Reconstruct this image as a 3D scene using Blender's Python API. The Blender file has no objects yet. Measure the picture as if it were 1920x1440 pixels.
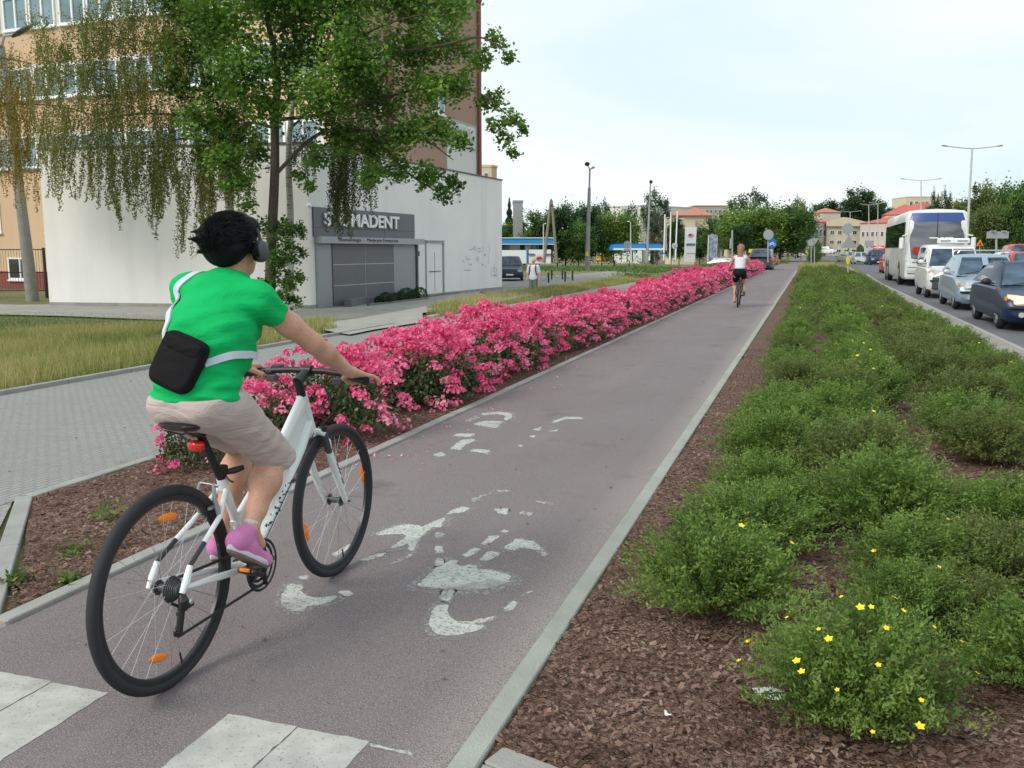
import bpy, bmesh, math, random
import numpy as np
from mathutils import Vector, Matrix, Quaternion
from mathutils.bvhtree import BVHTree
R = math.radians
scene = bpy.context.scene
col = scene.collection
random.seed(7); rng = np.random.default_rng(7)

# ------------------------------------------------------------------ camera
F = 1700.0; EYE = 1.47; PITCH = R(8.366); YAW = R(18.051)
cam_d = bpy.data.cameras.new('camera'); cam = bpy.data.objects.new('camera', cam_d); col.objects.link(cam)
cam_d.sensor_width = 36.0; cam_d.lens = 36.0 * F / 1920.0; cam_d.clip_start = 0.05; cam_d.clip_end = 3000
cam.location = (0, 0, EYE); cam.rotation_euler = (R(90) - PITCH, 0, YAW)
scene.camera = cam
# ------------------------------------------------------------------ world and sun
SUN_EL, SUN_AZ = R(38), R(215)          # azimuth clockwise from +Y: behind and to the left
w = bpy.data.worlds.new('World'); scene.world = w; w.use_nodes = True
nt = w.node_tree; nt.nodes.clear()
def N(nt, t, **kw):
    n = nt.nodes.new(t)
    for k, v in kw.items():
        if k.startswith('i_'): n.inputs[k[2:].replace('_', ' ')].default_value = v
        else: setattr(n, k, v)
    return n
sky = N(nt, 'ShaderNodeTexSky', sky_type='NISHITA', sun_disc=False, sun_elevation=SUN_EL, sun_rotation=SUN_AZ, dust_density=2.0, air_density=1.0)
tc = N(nt, 'ShaderNodeTexCoord'); mp = N(nt, 'ShaderNodeMapping'); mp.inputs['Scale'].default_value = (1.0, 1.0, 3.2); mp.inputs['Location'].default_value = (0.9, 0.35, 0.1)
nz = N(nt, 'ShaderNodeTexNoise', i_Scale=1.6, i_Detail=5.0, i_Roughness=0.5, i_Distortion=0.4)
cr = N(nt, 'ShaderNodeValToRGB'); cr.color_ramp.elements[0].position = 0.30; cr.color_ramp.elements[1].position = 0.60
cr.color_ramp.elements[0].color = (0, 0, 0, 1); cr.color_ramp.elements[1].color = (1, 1, 1, 1)
cl = N(nt, 'ShaderNodeMix', data_type='RGBA'); cl.inputs['A'].default_value = (6.9, 8.5, 8.9, 1); cl.inputs['B'].default_value = (9.3, 9.6, 9.6, 1)
nt.links.new(cr.outputs[0], cl.inputs['Factor'])
mx = N(nt, 'ShaderNodeMix', data_type='RGBA')
bg = N(nt, 'ShaderNodeBackground', i_Strength=0.10); wo = N(nt, 'ShaderNodeOutputWorld')
nt.links.new(tc.outputs['Generated'], mp.inputs['Vector']); nt.links.new(mp.outputs[0], nz.inputs['Vector']); nt.links.new(nz.outputs['Fac'], cr.inputs[0])
mx.inputs['Factor'].default_value = 0.93; nt.links.new(sky.outputs[0], mx.inputs['A']); nt.links.new(cl.outputs['Result'], mx.inputs['B'])
nt.links.new(mx.outputs['Result'], bg.inputs['Color']); nt.links.new(bg.outputs[0], wo.inputs['Surface'])
sd = bpy.data.lights.new('sun', 'SUN'); sd.energy = 2.1; sd.angle = R(24); sd.color = (1.0, 0.93, 0.82)
sun = bpy.data.objects.new('sun', sd); col.objects.link(sun)
sdir = Vector((math.sin(SUN_AZ) * math.cos(SUN_EL), math.cos(SUN_AZ) * math.cos(SUN_EL), math.sin(SUN_EL)))
sun.rotation_euler = sdir.to_track_quat('Z', 'Y').to_euler()
vs = scene.view_settings; vs.view_transform = 'Standard'; vs.look = 'None'; vs.exposure = 0.20; vs.gamma = 1.0
scene.cycles.max_bounces = 6; scene.cycles.transparent_max_bounces = 12; scene.cycles.use_denoising = True
scene.cycles.sample_clamp_indirect = 4.0

# ------------------------------------------------------------------ placing on real ground
CP, SP, CY, SY = math.cos(PITCH), math.sin(PITCH), math.cos(YAW), math.sin(YAW)
FW = Vector((-SY, CY, 0)); RT = Vector((CY, SY, 0))
def sm(t): t = min(1.0, max(0.0, t)); return t * t * (3 - 2 * t)
def zg(x, y):
    """height of the terrain"""
    D = -x * SY + y * CY
    far = -1.4 * sm((D - 95) / 150.0)
    L = sm((-8.7 - x) / 4.5)
    z = L * (-0.6 + far)
    if -11 < x < -8.0: z += 0.10 * math.sin(math.pi * min(1, max(0, (x + 11) / 3.0))) * sm((y - 19) / 6)
    z += -0.13 * sm((x - 3.08) / 0.04)
    z += 16.0 * sm((D - 290) / 190.0) * sm((x + 60) / 60)
    return z
def at(px, D, z):
    """world point at image column px, forward distance D, height z"""
    fz = D * CP - (z - EYE) * SP
    X = (px - 960) / F * fz
    p = RT * X + FW * D
    return Vector((p.x, p.y, z))
def zat(py, D):
    t = (720 - py) / F
    return EYE + D * (t * CP - SP) / (CP + t * SP)
def gp(px, py, dz=0.0):
    """where the sight line through a pixel meets the terrain"""
    rx, up = (px - 960) / F, (720 - py) / F
    f = CP + up * SP; u = up * CP - SP
    d = RT * rx + FW * f + Vector((0, 0, u))
    t = 1.0; o = Vector((0, 0, EYE))
    step = 0.05
    while t < 600:
        p = o + d * t
        if p.z < zg(p.x, p.y) + dz: return Vector((p.x, p.y, zg(p.x, p.y)))
        t += step; step = max(0.05, t * 0.004)
    return o + d * t
def pz(px, py, z=0.0):
    rx, up = (px - 960) / F, (720 - py) / F
    d = RT * rx + FW * (CP + up * SP) + Vector((0, 0, up * CP - SP))
    return Vector((0, 0, EYE)) + d * ((z - EYE) / d.z)
def pix(p):
    d = Vector((p[0], p[1], (p[2] if len(p) > 2 else 0) - EYE)); f = d.dot(FW); fz = f * CP - d.z * SP
    return (960 + F * d.dot(RT) / fz, 720 - F * (d.z * CP + f * SP) / fz)
def pray(px, py):
    rx, up = (px - 960) / F, (720 - py) / F
    return (RT * rx + FW * (CP + up * SP) + Vector((0, 0, up * CP - SP))).normalized()

# ------------------------------------------------------------------ object helpers
def tag(o, label=None, cat=None, group=None, kind=None):
    if label: o['label'] = label
    if cat: o['category'] = cat
    if group: o['group'] = group
    if kind: o['kind'] = kind
    return o
def thing(name, label, cat, loc=(0, 0, 0), rz=0.0, group=None):
    o = bpy.data.objects.new(name, None); col.objects.link(o); o.empty_display_size = 0.2
    o.location = loc; o.rotation_euler = (0, 0, rz)
    return tag(o, label, cat, group)
def link(name, me, parent=None, mat=None):
    o = bpy.data.objects.new(name, me); col.objects.link(o)
    if mat is not None:
        me.materials.clear()
        for m in (mat if isinstance(mat, (list, tuple)) else [mat]): me.materials.append(m)
    if parent is not None: o.parent = parent
    return o
def copy_tree(o, parent=None):
    c = o.copy(); col.objects.link(c)
    if parent is not None: c.parent = parent
    for ch in list(o.children): copy_tree(ch, c)
    return c
def mesh_np(name, V, Fa, smooth=False):
    V = np.asarray(V, dtype=np.float32).reshape(-1, 3); Fa = np.asarray(Fa, dtype=np.int32)
    k = Fa.shape[1]; n = Fa.shape[0]
    me = bpy.data.meshes.new(name)
    me.vertices.add(len(V)); me.vertices.foreach_set('co', V.ravel())
    me.loops.add(n * k); me.loops.foreach_set('vertex_index', Fa.ravel())
    me.polygons.add(n); me.polygons.foreach_set('loop_start', np.arange(n, dtype=np.int32) * k)
    try: me.polygons.foreach_set('loop_total', np.full(n, k, dtype=np.int32))
    except Exception: pass
    me.update(calc_edges=True); me.validate()
    if smooth: me.polygons.foreach_set('use_smooth', np.ones(len(me.polygons), dtype=bool))
    return me
class MB:
    """collects shapes into ONE mesh"""
    def __init__(s): s.v = []; s.f = []; s.m = []; s.cur = 0; s.M = None
    def mat(s, i): s.cur = i; return s
    def _add(s, vs, fs):
        b = len(s.v)
        for p in vs:
            p = Vector(p)
            if s.M is not None: p = s.M @ p
            s.v.append(tuple(p))
        for f in fs: s.f.append(tuple(b + i for i in f)); s.m.append(s.cur)
        return s
    def box(s, c, d, rz=0.0, bev=0.0, rot=None):
        x, y, z = d[0] / 2, d[1] / 2, d[2] / 2
        m = rot if rot is not None else Matrix.Rotation(rz, 3, 'Z')
        c = Vector(c)
        if bev <= 0:
            pts = [(-x,-y,-z),(x,-y,-z),(x,y,-z),(-x,y,-z),(-x,-y,z),(x,-y,z),(x,y,z),(-x,y,z)]
            return s._add([c + m @ Vector(p) for p in pts], [(3,2,1,0),(4,5,6,7),(0,1,5,4),(1,2,6,5),(2,3,7,6),(3,0,4,7)])
        b = min(bev, x * .95, y * .95, z * .95)
        def ring(ix, iy, zz):
            X, Y = x - ix, y - iy
            return [(-X,-Y+b*(ix==0),zz)] if False else [(-X,-Y,zz),(X,-Y,zz),(X,Y,zz),(-X,Y,zz)]
        # octagonal plan + chamfered top/bottom
        def octo(ins, zz):
            X, Y = x - ins, y - ins; c2 = b
            return [(-X+c2,-Y,zz),(X-c2,-Y,zz),(X,-Y+c2,zz),(X,Y-c2,zz),(X-c2,Y,zz),(-X+c2,Y,zz),(-X,Y-c2,zz),(-X,-Y+c2,zz)]
        rs = [octo(b * .6, -z), octo(0, -z + b * .6), octo(0, z - b * .6), octo(b * .6, z)]
        pts = [c + m @ Vector(p) for r in rs for p in r]
        fs = [tuple(range(7, -1, -1)), tuple(range(24, 32))]
        for k in range(3):
            for i in range(8):
                j = (i + 1) % 8; fs.append((k*8+i, k*8+j, (k+1)*8+j, (k+1)*8+i))
        return s._add(pts, fs)
    def tube(s, pts, r, n=10, cap=True, sq=None):
        pts = [Vector(p) for p in pts]; k = len(pts)
        rr = r if isinstance(r, (list, tuple)) else [r] * k
        t0 = (pts[1] - pts[0]).normalized()
        up = Vector((0, 0, 1)) if abs(t0.z) < .9 else Vector((1, 0, 0))
        a = t0.cross(up).normalized(); V = []
        for i, p in enumerate(pts):
            t = ((pts[min(i+1, k-1)] - pts[i]).normalized() + (pts[i] - pts[max(i-1, 0)]).normalized())
            t = t.normalized() if t.length > 1e-6 else t0
            a = (a - t * a.dot(t)).normalized(); b = t.cross(a)
            ra, rb = (rr[i], rr[i]) if not isinstance(rr[i], tuple) else rr[i]
            for j in range(n):
                th = 2 * math.pi * j / n
                V.append(p + a * (math.cos(th) * ra) + b * (math.sin(th) * rb))
        Fs = []
        for i in range(k - 1):
            for j in range(n):
                j2 = (j + 1) % n; Fs.append((i*n+j, i*n+j2, (i+1)*n+j2, (i+1)*n+j))
        if cap: Fs.append(tuple(range(n - 1, -1, -1))); Fs.append(tuple((k-1)*n + j for j in range(n)))
        return s._add(V, Fs)
    def cyl(s, c, r, h, n=16, axis='z', r2=None):
        c = Vector(c); ax = {'x': Vector((1,0,0)), 'y': Vector((0,1,0)), 'z': Vector((0,0,1))}[axis] if isinstance(axis, str) else Vector(axis).normalized()
        return s.tube([c - ax * h / 2, c + ax * h / 2], [r, r if r2 is None else r2], n)
    def poly(s, pts, d=None):
        """flat polygon, or prism when an extrusion vector d is given"""
        n = len(pts); P = [Vector(p) for p in pts]
        if d is None: return s._add(P, [tuple(range(n))])
        d = Vector(d); Q = [p + d for p in P]
        nrm = Vector((0, 0, 0))
        for i in range(n): nrm += P[i].cross(P[(i+1) % n])
        fs = [tuple(range(n - 1, -1, -1)), tuple(range(n, 2*n))] + [(i, (i+1) % n, n+(i+1) % n, n+i) for i in range(n)]
        if nrm.dot(d) < 0: fs = [tuple(reversed(f)) for f in fs]
        return s._add(P + Q, fs)
    def loft(s, rings, cap=True, closed=True):
        n = len(rings[0]); V = [p for r in rings for p in r]; Fs = []
        for i in range(len(rings) - 1):
            for j in range(n if closed else n - 1):
                j2 = (j + 1) % n; Fs.append((i*n+j, i*n+j2, (i+1)*n+j2, (i+1)*n+j))
        if cap: Fs.append(tuple(range(n - 1, -1, -1))); Fs.append(tuple((len(rings)-1)*n + j for j in range(n)))
        return s._add(V, Fs)
    def ell(s, c, r, nu=14, nv=9, rot=None):
        V = []; c = Vector(c)
        for i in range(nv + 1):
            ph = math.pi * i / nv
            for j in range(nu):
                th = 2 * math.pi * j / nu
                p = Vector((r[0]*math.sin(ph)*math.cos(th), r[1]*math.sin(ph)*math.sin(th), -r[2]*math.cos(ph)))
                V.append(c + (rot @ p if rot is not None else p))
        Fs = []
        for i in range(nv):
            for j in range(nu):
                j2 = (j+1) % nu; Fs.append((i*nu+j, i*nu+j2, (i+1)*nu+j2, (i+1)*nu+j))
        return s._add(V, Fs)
    def ring(s, c, R0, r, axis='x', n=48, m=10, sx=1.0):
        """torus; sx squashes the tube along the axis"""
        c = Vector(c); V = []
        for i in range(n):
            th = 2*math.pi*i/n
            for j in range(m):
                ph = 2*math.pi*j/m
                q = R0 + r*math.cos(ph); a = r*sx*math.sin(ph)
                if axis == 'x': p = (a, q*math.cos(th), q*math.sin(th))
                elif axis == 'y': p = (q*math.cos(th), a, q*math.sin(th))
                else: p = (q*math.cos(th), q*math.sin(th), a)
                V.append(c + Vector(p))
        Fs = [(i*m+j, i*m+(j+1)%m, ((i+1)%n)*m+(j+1)%m, ((i+1)%n)*m+j) for i in range(n) for j in range(m)]
        return s._add(V, Fs)
    def build(s, name, mat=None, parent=None, smooth=None, angle=35):
        me = bpy.data.meshes.new(name); me.from_pydata(s.v, [], s.f); me.update()
        if len(set(s.m)) > 1: me.polygons.foreach_set('material_index', s.m)
        bm = bmesh.new(); bm.from_mesh(me); bmesh.ops.recalc_face_normals(bm, faces=bm.faces); bm.to_mesh(me); bm.free()
        o = link(name, me, parent, mat)
        if smooth:
            me.polygons.foreach_set('use_smooth', [True] * len(me.polygons))
            try: me.set_sharp_from_angle(angle=R(angle))
            except Exception: pass
        return o
def text_mesh(name, s, size, mat, depth=0.01, parent=None, bold=0.0, align='CENTER'):
    c = bpy.data.curves.new(name, 'FONT'); c.body = s; c.size = size; c.extrude = depth / 2; c.align_x = align; c.align_y = 'CENTER'; c.offset = bold
    t = bpy.data.objects.new(name + '_src', c); col.objects.link(t)
    me = bpy.data.meshes.new_from_object(t.evaluated_get(bpy.context.evaluated_depsgraph_get()))
    me.name = name
    bpy.data.objects.remove(t)
    return link(name, me, parent, mat)

# ------------------------------------------------------------------ materials
def newmat(name):
    m = bpy.data.materials.new(name); m.use_nodes = True; t = m.node_tree
    return m, t, t.nodes['Principled BSDF'], t.nodes['Material Output']
def c4(c): return (c[0], c[1], c[2], 1.0)
def pm(name, c, rough=0.6, metal=0.0, spec=0.5, coat=0.0, vary=0.12, scale=8.0, bump=0.0, bscale=60.0, c2=None, emit=None, es=0.0, alpha=1.0, detail=6):
    """procedural principled: base colour broken up by noise, optional bump"""
    m, t, b, o = newmat(name)
    b.inputs['Roughness'].default_value = rough; b.inputs['Metallic'].default_value = metal
    b.inputs['Specular IOR Level'].default_value = spec; b.inputs['Coat Weight'].default_value = coat
    tcn = N(t, 'ShaderNodeTexCoord')
    nz = N(t, 'ShaderNodeTexNoise', i_Scale=scale, i_Detail=float(detail), i_Roughness=0.6)
    t.links.new(tcn.outputs['Object'], nz.inputs['Vector'])
    mx = N(t, 'ShaderNodeMix', data_type='RGBA')
    a = c; bb = c2 if c2 is not None else tuple(min(1, x * (1 + vary)) for x in c)
    if c2 is None: a = tuple(x * (1 - vary) for x in c)
    mx.inputs['A'].default_value = c4(a); mx.inputs['B'].default_value = c4(bb)
    mr = N(t, 'ShaderNodeMapRange'); mr.inputs['From Min'].default_value = 0.3; mr.inputs['From Max'].default_value = 0.7
    t.links.new(nz.outputs['Fac'], mr.inputs['Value']); t.links.new(mr.outputs[0], mx.inputs['Factor'])
    t.links.new(mx.outputs['Result'], b.inputs['Base Color'])
    if bump > 0:
        n2 = N(t, 'ShaderNodeTexNoise', i_Scale=bscale, i_Detail=4.0); t.links.new(tcn.outputs['Object'], n2.inputs['Vector'])
        bp = N(t, 'ShaderNodeBump', i_Strength=min(1.0, bump), i_Distance=0.01); t.links.new(n2.outputs['Fac'], bp.inputs['Height']); t.links.new(bp.outputs[0], b.inputs['Normal'])
    if emit: b.inputs['Emission Color'].default_value = c4(emit); b.inputs['Emission Strength'].default_value = es
    if alpha < 1: b.inputs['Alpha'].default_value = alpha
    return m
def leafmat(name, cols, trans=0.35, clump=0.8, rough=0.55, spec=0.3):
    """leaf: colour differs from leaf to leaf and from bough to bough"""
    m, t, b, o = newmat(name)
    g = N(t, 'ShaderNodeNewGeometry'); cr = N(t, 'ShaderNodeValToRGB')
    el = cr.color_ramp.elements
    while len(el) < len(cols): el.new(0.5)
    for i, c in enumerate(cols): el[i].position = i / (len(cols) - 1) if len(cols) > 1 else 0; el[i].color = c4(c)
    tcn = N(t, 'ShaderNodeTexCoord'); nz = N(t, 'ShaderNodeTexNoise', i_Scale=clump, i_Detail=2.0)
    t.links.new(tcn.outputs['Object'], nz.inputs['Vector'])
    ma = N(t, 'ShaderNodeMath', operation='MULTIPLY_ADD'); ma.inputs[1].default_value = 0.55
    mb = N(t, 'ShaderNodeMath', operation='MULTIPLY_ADD'); mb.inputs[1].default_value = 1.6; mb.inputs[2].default_value = -0.58
    t.links.new(nz.outputs['Fac'], mb.inputs[0]); t.links.new(g.outputs['Random Per Island'], ma.inputs[0]); t.links.new(mb.outputs[0], ma.inputs[2])
    t.links.new(ma.outputs[0], cr.inputs[0])
    b.inputs['Roughness'].default_value = rough; b.inputs['Specular IOR Level'].default_value = spec
    t.links.new(cr.outputs[0], b.inputs['Base Color'])
    tr = N(t, 'ShaderNodeBsdfTranslucent'); t.links.new(cr.outputs[0], tr.inputs['Color'])
    ms = N(t, 'ShaderNodeMixShader'); ms.inputs[0].default_value = trans
    t.links.new(b.outputs[0], ms.inputs[1]); t.links.new(tr.outputs[0], ms.inputs[2]); t.links.new(ms.outputs[0], o.inputs['Surface'])
    return m
MT = {}
MT['white'] = pm('white_paint', (.78, .80, .80), .35, vary=.04)
MT['offwhite'] = pm('offwhite', (.62, .62, .58), .6, vary=.06)
MT['black'] = pm('black_plastic', (.012, .012, .014), .45)
MT['rubber'] = pm('rubber', (.018, .020, .024), .75, bump=.3, bscale=200)
MT['darkgrey'] = pm('dark_grey', (.06, .065, .07), .5)
MT['grey'] = pm('grey_metal', (.32, .34, .35), .45, .3)
MT['lightgrey'] = pm('light_grey', (.48, .50, .51), .5)
MT['steel'] = pm('steel', (.6, .61, .62), .28, 1.0)
MT['glass'] = pm('dark_glass', (.015, .022, .03), .04, spec=1.0, coat=.6)
MT['bark'] = pm('bark', (.10, .08, .06), .9, c2=(.045, .038, .03), scale=14, bump=1, bscale=40)
MT['concrete'] = pm('concrete', (.36, .355, .33), .9, c2=(.25, .245, .23), scale=2.5, bump=.5, bscale=70)
# ================================================================== SETTING
def ramp_noise(t, vec, scale, lo, hi, detail=5.0, rough=.6):
    nz = N(t, 'ShaderNodeTexNoise', i_Scale=scale, i_Detail=detail, i_Roughness=rough); t.links.new(vec, nz.inputs['Vector'])
    mr = N(t, 'ShaderNodeMapRange'); mr.inputs['From Min'].default_value = lo; mr.inputs['From Max'].default_value = hi
    t.links.new(nz.outputs['Fac'], mr.inputs['Value']); return mr.outputs[0]
def mixc(t, fac, a, b, blend='MIX'):
    m = N(t, 'ShaderNodeMix', data_type='RGBA', blend_type=blend)
    if isinstance(fac, float): m.inputs['Factor'].default_value = fac
    else: t.links.new(fac, m.inputs['Factor'])
    for k, v in (('A', a), ('B', b)):
        if isinstance(v, tuple): m.inputs[k].default_value = c4(v)
        else: t.links.new(v, m.inputs[k])
    return m.outputs['Result']
def asphalt(name, ca, cb, speck, rough=.85, edge=None):
    m, t, b, o = newmat(name); tcn = N(t, 'ShaderNodeTexCoord'); v = tcn.outputs['Object']
    c = mixc(t, ramp_noise(t, v, .5, .35, .65), ca, cb)
    c = mixc(t, ramp_noise(t, v, 210, .50, .62, 2), c, speck)
    c = mixc(t, ramp_noise(t, v, 190, .60, .70, 2), c, tuple(x * .35 for x in ca))
    st = N(t, 'ShaderNodeMapping'); st.inputs['Scale'].default_value = (1.6, .25, 1); t.links.new(v, st.inputs['Vector'])
    c = mixc(t, ramp_noise(t, st.outputs[0], 1.3, .52, .8, 6), c, tuple(min(1, x * 1.3) for x in cb))
    c = mixc(t, ramp_noise(t, v, 1.7, .60, .78, 5), c, tuple(x * .80 for x in ca))
    c = mixc(t, ramp_noise(t, v, 33, .70, .78, 2), c, tuple(x * .55 for x in ca))
    if edge:
        sx = N(t, 'ShaderNodeSeparateXYZ'); t.links.new(v, sx.inputs[0])
        mr = N(t, 'ShaderNodeMapRange'); mr.inputs['From Min'].default_value = edge[0]; mr.inputs['From Max'].default_value = edge[1]; t.links.new(sx.outputs[0], mr.inputs['Value'])
        mu = N(t, 'ShaderNodeMath', operation='MULTIPLY'); t.links.new(mr.outputs[0], mu.inputs[0]); t.links.new(ramp_noise(t, v, 170, .40, .62, 5), mu.inputs[1])
        c = mixc(t, mu.outputs[0], c, (.36, .33, .30))
    t.links.new(c, b.inputs['Base Color']); b.inputs['Roughness'].default_value = rough; b.inputs['Specular IOR Level'].default_value = .35
    n2 = N(t, 'ShaderNodeTexNoise', i_Scale=320.0, i_Detail=3.0); t.links.new(v, n2.inputs['Vector'])
    bp = N(t, 'ShaderNodeBump', i_Strength=.5, i_Distance=.004); t.links.new(n2.outputs['Fac'], bp.inputs['Height']); t.links.new(bp.outputs[0], b.inputs['Normal'])
    return m
MT['path'] = asphalt('red_asphalt', (.136, .112, .117), (.168, .143, .150), (.29, .265, .27), edge=(-1.14, -.88))
MT['road'] = asphalt('road_asphalt', (.085, .088, .098), (.115, .118, .130), (.19, .19, .2))
MT['yard'] = asphalt('yard_asphalt', (.20, .20, .195), (.26, .255, .245), (.3, .3, .29))
def soil(name, ca, cb, cc, sc=60, bump=.9):
    m, t, b, o = newmat(name); tcn = N(t, 'ShaderNodeTexCoord'); v = tcn.outputs['Object']
    wv = N(t, 'ShaderNodeTexNoise', i_Scale=30.0, i_Detail=2.0); t.links.new(v, wv.inputs['Vector'])
    ad = N(t, 'ShaderNodeMix', data_type='RGBA', blend_type='ADD'); ad.inputs['Factor'].default_value = .05; t.links.new(v, ad.inputs['A']); t.links.new(wv.outputs['Color'], ad.inputs['B'])
    vo = N(t, 'ShaderNodeTexVoronoi', i_Scale=float(sc)); t.links.new(ad.outputs['Result'], vo.inputs['Vector'])
    sx = N(t, 'ShaderNodeSeparateColor'); t.links.new(vo.outputs['Color'], sx.inputs[0])
    c = mixc(t, sx.outputs[0], ca, cb)
    gt = N(t, 'ShaderNodeMath', operation='GREATER_THAN'); gt.inputs[1].default_value = .86; t.links.new(sx.outputs[1], gt.inputs[0])
    c = mixc(t, gt.outputs[0], c, cc)
    t.links.new(c, b.inputs['Base Color']); b.inputs['Roughness'].default_value = .95; b.inputs['Specular IOR Level'].default_value = .15
    bp = N(t, 'ShaderNodeBump', i_Strength=bump, i_Distance=.02, invert=True); t.links.new(vo.outputs['Distance'], bp.inputs['Height']); t.links.new(bp.outputs[0], b.inputs['Normal'])
    return m
MT['mulch'] = soil('bark_mulch', (.105, .062, .048), (.22, .14, .11), (.30, .21, .17), 75)
def pavermat(name, ca, cb, mort, rz=0.0, sc=5.0):
    m, t, b, o = newmat(name); tcn = N(t, 'ShaderNodeTexCoord'); mp = N(t, 'ShaderNodeMapping'); mp.inputs['Rotation'].default_value = (0, 0, rz)
    t.links.new(tcn.outputs['Object'], mp.inputs['Vector'])
    br = N(t, 'ShaderNodeTexBrick', i_Scale=sc, i_Mortar_Size=.02, i_Mortar_Smooth=.2); br.inputs['Color1'].default_value = c4(ca); br.inputs['Color2'].default_value = c4(cb); br.inputs['Mortar'].default_value = c4(mort)
    t.links.new(mp.outputs[0], br.inputs['Vector'])
    c = mixc(t, ramp_noise(t, tcn.outputs['Object'], .7, .35, .7), br.outputs['Color'], tuple(x * .78 for x in ca))
    c = mixc(t, ramp_noise(t, tcn.outputs['Object'], 9, .55, .8), c, (.16, .155, .15))
    c = mixc(t, ramp_noise(t, tcn.outputs['Object'], 150, .5, .7, 2), c, tuple(x * 1.12 for x in cb))
    t.links.new(c, b.inputs['Base Color']); b.inputs['Roughness'].default_value = .85
    bp = N(t, 'ShaderNodeBump', i_Strength=.6, i_Distance=.006, invert=True); t.links.new(br.outputs['Fac'], bp.inputs['Height']); t.links.new(bp.outputs[0], b.inputs['Normal'])
    return m
MT['paver'] = pavermat('grey_paving', (.255, .26, .255), (.29, .295, .285), (.07, .07, .066), R(90))
MT['paver2'] = pavermat('grey_paving_cross', (.28, .275, .265), (.33, .325, .315), (.10, .095, .09), R(-25))
MT['kerb'] = pm('kerb_concrete', (.34, .345, .33), .9, c2=(.25, .25, .235), scale=5, bump=.5, bscale=120)
MT['kerb_green'] = pm('kerb_concrete_weathered', (.34, .36, .33), .9, c2=(.26, .275, .25), scale=4, bump=.5, bscale=120)
MT['strip'] = pavermat('stone_strip', (.27, .25, .225), (.31, .29, .26), (.19, .175, .16), 0, 4.0)
m, t, b, o = newmat('grass_ground'); tcn = N(t, 'ShaderNodeTexCoord'); v = tcn.outputs['Object']
c = mixc(t, ramp_noise(t, v, .25, .4, .62), (.11, .13, .045), (.22, .19, .085)); c = mixc(t, ramp_noise(t, v, 2.2, .4, .7), c, (.07, .105, .03)); c = mixc(t, ramp_noise(t, v, 25, .45, .75), c, (.25, .21, .11))
t.links.new(c, b.inputs['Base Color']); b.inputs['Roughness'].default_value = .95
n2 = N(t, 'ShaderNodeTexNoise', i_Scale=18.0, i_Detail=5.0); t.links.new(v, n2.inputs['Vector']); bp = N(t, 'ShaderNodeBump', i_Strength=.8, i_Distance=.08); t.links.new(n2.outputs['Fac'], bp.inputs['Height']); t.links.new(bp.outputs[0], b.inputs['Normal'])
MT['grassground'] = m

def axis_pts(lo, hi, dense_lo, dense_hi, d0, growth=1.12):
    a = list(np.arange(dense_lo, dense_hi + 1e-6, d0)); s = d0
    while a[-1] < hi: s *= growth; a.append(a[-1] + s)
    s = d0
    while a[0] > lo: s *= growth; a.insert(0, a[0] - s)
    return a
def terrain():
    xs = axis_pts(-900, 900, -22, 4.5, .35); ys = axis_pts(-60, 1500, -4, 75, 1.0, 1.06)
    xs = sorted(set([round(x, 4) for x in xs if not 2.9 < x < 3.3] + [2.95, 3.07, 3.13, 3.3]))
    V = [(x, y, zg(x, y) - .02) for y in ys for x in xs]; n = len(xs)
    Fa = [(j*n+i, j*n+i+1, (j+1)*n+i+1, (j+1)*n+i) for j in range(len(ys)-1) for i in range(n-1)]
    return tag(link('ground', mesh_np('ground', V, Fa, True), None, MT['grassground']), kind='structure')
terrain()
def sheet(name, poly, mat, dz=.004, step=1.5, kind='structure', cut=True, thick=0.0, bumpy=0.0):
    """a conforming sheet of ground cover with the given outline (world xy)"""
    bm = bmesh.new(); vs_ = [bm.verts.new((p[0], p[1], 0)) for p in poly]; bm.faces.new(vs_)
    if cut:
        xs = [p[0] for p in poly]; ys = [p[1] for p in poly]
        for ax, lo, hi in ((0, min(xs), max(xs)), (1, min(ys), max(ys))):
            s = step; a = lo + s
            while a < hi:
                no = (1, 0, 0) if ax == 0 else (0, 1, 0); co = (a, 0, 0) if ax == 0 else (0, a, 0)
                bmesh.ops.bisect_plane(bm, geom=bm.verts[:] + bm.edges[:] + bm.faces[:], plane_co=co, plane_no=no)
                if ax == 1: s *= 1.02
                a += s
    for v_ in bm.verts:
        v_.co.z = zg(v_.co.x, v_.co.y) + dz
        if bumpy: v_.co.z += bumpy * (math.sin(v_.co.x * 7 + math.sin(v_.co.y * 5)) * math.sin(v_.co.y * 6.1 + 1))
    bmesh.ops.recalc_face_normals(bm, faces=bm.faces)
    for f in bm.faces:
        if f.normal.z < 0: f.normal_flip()
    me = bpy.data.meshes.new(name); bm.to_mesh(me); bm.free()
    return tag(link(name, me, None, mat), kind=kind)
YE = 300
sheet('bike_path', [(-2.955, -6), (-.918, -6), (-.918, YE), (-2.955, YE)], MT['path'], .004, 20)
sheet('crossing_path', [(-6.5, -6), (-2.96, -6), (-2.96, 2.55), (-4.6, .6), (-6.5, -1)], MT['path'], .003, 20)
sheet('mulch_bed', [(-.838, 2.3), (2.34, 2.3), (2.34, 71), (-.838, 84)], MT['mulch'], .004, .25, bumpy=.012)
sheet('rose_bed', [(-3.035, 2.75), (-3.035, 108), (-4.36, 108), (-4.36, 4.1)], MT['mulch'], .004, .25, bumpy=.01)
sheet('pavement', [(-7.82, -3), (-4.42, -3), (-4.42, 120), (-7.82, 120)], MT['paver'], .003, 20)
sheet('pavement_corner', [(-4.42, -3), (-3.5, 1.7), (-3.16, 2.55), (-4.41, 4.02)], MT['paver2'], .0035, 20)
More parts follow.
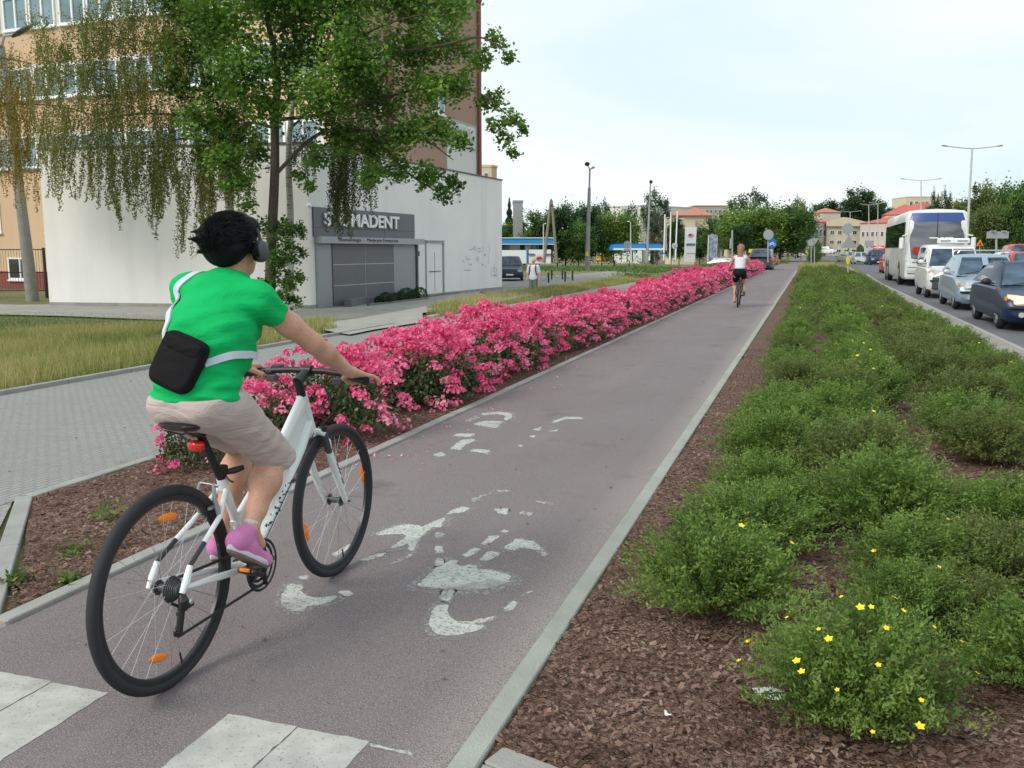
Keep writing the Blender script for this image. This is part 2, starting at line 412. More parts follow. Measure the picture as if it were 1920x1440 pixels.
sheet('stone_strip', [(2.42, 1), (3.04, 1), (3.04, 44), (3.25, 62), (3.7, 95), (3.3, 95), (2.42, 44)], MT['strip'], .004, 4)
sheet('road', [(3.13, -8), (3.13, 44), (3.5, 62), (4.2, 95), (4.2, 120), (-2, 200), (-14, 330), (60, 330), (34, 160), (30, 60), (30, -8)], MT['road'], .006, 4)
sheet('approach_road', [(1.0, 300), (-22, 330), (-16, 380), (12, 380), (14, 320)], MT['road'], .012, 20)
def kerb(name, a, b, w=.08, h=.02, mat=None, seg=1.0, z=0.0, base=-.05):
    a, b = Vector(a), Vector(b); L = (b - a).length; d = (b - a) / L; mb = MB(); n = Vector((-d.y, d.x)); y = 0
    while y < L - .01:
        s = min(seg * (1 if y < 25 else 6), L - y); g = .004 if y < 25 else 0
        c = a + d * (y + s / 2)
        mb.box((c.x, c.y, zg(c.x, c.y) * 0 + z + (h + base) / 2 + random.uniform(-.0015, .0015)), (s - g, w, h - base), math.atan2(d.y, d.x) + random.uniform(-.001, .001), bev=.008)
        y += s
    return tag(mb.build(name, mat or MT['kerb']), kind='structure')
kerb('kerb', (-.878, 1.2), (-.878, YE), mat=MT['kerb_green'], h=.018)
kerb('kerb', (-2.995, 2.62), (-2.995, 108), h=.022)
kerb('kerb', (-3.06, 2.62), (-4.40, 4.10), w=.09, h=.02)
kerb('kerb', (-4.40, 4.14), (-4.40, 108), h=.018)
kerb('kerb', (-7.86, -3), (-7.86, 16.5), h=.05)
kerb('kerb', (2.38, 1), (2.38, 44), h=.02)
kerb('road_kerb', (3.085, -4), (3.085, 44), w=.1, h=.012, base=-.25)
kerb('road_kerb', (3.085, 44), (3.45, 62), w=.1, h=.012, base=-.25)
kerb('kerb', (-.82, 2.335), (-.05, 2.10), w=.10, h=.012, seg=.5)
sheet('concrete_slab', [(-.83, 2.28), (.1, 2.0), (.1, 1.2), (-.83, 1.2)], MT['concrete'], .006, 9)

# yard in front of the clinic: concrete slabs, then old asphalt, traced where they lie
def gpoly(pts, dz=0): return [tuple(gp(x, y)[:2]) for x, y in pts]
sheet('concrete_yard', gpoly([(-80, 571), (40, 573), (150, 572), (240, 571), (400, 572), (577, 574), (700, 560), (800, 548), (900, 538), (900, 549), (1000, 556), (905, 575), (835, 583), (792, 590), (794, 607), (700, 622), (655, 631), (610, 623), (540, 611), (300, 602), (120, 595), (-80, 590)]), MT['concrete'], .035, 1.0)
sheet('asphalt_yard', gpoly([(900, 534), (941, 523), (1010, 519), (1100, 513), (1200, 504), (1330, 497), (1330, 500), (1215, 509), (1150, 524), (1060, 541), (1004, 554), (900, 547)]), MT['yard'], .03, 1.5)

# grass: blades
def blades(name, pts, h, wd, mat, lean=.5):
    n = len(pts); P = np.asarray(pts, dtype=float)
    hh = np.asarray(h) * rng.uniform(.5, 1.25, n); a = rng.uniform(0, 2*np.pi, n); l = rng.uniform(0, lean, n) * hh
    la = rng.uniform(0, 2*np.pi, n)
    dx, dy = np.cos(a) * wd / 2, np.sin(a) * wd / 2
    V = np.zeros((n, 4, 3))
    V[:, 0] = P + np.stack([-dx, -dy, 0*dx], 1); V[:, 1] = P + np.stack([dx, dy, 0*dx], 1)
    tip = P + np.stack([np.cos(la)*l, np.sin(la)*l, hh], 1)
    midp = P * .45 + tip * .55 + np.stack([dx*.8, dy*.8, hh*.06], 1); midm = P * .45 + tip * .55 - np.stack([dx*.8, dy*.8, -hh*.06], 1)
    V[:, 2] = tip + np.stack([dx*.2, dy*.2, 0*dx], 1); V[:, 3] = tip - np.stack([dx*.2, dy*.2, 0*dx], 1)
    Fa = np.arange(n*4).reshape(n, 4)
    return link(name, mesh_np(name, V, Fa), None, mat)
MT['drygrass'] = leafmat('dry_grass', [(.11, .19, .04), (.25, .29, .08), (.44, .39, .17), (.58, .49, .28)], .3, .25, .7)
MT['greengrass'] = leafmat('green_grass', [(.06, .13, .025), (.13, .21, .05), (.27, .28, .09)], .3, .4, .7)
def scatter(n, f, x0, x1, y0, y1, up=0.0):
    out = []
    while len(out) < n:
        x = random.uniform(x0, x1); y = y0 + (y1 - y0) * random.random() ** 1.35
        if f(x, y): out.append((x, y, zg(x, y) - .015 + up))
    return out
def fieldmask(x, y):
    p = Vector((x, y, 0)); D = p.dot(FW); X = p.dot(RT)
    return X / max(D, .1) > -.62 and x < -7.92 and pix((x, y, zg(x, y)))[0] < 610 + 22 * math.sin(y * 3)
pr = scatter(70000, lambda x, y: fieldmask(x, y) and y < 19 + 2.0 * math.sin(x), -19, -7.9, 4.5, 22)
tag(blades('dry_grass', pr, [.08 + .08 * (1 if random.random() < .8 else 2.0) for _ in pr], .011, MT['drygrass']), kind='stuff')
pr = scatter(26000, lambda x, y: fieldmask(x, y) and ((x > -9.1 and y < 20) or y > 14) and not (-16 < x < -7.9 and y > 24), -26, -7.9, 4.5, 24)
tag(blades('green_grass', pr, [.07] * len(pr), .012, MT['greengrass']), kind='stuff')
pr = scatter(32000, lambda x, y: -9.75 < x < -7.95 and pix((x, y, zg(x, y)))[0] > 812 + 14 * math.sin(x * 9), -9.8, -7.9, 19.5, 52)
tag(blades('verge_grass', pr, [.06 + .13 * random.random() ** 2 for _ in pr], .014, MT['drygrass']), kind='stuff')
pr = [tuple(gp(random.uniform(-60, 130) if random.random() < .5 else random.uniform(950, 1210), 0) ) for _ in range(0)]
# painted markings: worn thermoplastic on the asphalt
def wornpaint(name, c, lo=.42, hi=.5, sc=38, big=2.6):
    m, t, b, o = newmat(name); tcn = N(t, 'ShaderNodeTexCoord'); v = tcn.outputs['Object']
    a = ramp_noise(t, v, float(sc), lo - .06, hi - .04, 6, .7); g = ramp_noise(t, v, float(big), .18, .42, 3)
    mu = N(t, 'ShaderNodeMath', operation='MULTIPLY'); t.links.new(a, mu.inputs[0]); t.links.new(g, mu.inputs[1])
    cc = mixc(t, ramp_noise(t, v, 12, .35, .7), c, tuple(x * .8 for x in c)); cc = mixc(t, ramp_noise(t, v, 3.1, .50, .72, 6), cc, tuple(x * .68 for x in c)); t.links.new(cc, b.inputs['Base Color']); b.inputs['Roughness'].default_value = .8
    t.links.new(mu.outputs[0], b.inputs['Alpha']); return m
MT['paint'] = wornpaint('worn_paint', (.50, .515, .49), .36, .54, 70)
MT['paint_stripe'] = wornpaint('worn_stripe_paint', (.47, .465, .445), .35, .46, 110, 2.2)
MT['paint_faint'] = wornpaint('faint_paint', (.44, .43, .42), .48, .58)
def mark(name, polys, mat, z=.0054, ghost=False, f=lambda p: (500 + p[0] / 3, 740 + p[1] / 3)):
    mb = MB(); jr = random.Random(4)
    for pl in polys:
        q0 = [pz(*f(p), 0) for p in pl]; q = []
        for a_, b_ in zip(q0, q0[1:] + q0[:1]): L_ = (b_ - a_).length; c_ = min(.3, .012 / max(L_, .001)); q += [a_.lerp(b_, c_), a_.lerp(b_, 1 - c_)] if L_ < .05 else [a_.lerp(b_, c_ + (1 - 2*c_) * k / int(L_ / .022 + 1)) for k in range(int(L_ / .022 + 1) + 1)]
        q = [p_ + Vector((jr.gauss(0, .0032), jr.gauss(0, .0032), 0)) for p_ in q]; bm = bmesh.new(); vs_ = [bm.verts.new((p.x, p.y, z)) for p in q]
        fc = bm.faces.new(vs_); bmesh.ops.triangulate(bm, faces=[fc])
        mb._add([v_.co.copy() for v_ in bm.verts], [tuple(v_.index for v_ in f_.verts) for f_ in (bm.verts.index_update() or bm.faces)]); bm.free()
    o = mb.build(name, mat)
    for f_ in o.data.polygons:
        if f_.normal.z < 0: f_.flip() if hasattr(f_, 'flip') else None
    if ghost: mark('faded_marking', [[(sum(p[0] for p in pl)/len(pl)*(1-k) + p[0]*k + 3, sum(p[1] for p in pl)/len(pl)*(1-k) + p[1]*k + 4) for p in pl] for pl in polys for k in (1.28,)], MT['paint_ghost'], z=.0047, f=f)
    return tag(o, kind='structure')
MT['paint_ghost'] = wornpaint('ghost_paint', (.30, .285, .285), .44, .62, 60, 3)
mark('bicycle_marking', [
 [(985,1185),(940,1200),(920,1250),(915,1300),(935,1340),(985,1362),(1060,1362),(1150,1345),(1215,1320),(1225,1300),(1120,1295),(1060,1280),(1025,1250),(1015,1215),(1020,1190)],
 [(1060,1280),(1130,1285),(1200,1268),(1280,1248),(1275,1262),(1200,1295),(1120,1296)],
 [(990,1100),(1060,1100),(1040,1150),(1025,1170),(970,1155)],
 [(945,985),(1040,935),(1085,940),(1060,960),(1110,975),(1145,960),(1190,965),(1180,985),(1250,990),(1370,1020),(1378,1040),(1340,1070),(1250,1095),(1140,1105),(1000,1100),(900,1090),(840,1080),(890,1040)],
 [(945,780),(990,780),(990,810),(945,812)], [(945,855),(990,855),(992,890),(950,895)], [(950,925),(995,930),(998,960),(945,975)],
 [(610,785),(690,755),(760,738),(830,735),(875,750),(940,715),(1000,695),(1005,715),(985,725),(985,755),(940,750),(885,785),(850,840),(825,885),(790,875),(800,840),(745,862),(690,868),(720,845),(790,805),(770,790),(700,790),(630,797)],
 [(1010,680),(1040,655),(1100,632),(1145,645),(1110,665),(1050,672)],
 [(1275,645),(1365,645),(1345,680),(1300,668)],
 [(1095,915),(1150,870),(1205,870),(1140,918)], [(1190,935),(1250,885),(1325,895),(1245,943)], [(1205,845),(1255,797),(1315,800),(1245,850)], [(1320,765),(1365,768),(1355,782),(1310,778)],
 [(1325,865),(1385,835),(1395,812),(1430,818),(1490,828),(1545,860),(1530,880),(1440,865),(1380,885)],
 [(130,1070),(205,1075),(200,1110),(225,1140),(290,1150),(395,1135),(385,1160),(300,1190),(240,1195),(200,1225),(130,1220),(85,1195),(80,1150),(100,1105)],
 [(400,1115),(440,1105),(490,1125),(450,1145)],
 [(355,905),(520,820),(515,845),(390,915)], [(525,935),(590,910),(680,890),(660,910),(560,945)], [(170,1030),(240,1020),(230,1045),(190,1045)],
 [(1330,1205),(1390,1160),(1410,1190),(1370,1225)],
], MT['paint'], ghost=True)
mark('bicycle_marking', [
 [(1205,108),(1300,98),(1375,105),(1382,130),(1345,150),(1335,140),(1345,122),(1300,113),(1215,120)], [(1180,158),(1240,150),(1335,152),(1290,192),(1170,172)],
 [(1045,235),(1080,222),(1180,222),(1140,242)], [(1030,308),(1090,260),(1120,255),(1160,252),(1180,262),(1115,285),(1090,315)], [(1140,320),(1170,308),(1258,315),(1240,335)], [(930,340),(985,325),(1005,345),(960,355)],
 [(1600,155),(1680,128),(1760,128),(1785,140),(1680,140),(1620,163)], [(1495,200),(1545,182),(1535,205)], [(1570,210),(1640,198),(1630,210)], [(1468,240),(1510,230),(1505,245)], [(1410,290),(1440,285),(1435,298)]], MT['paint'], ghost=True)
mark('faded_marking', [[(680,965),(740,925),(830,890),(825,905),(760,945)], [(1420,1140),(1500,1105),(1490,1120)], [(1500,600),(1590,606),(1620,625),(1560,622)], [(1420,660),(1500,665),(1480,690),(1430,680)],
 [(1260,540),(1370,540),(1370,555),(1280,552)], [(1545,860),(1590,900),(1560,920),(1520,890)], [(1110,150),(1180,120),(1200,130),(1140,160)], [(1150,590),(1260,550),(1270,560),(1160,610)]], MT['paint_faint'])
sj = random.Random(2)
def rough_strip(mb, x0, y0, x1, y1):
    c = [(x0, y0), (x1, y0), (x1, y1), (x0, y1)]; P = []
    for (ax, ay), (bx_, by_) in zip(c, c[1:] + c[:1]):
        n = max(2, int(math.hypot(bx_ - ax, by_ - ay) / .025))
        P += [(ax + (bx_ - ax) * k / n + sj.gauss(0, .0016), ay + (by_ - ay) * k / n + sj.gauss(0, .0016), .0056) for k in range(n)]
    mb.poly(P)
for x0, x1 in ((-2.65, -2.17), (-1.70, -1.20), (-3.62, -3.13)):
    mb = MB(); y = 2.30
    for k in range(5): xm = x0 + (x1 - x0) * .5; rough_strip(mb, x0, y - .9, xm - .003, y); rough_strip(mb, xm + .003, y - .9, x1, y - .006); y -= .9015
    tag(mb.build('crossing_stripe', MT['paint_stripe']), kind='structure')
mark('faint_line', [[(690, 1396), (780, 1416), (778, 1420), (690, 1400)]], MT['paint'], f=lambda p: p)
# ================================================================== BUILDINGS
def cw(X, D, z=0.0): p = RT * X + FW * D; return Vector((p.x, p.y, z))
class Plane:
    """a vertical wall: origin corner (X,D), direction along it; s metres along, z up, n metres proud"""
    def __init__(s, X, D, ang, out=-1):
        s.X, s.D = X, D; s.u = (math.sin(R(ang)), math.cos(R(ang)))
        s.o = cw(X, D); d = cw(*s.u); s.d = d.normalized(); s.n = Vector((s.d.y, -s.d.x, 0)) * (1 if out > 0 else -1)
    def s_of(s, px):
        k = (px - 960) / (F * CP + 0 ) ; k = (px - 960) / 1718.0
        return (k * s.D - s.X) / (s.u[0] - k * s.u[1])
    def sz(s, px, py):
        q = s.s_of(px); return q, zat(py, s.D + q * s.u[1])
    def P(s, q, z, n=0.0): p = s.o + s.d * q + s.n * n; return Vector((p.x, p.y, z))
    def quad(s, mb, q0, z0, q1, z1, n0, n1):
        """a slab on the wall between n0 and n1 proud"""
        mb.poly([s.P(q0, z0, n0), s.P(q1, z0, n0), s.P(q1, z1, n0), s.P(q0, z1, n0)], s.n * (n1 - n0)); return mb
def slab(pl, name, r, n0, n1, mat, parent): mb = MB(); pl.quad(mb, *r, n0, n1); return mb.build(name, mat, parent)
def stucco(name, c, c2, streak=.9):
    m, t, b, o = newmat(name); tcn = N(t, 'ShaderNodeTexCoord'); v = tcn.outputs['Object']
    cc = mixc(t, ramp_noise(t, v, .35, .4, .7), c, c2)
    mp = N(t, 'ShaderNodeMapping'); mp.inputs['Scale'].default_value = (1.2, 1.2, .12); t.links.new(v, mp.inputs['Vector'])
    cc = mixc(t, ramp_noise(t, mp.outputs[0], 1.1, .5, .75, 5), cc, tuple(x * streak for x in c))
    t.links.new(cc, b.inputs['Base Color']); b.inputs['Roughness'].default_value = .92; b.inputs['Specular IOR Level'].default_value = .2
    n2 = N(t, 'ShaderNodeTexNoise', i_Scale=45.0, i_Detail=4.0); t.links.new(v, n2.inputs['Vector']); bp = N(t, 'ShaderNodeBump', i_Strength=.5, i_Distance=.01); t.links.new(n2.outputs['Fac'], bp.inputs['Height']); t.links.new(bp.outputs[0], b.inputs['Normal'])
    return m
MT['stucco'] = stucco('white_stucco', (.80, .80, .78), (.74, .74, .725), .89)
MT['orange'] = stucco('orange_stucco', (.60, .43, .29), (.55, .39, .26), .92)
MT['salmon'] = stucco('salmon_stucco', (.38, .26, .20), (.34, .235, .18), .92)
MT['cream'] = stucco('cream_stucco', (.62, .55, .40), (.56, .50, .37))
MT['pinkish'] = stucco('pinkish_stucco', (.56, .49, .43), (.52, .45, .40))
MT['redroof'] = pm('red_tiles', (.42, .09, .075), .8, c2=(.50, .14, .12), scale=1.2)
MT['orangeroof'] = pm('orange_tiles', (.40, .15, .10), .8, c2=(.48, .20, .14), scale=1.2)
MT['panelgrey'] = pm('grey_cladding', (.135, .14, .155), .5, vary=.05, scale=1)
MT['louvre'] = pm('grey_louvre', (.36, .38, .41), .45, .2, vary=.05)
MT['flash'] = pm('brown_flashing', (.10, .07, .06), .5)
MT['paneblue'] = pm('window_pane', (.10, .16, .19), .08, spec=1.0, c2=(.22, .33, .38), scale=.5)
MT['panedark'] = pm('window_pane_dark', (.02, .022, .025), .08, spec=.8, c2=(.05, .05, .055), scale=.8)
MT['brownpipe'] = pm('brown_pipe', (.22, .06, .045), .4)

# ---- clinic
ANG = 21.5
clinic = thing('clinic_building', 'low pale grey plastered clinic with a flat roof and dark sign panel beside the pavement', 'building', cw(-7.12, 32.2, -.6))
def under(o, root):
    """parent keeping the world place"""
    o.parent = root; o.matrix_parent_inverse = Matrix.Translation(root.location).inverted() if not any(root.rotation_euler) else (Matrix.Translation(root.location) @ root.rotation_euler.to_matrix().to_4x4()).inverted(); return o
side = Plane(-7.12, 32.2, ANG, out=1); L1 = 17.96
A = cw(-17.36, 34.12); ZR = 5.13
C0, R0 = side.P(0, 0), side.P(L1, 0)
B1 = A + side.d * 15; B2 = R0 - (C0 - A).normalized() * 0 + (A - C0).normalized() * 9
foot = [C0, R0, B2, B1, A]
mb = MB(); mb.poly([Vector((p.x, p.y, -1.3)) for p in foot], (0, 0, ZR + 1.3)); wall = under(mb.build('wall', MT['stucco']), clinic)
mb = MB(); mb.poly([Vector((p.x, p.y, -1.3)) for p in [C0 + side.n*.012 - side.d*.012, R0 + side.n*.012, B2, B1, A - side.d * .012]], (0, 0, .86)); under(mb.build('plinth', MT['concrete']), clinic)
mb = MB()
for a, bb in ((C0, R0), (A, C0)):
    d = (bb - a).normalized(); n = Vector((d.y, -d.x, 0)); a2, b2 = a - d * .04, bb + d * .04
    mb.poly([Vector((*(a2 + n * .05)[:2], ZR)), Vector((*(b2 + n * .05)[:2], ZR)), Vector((*(b2 - n * .3)[:2], ZR)), Vector((*(a2 - n * .3)[:2], ZR))], (0, 0, .06))
under(mb.build('roof_flashing', MT['flash']), clinic)
def on(pl, name, p0, p1, n0, n1, mat, root, fn=None):
    q0, z0 = pl.sz(*p0); q1, z1 = pl.sz(*p1)
    return under(slab(pl, name, (q0, z0, q1, z1), n0, n1, mat, None), root), (q0, z0, q1, z1)
q0, zt = side.sz(587, 387.5); q1, _ = side.sz(775.5, 397); zb = side.sz(587, 443)[1]
pan = under(slab(side, 'sign_panel', (q0, zb, q1, zt), .0, .07, MT['panelgrey'], None), clinic)
mb = MB(); side.quad(mb, q0, zb + (zt-zb)*.3 - .012, q1, zb + (zt-zb)*.3 + .012, .07, .076)
for k in (.33, .66): side.quad(mb, q0 + (q1-q0)*k - .01, zb, q0 + (q1-q0)*k + .01, zb + (zt-zb)*.3 - .013, .07, .075)
o = mb.build('panel_joint', MT['darkgrey'], None); under(o, clinic)
def wall_text(pl, s, q0, q1, z, h, n, mat, name, root, depth=.03, bold=.02):
    o = text_mesh(name, s, h, mat, depth, None, bold)
    me = o.data; xs = [v.co.x for v in me.vertices]; ys = [v.co.y for v in me.vertices]
    x0, x1, y0, y1 = min(xs), max(xs), min(ys), max(ys); ww = q1 - q0
    for v in me.vertices:
        a = q0 + (v.co.x - x0) / (x1 - x0) * ww; zz = z + (v.co.y - (y0 + y1) / 2) / (y1 - y0) * h
        v.co = pl.P(a, zz, n + v.co.z)
    me.update(); return under(o, root)
ta, tz = side.sz(604, 412); tb, _ = side.sz(744, 416)
wall_text(side, 'STOMADENT', ta, tb, side.sz(675, 414)[1], .50, .13, MT['white'], 'sign_lettering', clinic, .06, .012)
# awning strip
qa, za = side.sz(589.5, 443); qb, _ = side.sz(783, 443); zl = side.sz(589.5, 456)[1]
under(slab(side, 'shutter_box', (qa, zl, qb, za - .005), .0, .34, MT['louvre'], None), clinic)
wall_text(side, 'Stomatologia  -  Medycyna Estetyczna', side.s_of(622), side.s_of(733), (za + zl) / 2, .17, .345, MT['black'], 'strip_lettering', clinic, .01, .0)
zf = -.58
def louv(q0, q1, name):
    mb = MB(); side.quad(mb, q0, zf, q1, zl - .01, 0, .06); k = zf + .05
    while k < zl - .08: side.quad(mb, q0 + .02, k, q1 - .02, k + .035, .06, .085); k += .085
    under(mb.build(name, MT['louvre']), clinic)
qs = [side.s_of(p) for p in (590, 619, 734, 776)]
louv(qs[0], qs[1] - .02, 'louvre_panel'); louv(qs[2] + .02, qs[3], 'louvre_panel')
sh = under(slab(side, 'entrance_shutter', (qs[1], zf, qs[2], zl - .01), 0, .10, MT['panelgrey'], None), clinic)
mb = MB()
for k in (1/3, 2/3):
    z = zf + (zl - zf) * k; side.quad(mb, qs[1] + .02, z - .012, qs[2] - .02, z + .012, .10, .106)
side.quad(mb, (qs[1]+qs[2])/2 - .01, zf + .02, (qs[1]+qs[2])/2 + .01, zl - .03, .106, .11)
under(mb.build('shutter_joint', MT['lightgrey']), clinic)
under(slab(side, 'side_trim', (qs[3] + .01, zf, qs[3] + .16, zl + .0 - .01), 0, .13, MT['darkgrey'], None), clinic)
# service door
d0, d1 = side.s_of(797), side.s_of(830); dz1 = side.sz(797, 452)[1]; dz0 = -.45
dr = under(slab(side, 'door', (d0 + .08, dz0, d1 - .08, dz1 - .08), .0, .02, MT['stucco'], None), clinic)
mb = MB(); side.quad(mb, d0, dz0, d0 + .07, dz1, 0, .05); side.quad(mb, d1 - .07, dz0, d1, dz1, 0, .09); side.quad(mb, d0 + .07, dz1 - .07, d1 - .07, dz1, 0, .08); side.quad(mb, d0 - .1, dz1 + .005, d1 + .1, dz1 + .04, 0, .1)
under(mb.build('door_frame', MT['louvre']), clinic)
mb = MB(); side.quad(mb, (d0+d1)/2 - .012, dz0 + .1, (d0+d1)/2 + .012, dz1 - .5, .02, .03); side.quad(mb, d0 + .3, dz0 + .98, d1 - .3, dz0 + 1.01, .03, .05)
under(mb.build('door_handle', MT['darkgrey']), clinic)
under(slab(side, 'intercom', (side.s_of(781), side.sz(782, 480)[1], side.s_of(785), side.sz(782, 471)[1]), 0, .05, MT['darkgrey'], None), clinic)
mb = MB(); mb.ell(side.P(side.s_of(577) , side.sz(577, 386)[1], .12), (.09, .09, .09)); under(mb.build('security_camera', MT['white'], None, True), clinic)
# graffiti strokes on the plaster
MT['ink'] = pm('graffiti_paint', (.26, .33, .40), .7, c2=(.50, .53, .55), scale=6, vary=.3); MT['ink2'] = pm('graffiti_ink', (.20, .21, .24), .7, c2=(.42, .43, .45), scale=9)
def scribble(name, strokes, wdt, mat):
    mb = MB()
    for st in strokes:
        P = [side.sz(560 + x / 4, 380 + y / 4) for x, y in st]
        for (qa_, za_), (qb_, zb_) in zip(P, P[1:]):
            dx, dz = qb_ - qa_, zb_ - za_; l = math.hypot(dx, dz) or 1; nx, nz_ = -dz / l * wdt, dx / l * wdt
            mb.poly([side.P(qa_ - nx, za_ - nz_, .006), side.P(qb_ - nx, zb_ - nz_, .006), side.P(qb_ + nx, zb_ + nz_, .006), side.P(qa_ + nx, za_ + nz_, .006)])
    under(mb.build(name, mat), clinic)
scribble('graffiti', [[(1275,355),(1300,350),(1320,325),(1330,360),(1310,345)],[(1340,345),(1360,340),(1358,375),(1342,360)],[(1380,325),(1385,350),(1372,372)],[(1425,315),(1430,350),(1420,460)],[(1390,385),(1405,390),(1385,400)],[(1250,400),(1265,430),(1285,420)],[(1330,400),(1335,440),(1345,405),(1350,450)],[(1275,465),(1298,460),(1290,475)],[(1370,455),(1380,475),(1385,460)],[(1400,470),(1408,485)],[(1235,505),(1290,508),(1288,500)],[(1225,430),(1240,445)]], .022, MT['ink'])
scribble('graffiti_tag', [[(1446,495),(1444,555),(1450,550)],[(1450,500),(1468,480),(1470,500),(1460,512)],[(1475,490),(1486,500),(1480,520),(1482,555)],[(1455,545),(1482,552),(1484,545),(1460,540)],[(1460,515),(1475,525)]], .016, MT['ink2'])
# planter, steps and ramp in front of the shutter
st = MB()
def gl(px0, py0): return gp(px0, py0)
pl = thing('planter', 'low grey concrete planter edging the paved ramp by the clinic shutter', 'planter', gp(700, 570))
ry = math.atan2(side.d.y, side.d.x)
def gseg(a, bb, w, h, mat, name, root, z0=-.3):
    a, bb = gp(*a), gp(*bb); d = bb - a; mb = MB(); L = d.length; c = (a + bb) / 2; zz = max(a.z, bb.z)
    mb.box((c.x, c.y, zz + (h + z0) / 2), (L, w, h - z0), math.atan2(d.y, d.x), bev=.01); return under(mb.build(name, mat), root)
gseg((652, 577), (706, 567), .3, .30, MT['panelgrey'], 'end_wall', pl)
gseg((690, 575), (802, 562), .12, .10, MT['panelgrey'], 'kerb_edge', pl)
gseg((795, 558), (862, 550), .6, .10, MT['panelgrey'], 'step', pl)
MT['boxleaf'] = leafmat('box_leaf', [(.012, .035, .010), (.025, .07, .018), (.05, .11, .03)], .15, 3)
MT['brownleaf'] = leafmat('brown_leaf', [(.10, .05, .03), (.16, .09, .05), (.07, .08, .03)], .15, 3)
def ball_bush(px, py, r, lab, mat='boxleaf', n=1500):
    g = gp(px, 574.5 - .134 * (px - 690)); P = rng.normal(size=(n, 3)); P /= np.linalg.norm(P, axis=1)[:, None]; P *= (r * rng.uniform(.8, 1.03, n))[:, None]; P[:, 2] = P[:, 2] * .85 + r * .7
    me = leaf_mesh('foliage', P, .05, 1.5)
    o = link('clipped_shrub', me, None, MT[mat]); o.location = g; tag(o, lab, 'shrub', 'clipped shrubs in the planter by the clinic'); return o
BALL = {712: 'leftmost round green shrub in the grey planter by the clinic', 723: 'second round green shrub from the left in the clinic planter', 741: 'round green shrub just right of the reddish one in the clinic planter', 752: 'round green shrub in the middle right of the clinic planter', 762: 'biggest round green shrub in the clinic planter', 776: 'second round green shrub from the right in the clinic planter', 787: 'rightmost round green shrub in the clinic planter'}
def leaf_mesh(name, P, size, aspect=1.6, updir=.35, sizes=None, fold=True):
    """leaves: one rhombus with a fold per point"""
    n = len(P); P = np.asarray(P, dtype=float)
    nrm = rng.normal(size=(n, 3)); nrm[:, 2] = np.abs(nrm[:, 2]) + updir; nrm /= np.linalg.norm(nrm, axis=1)[:, None]
    a = np.cross(nrm, rng.normal(size=(n, 3))); a /= np.linalg.norm(a, axis=1)[:, None]; b = np.cross(nrm, a)
    s = (size if sizes is None else np.asarray(sizes)) * rng.uniform(.65, 1.2, n); s = s[:, None] * np.ones((1, 1))
    V = np.zeros((n, 4, 3)); V[:, 0] = P - a * s * .5; V[:, 1] = P + b * s / aspect * .5 - nrm * s * .08; V[:, 2] = P + a * s * .5 - nrm * s * .1; V[:, 3] = P - b * s / aspect * .5 - nrm * s * .08
    return mesh_np(name, V, np.arange(n * 4).reshape(n, 4))
for i, (px, py, r, m_) in enumerate([(712, 568, .22, 'boxleaf'), (723, 563, .30, 'boxleaf'), (733, 562, .22, 'brownleaf'), (741, 564, .26, 'boxleaf'), (752, 566, .28, 'boxleaf'), (762, 558, .36, 'boxleaf'), (776, 558, .28, 'boxleaf'), (787, 553, .34, 'boxleaf')]):
    ball_bush(px, py, r, BALL.get(px, 'small reddish brown shrub between the green ones in the clinic planter'), m_)
for (px, py, r, lab) in ((842, 543, .38, 'loose leafy weed bush at the foot of the clinic wall beside the service door'), (856, 546, .22, 'low leafy weed at the foot of the clinic wall, right of the taller weed bush')):
    g = gp(px, py); P = rng.normal(size=(260, 3)) * r * .45; P[:, 2] = np.abs(P[:, 2]) * 1.3
    o = link('weed_bush', leaf_mesh('foliage', P, .13, 1.3), None, leafmat('weed_leaf', [(.05, .11, .02), (.10, .18, .05)], .3, 2)); o.location = g; tag(o, lab, 'plant')
# old concrete retaining wall of the verge
rw = thing('retaining_wall', 'old crumbling concrete retaining wall at the end of the dry grass verge', 'wall', gp(812, 603))
def wallseg(a, bb, w, h, name):
    a, bb = gp(*a), gp(*bb); d = bb - a; c = (a + bb) / 2; mb = MB(); mb.box((c.x, c.y, (h - .7) / 2 - .05), (d.length, w, h + .7), math.atan2(d.y, d.x), bev=.03); return under(mb.build(name, MT['concrete']), rw)
wallseg((787, 602), (806, 602), .5, -.02, 'pillar'); wallseg((806, 592), (880, 580), .2, .05, 'coping'); wallseg((702, 622), (722, 618), .35, -.12, 'broken_block')

# ---- apartment block
apt = thing('apartment_block', 'tall orange apartment block with white window bands behind the clinic', 'building', cw(-7.8, 42, -.7))
aside = Plane(-7.8, 42.5, ANG, out=1); af = Plane(-7.8, 42.5, ANG - 90, out=-1); AH = 19.0; AL = aside.s_of(893); FL = 34.0
c0, c1 = aside.P(0, 0), aside.P(AL, 0); c3 = af.P(FL, 0); c2 = c3 + aside.d * AL
def prism(name, pts, z0, z1, mat, root=None, **kw):
    mb = MB(); mb.poly([Vector((p.x, p.y, z0)) for p in pts], (0, 0, z1 - z0)); o = mb.build(name, mat); return under(o, root) if root else o
prism('wall', [c0, c1, c2, c3], -1.5, AH, MT['orange'], apt)
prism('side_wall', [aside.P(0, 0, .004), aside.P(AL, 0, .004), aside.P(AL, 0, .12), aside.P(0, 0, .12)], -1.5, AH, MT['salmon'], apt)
prism('roof', [c0, c1, c2, c3], AH + .003, AH + .3, MT['flash'], apt)
prism('plinth', [af.P(-.01, 0, .02), af.P(FL, 0, .02), af.P(FL, 0, -.5), af.P(0, 0, -.5)], -1.5, .35, pm('red_plinth', (.22, .06, .05), .8), apt)
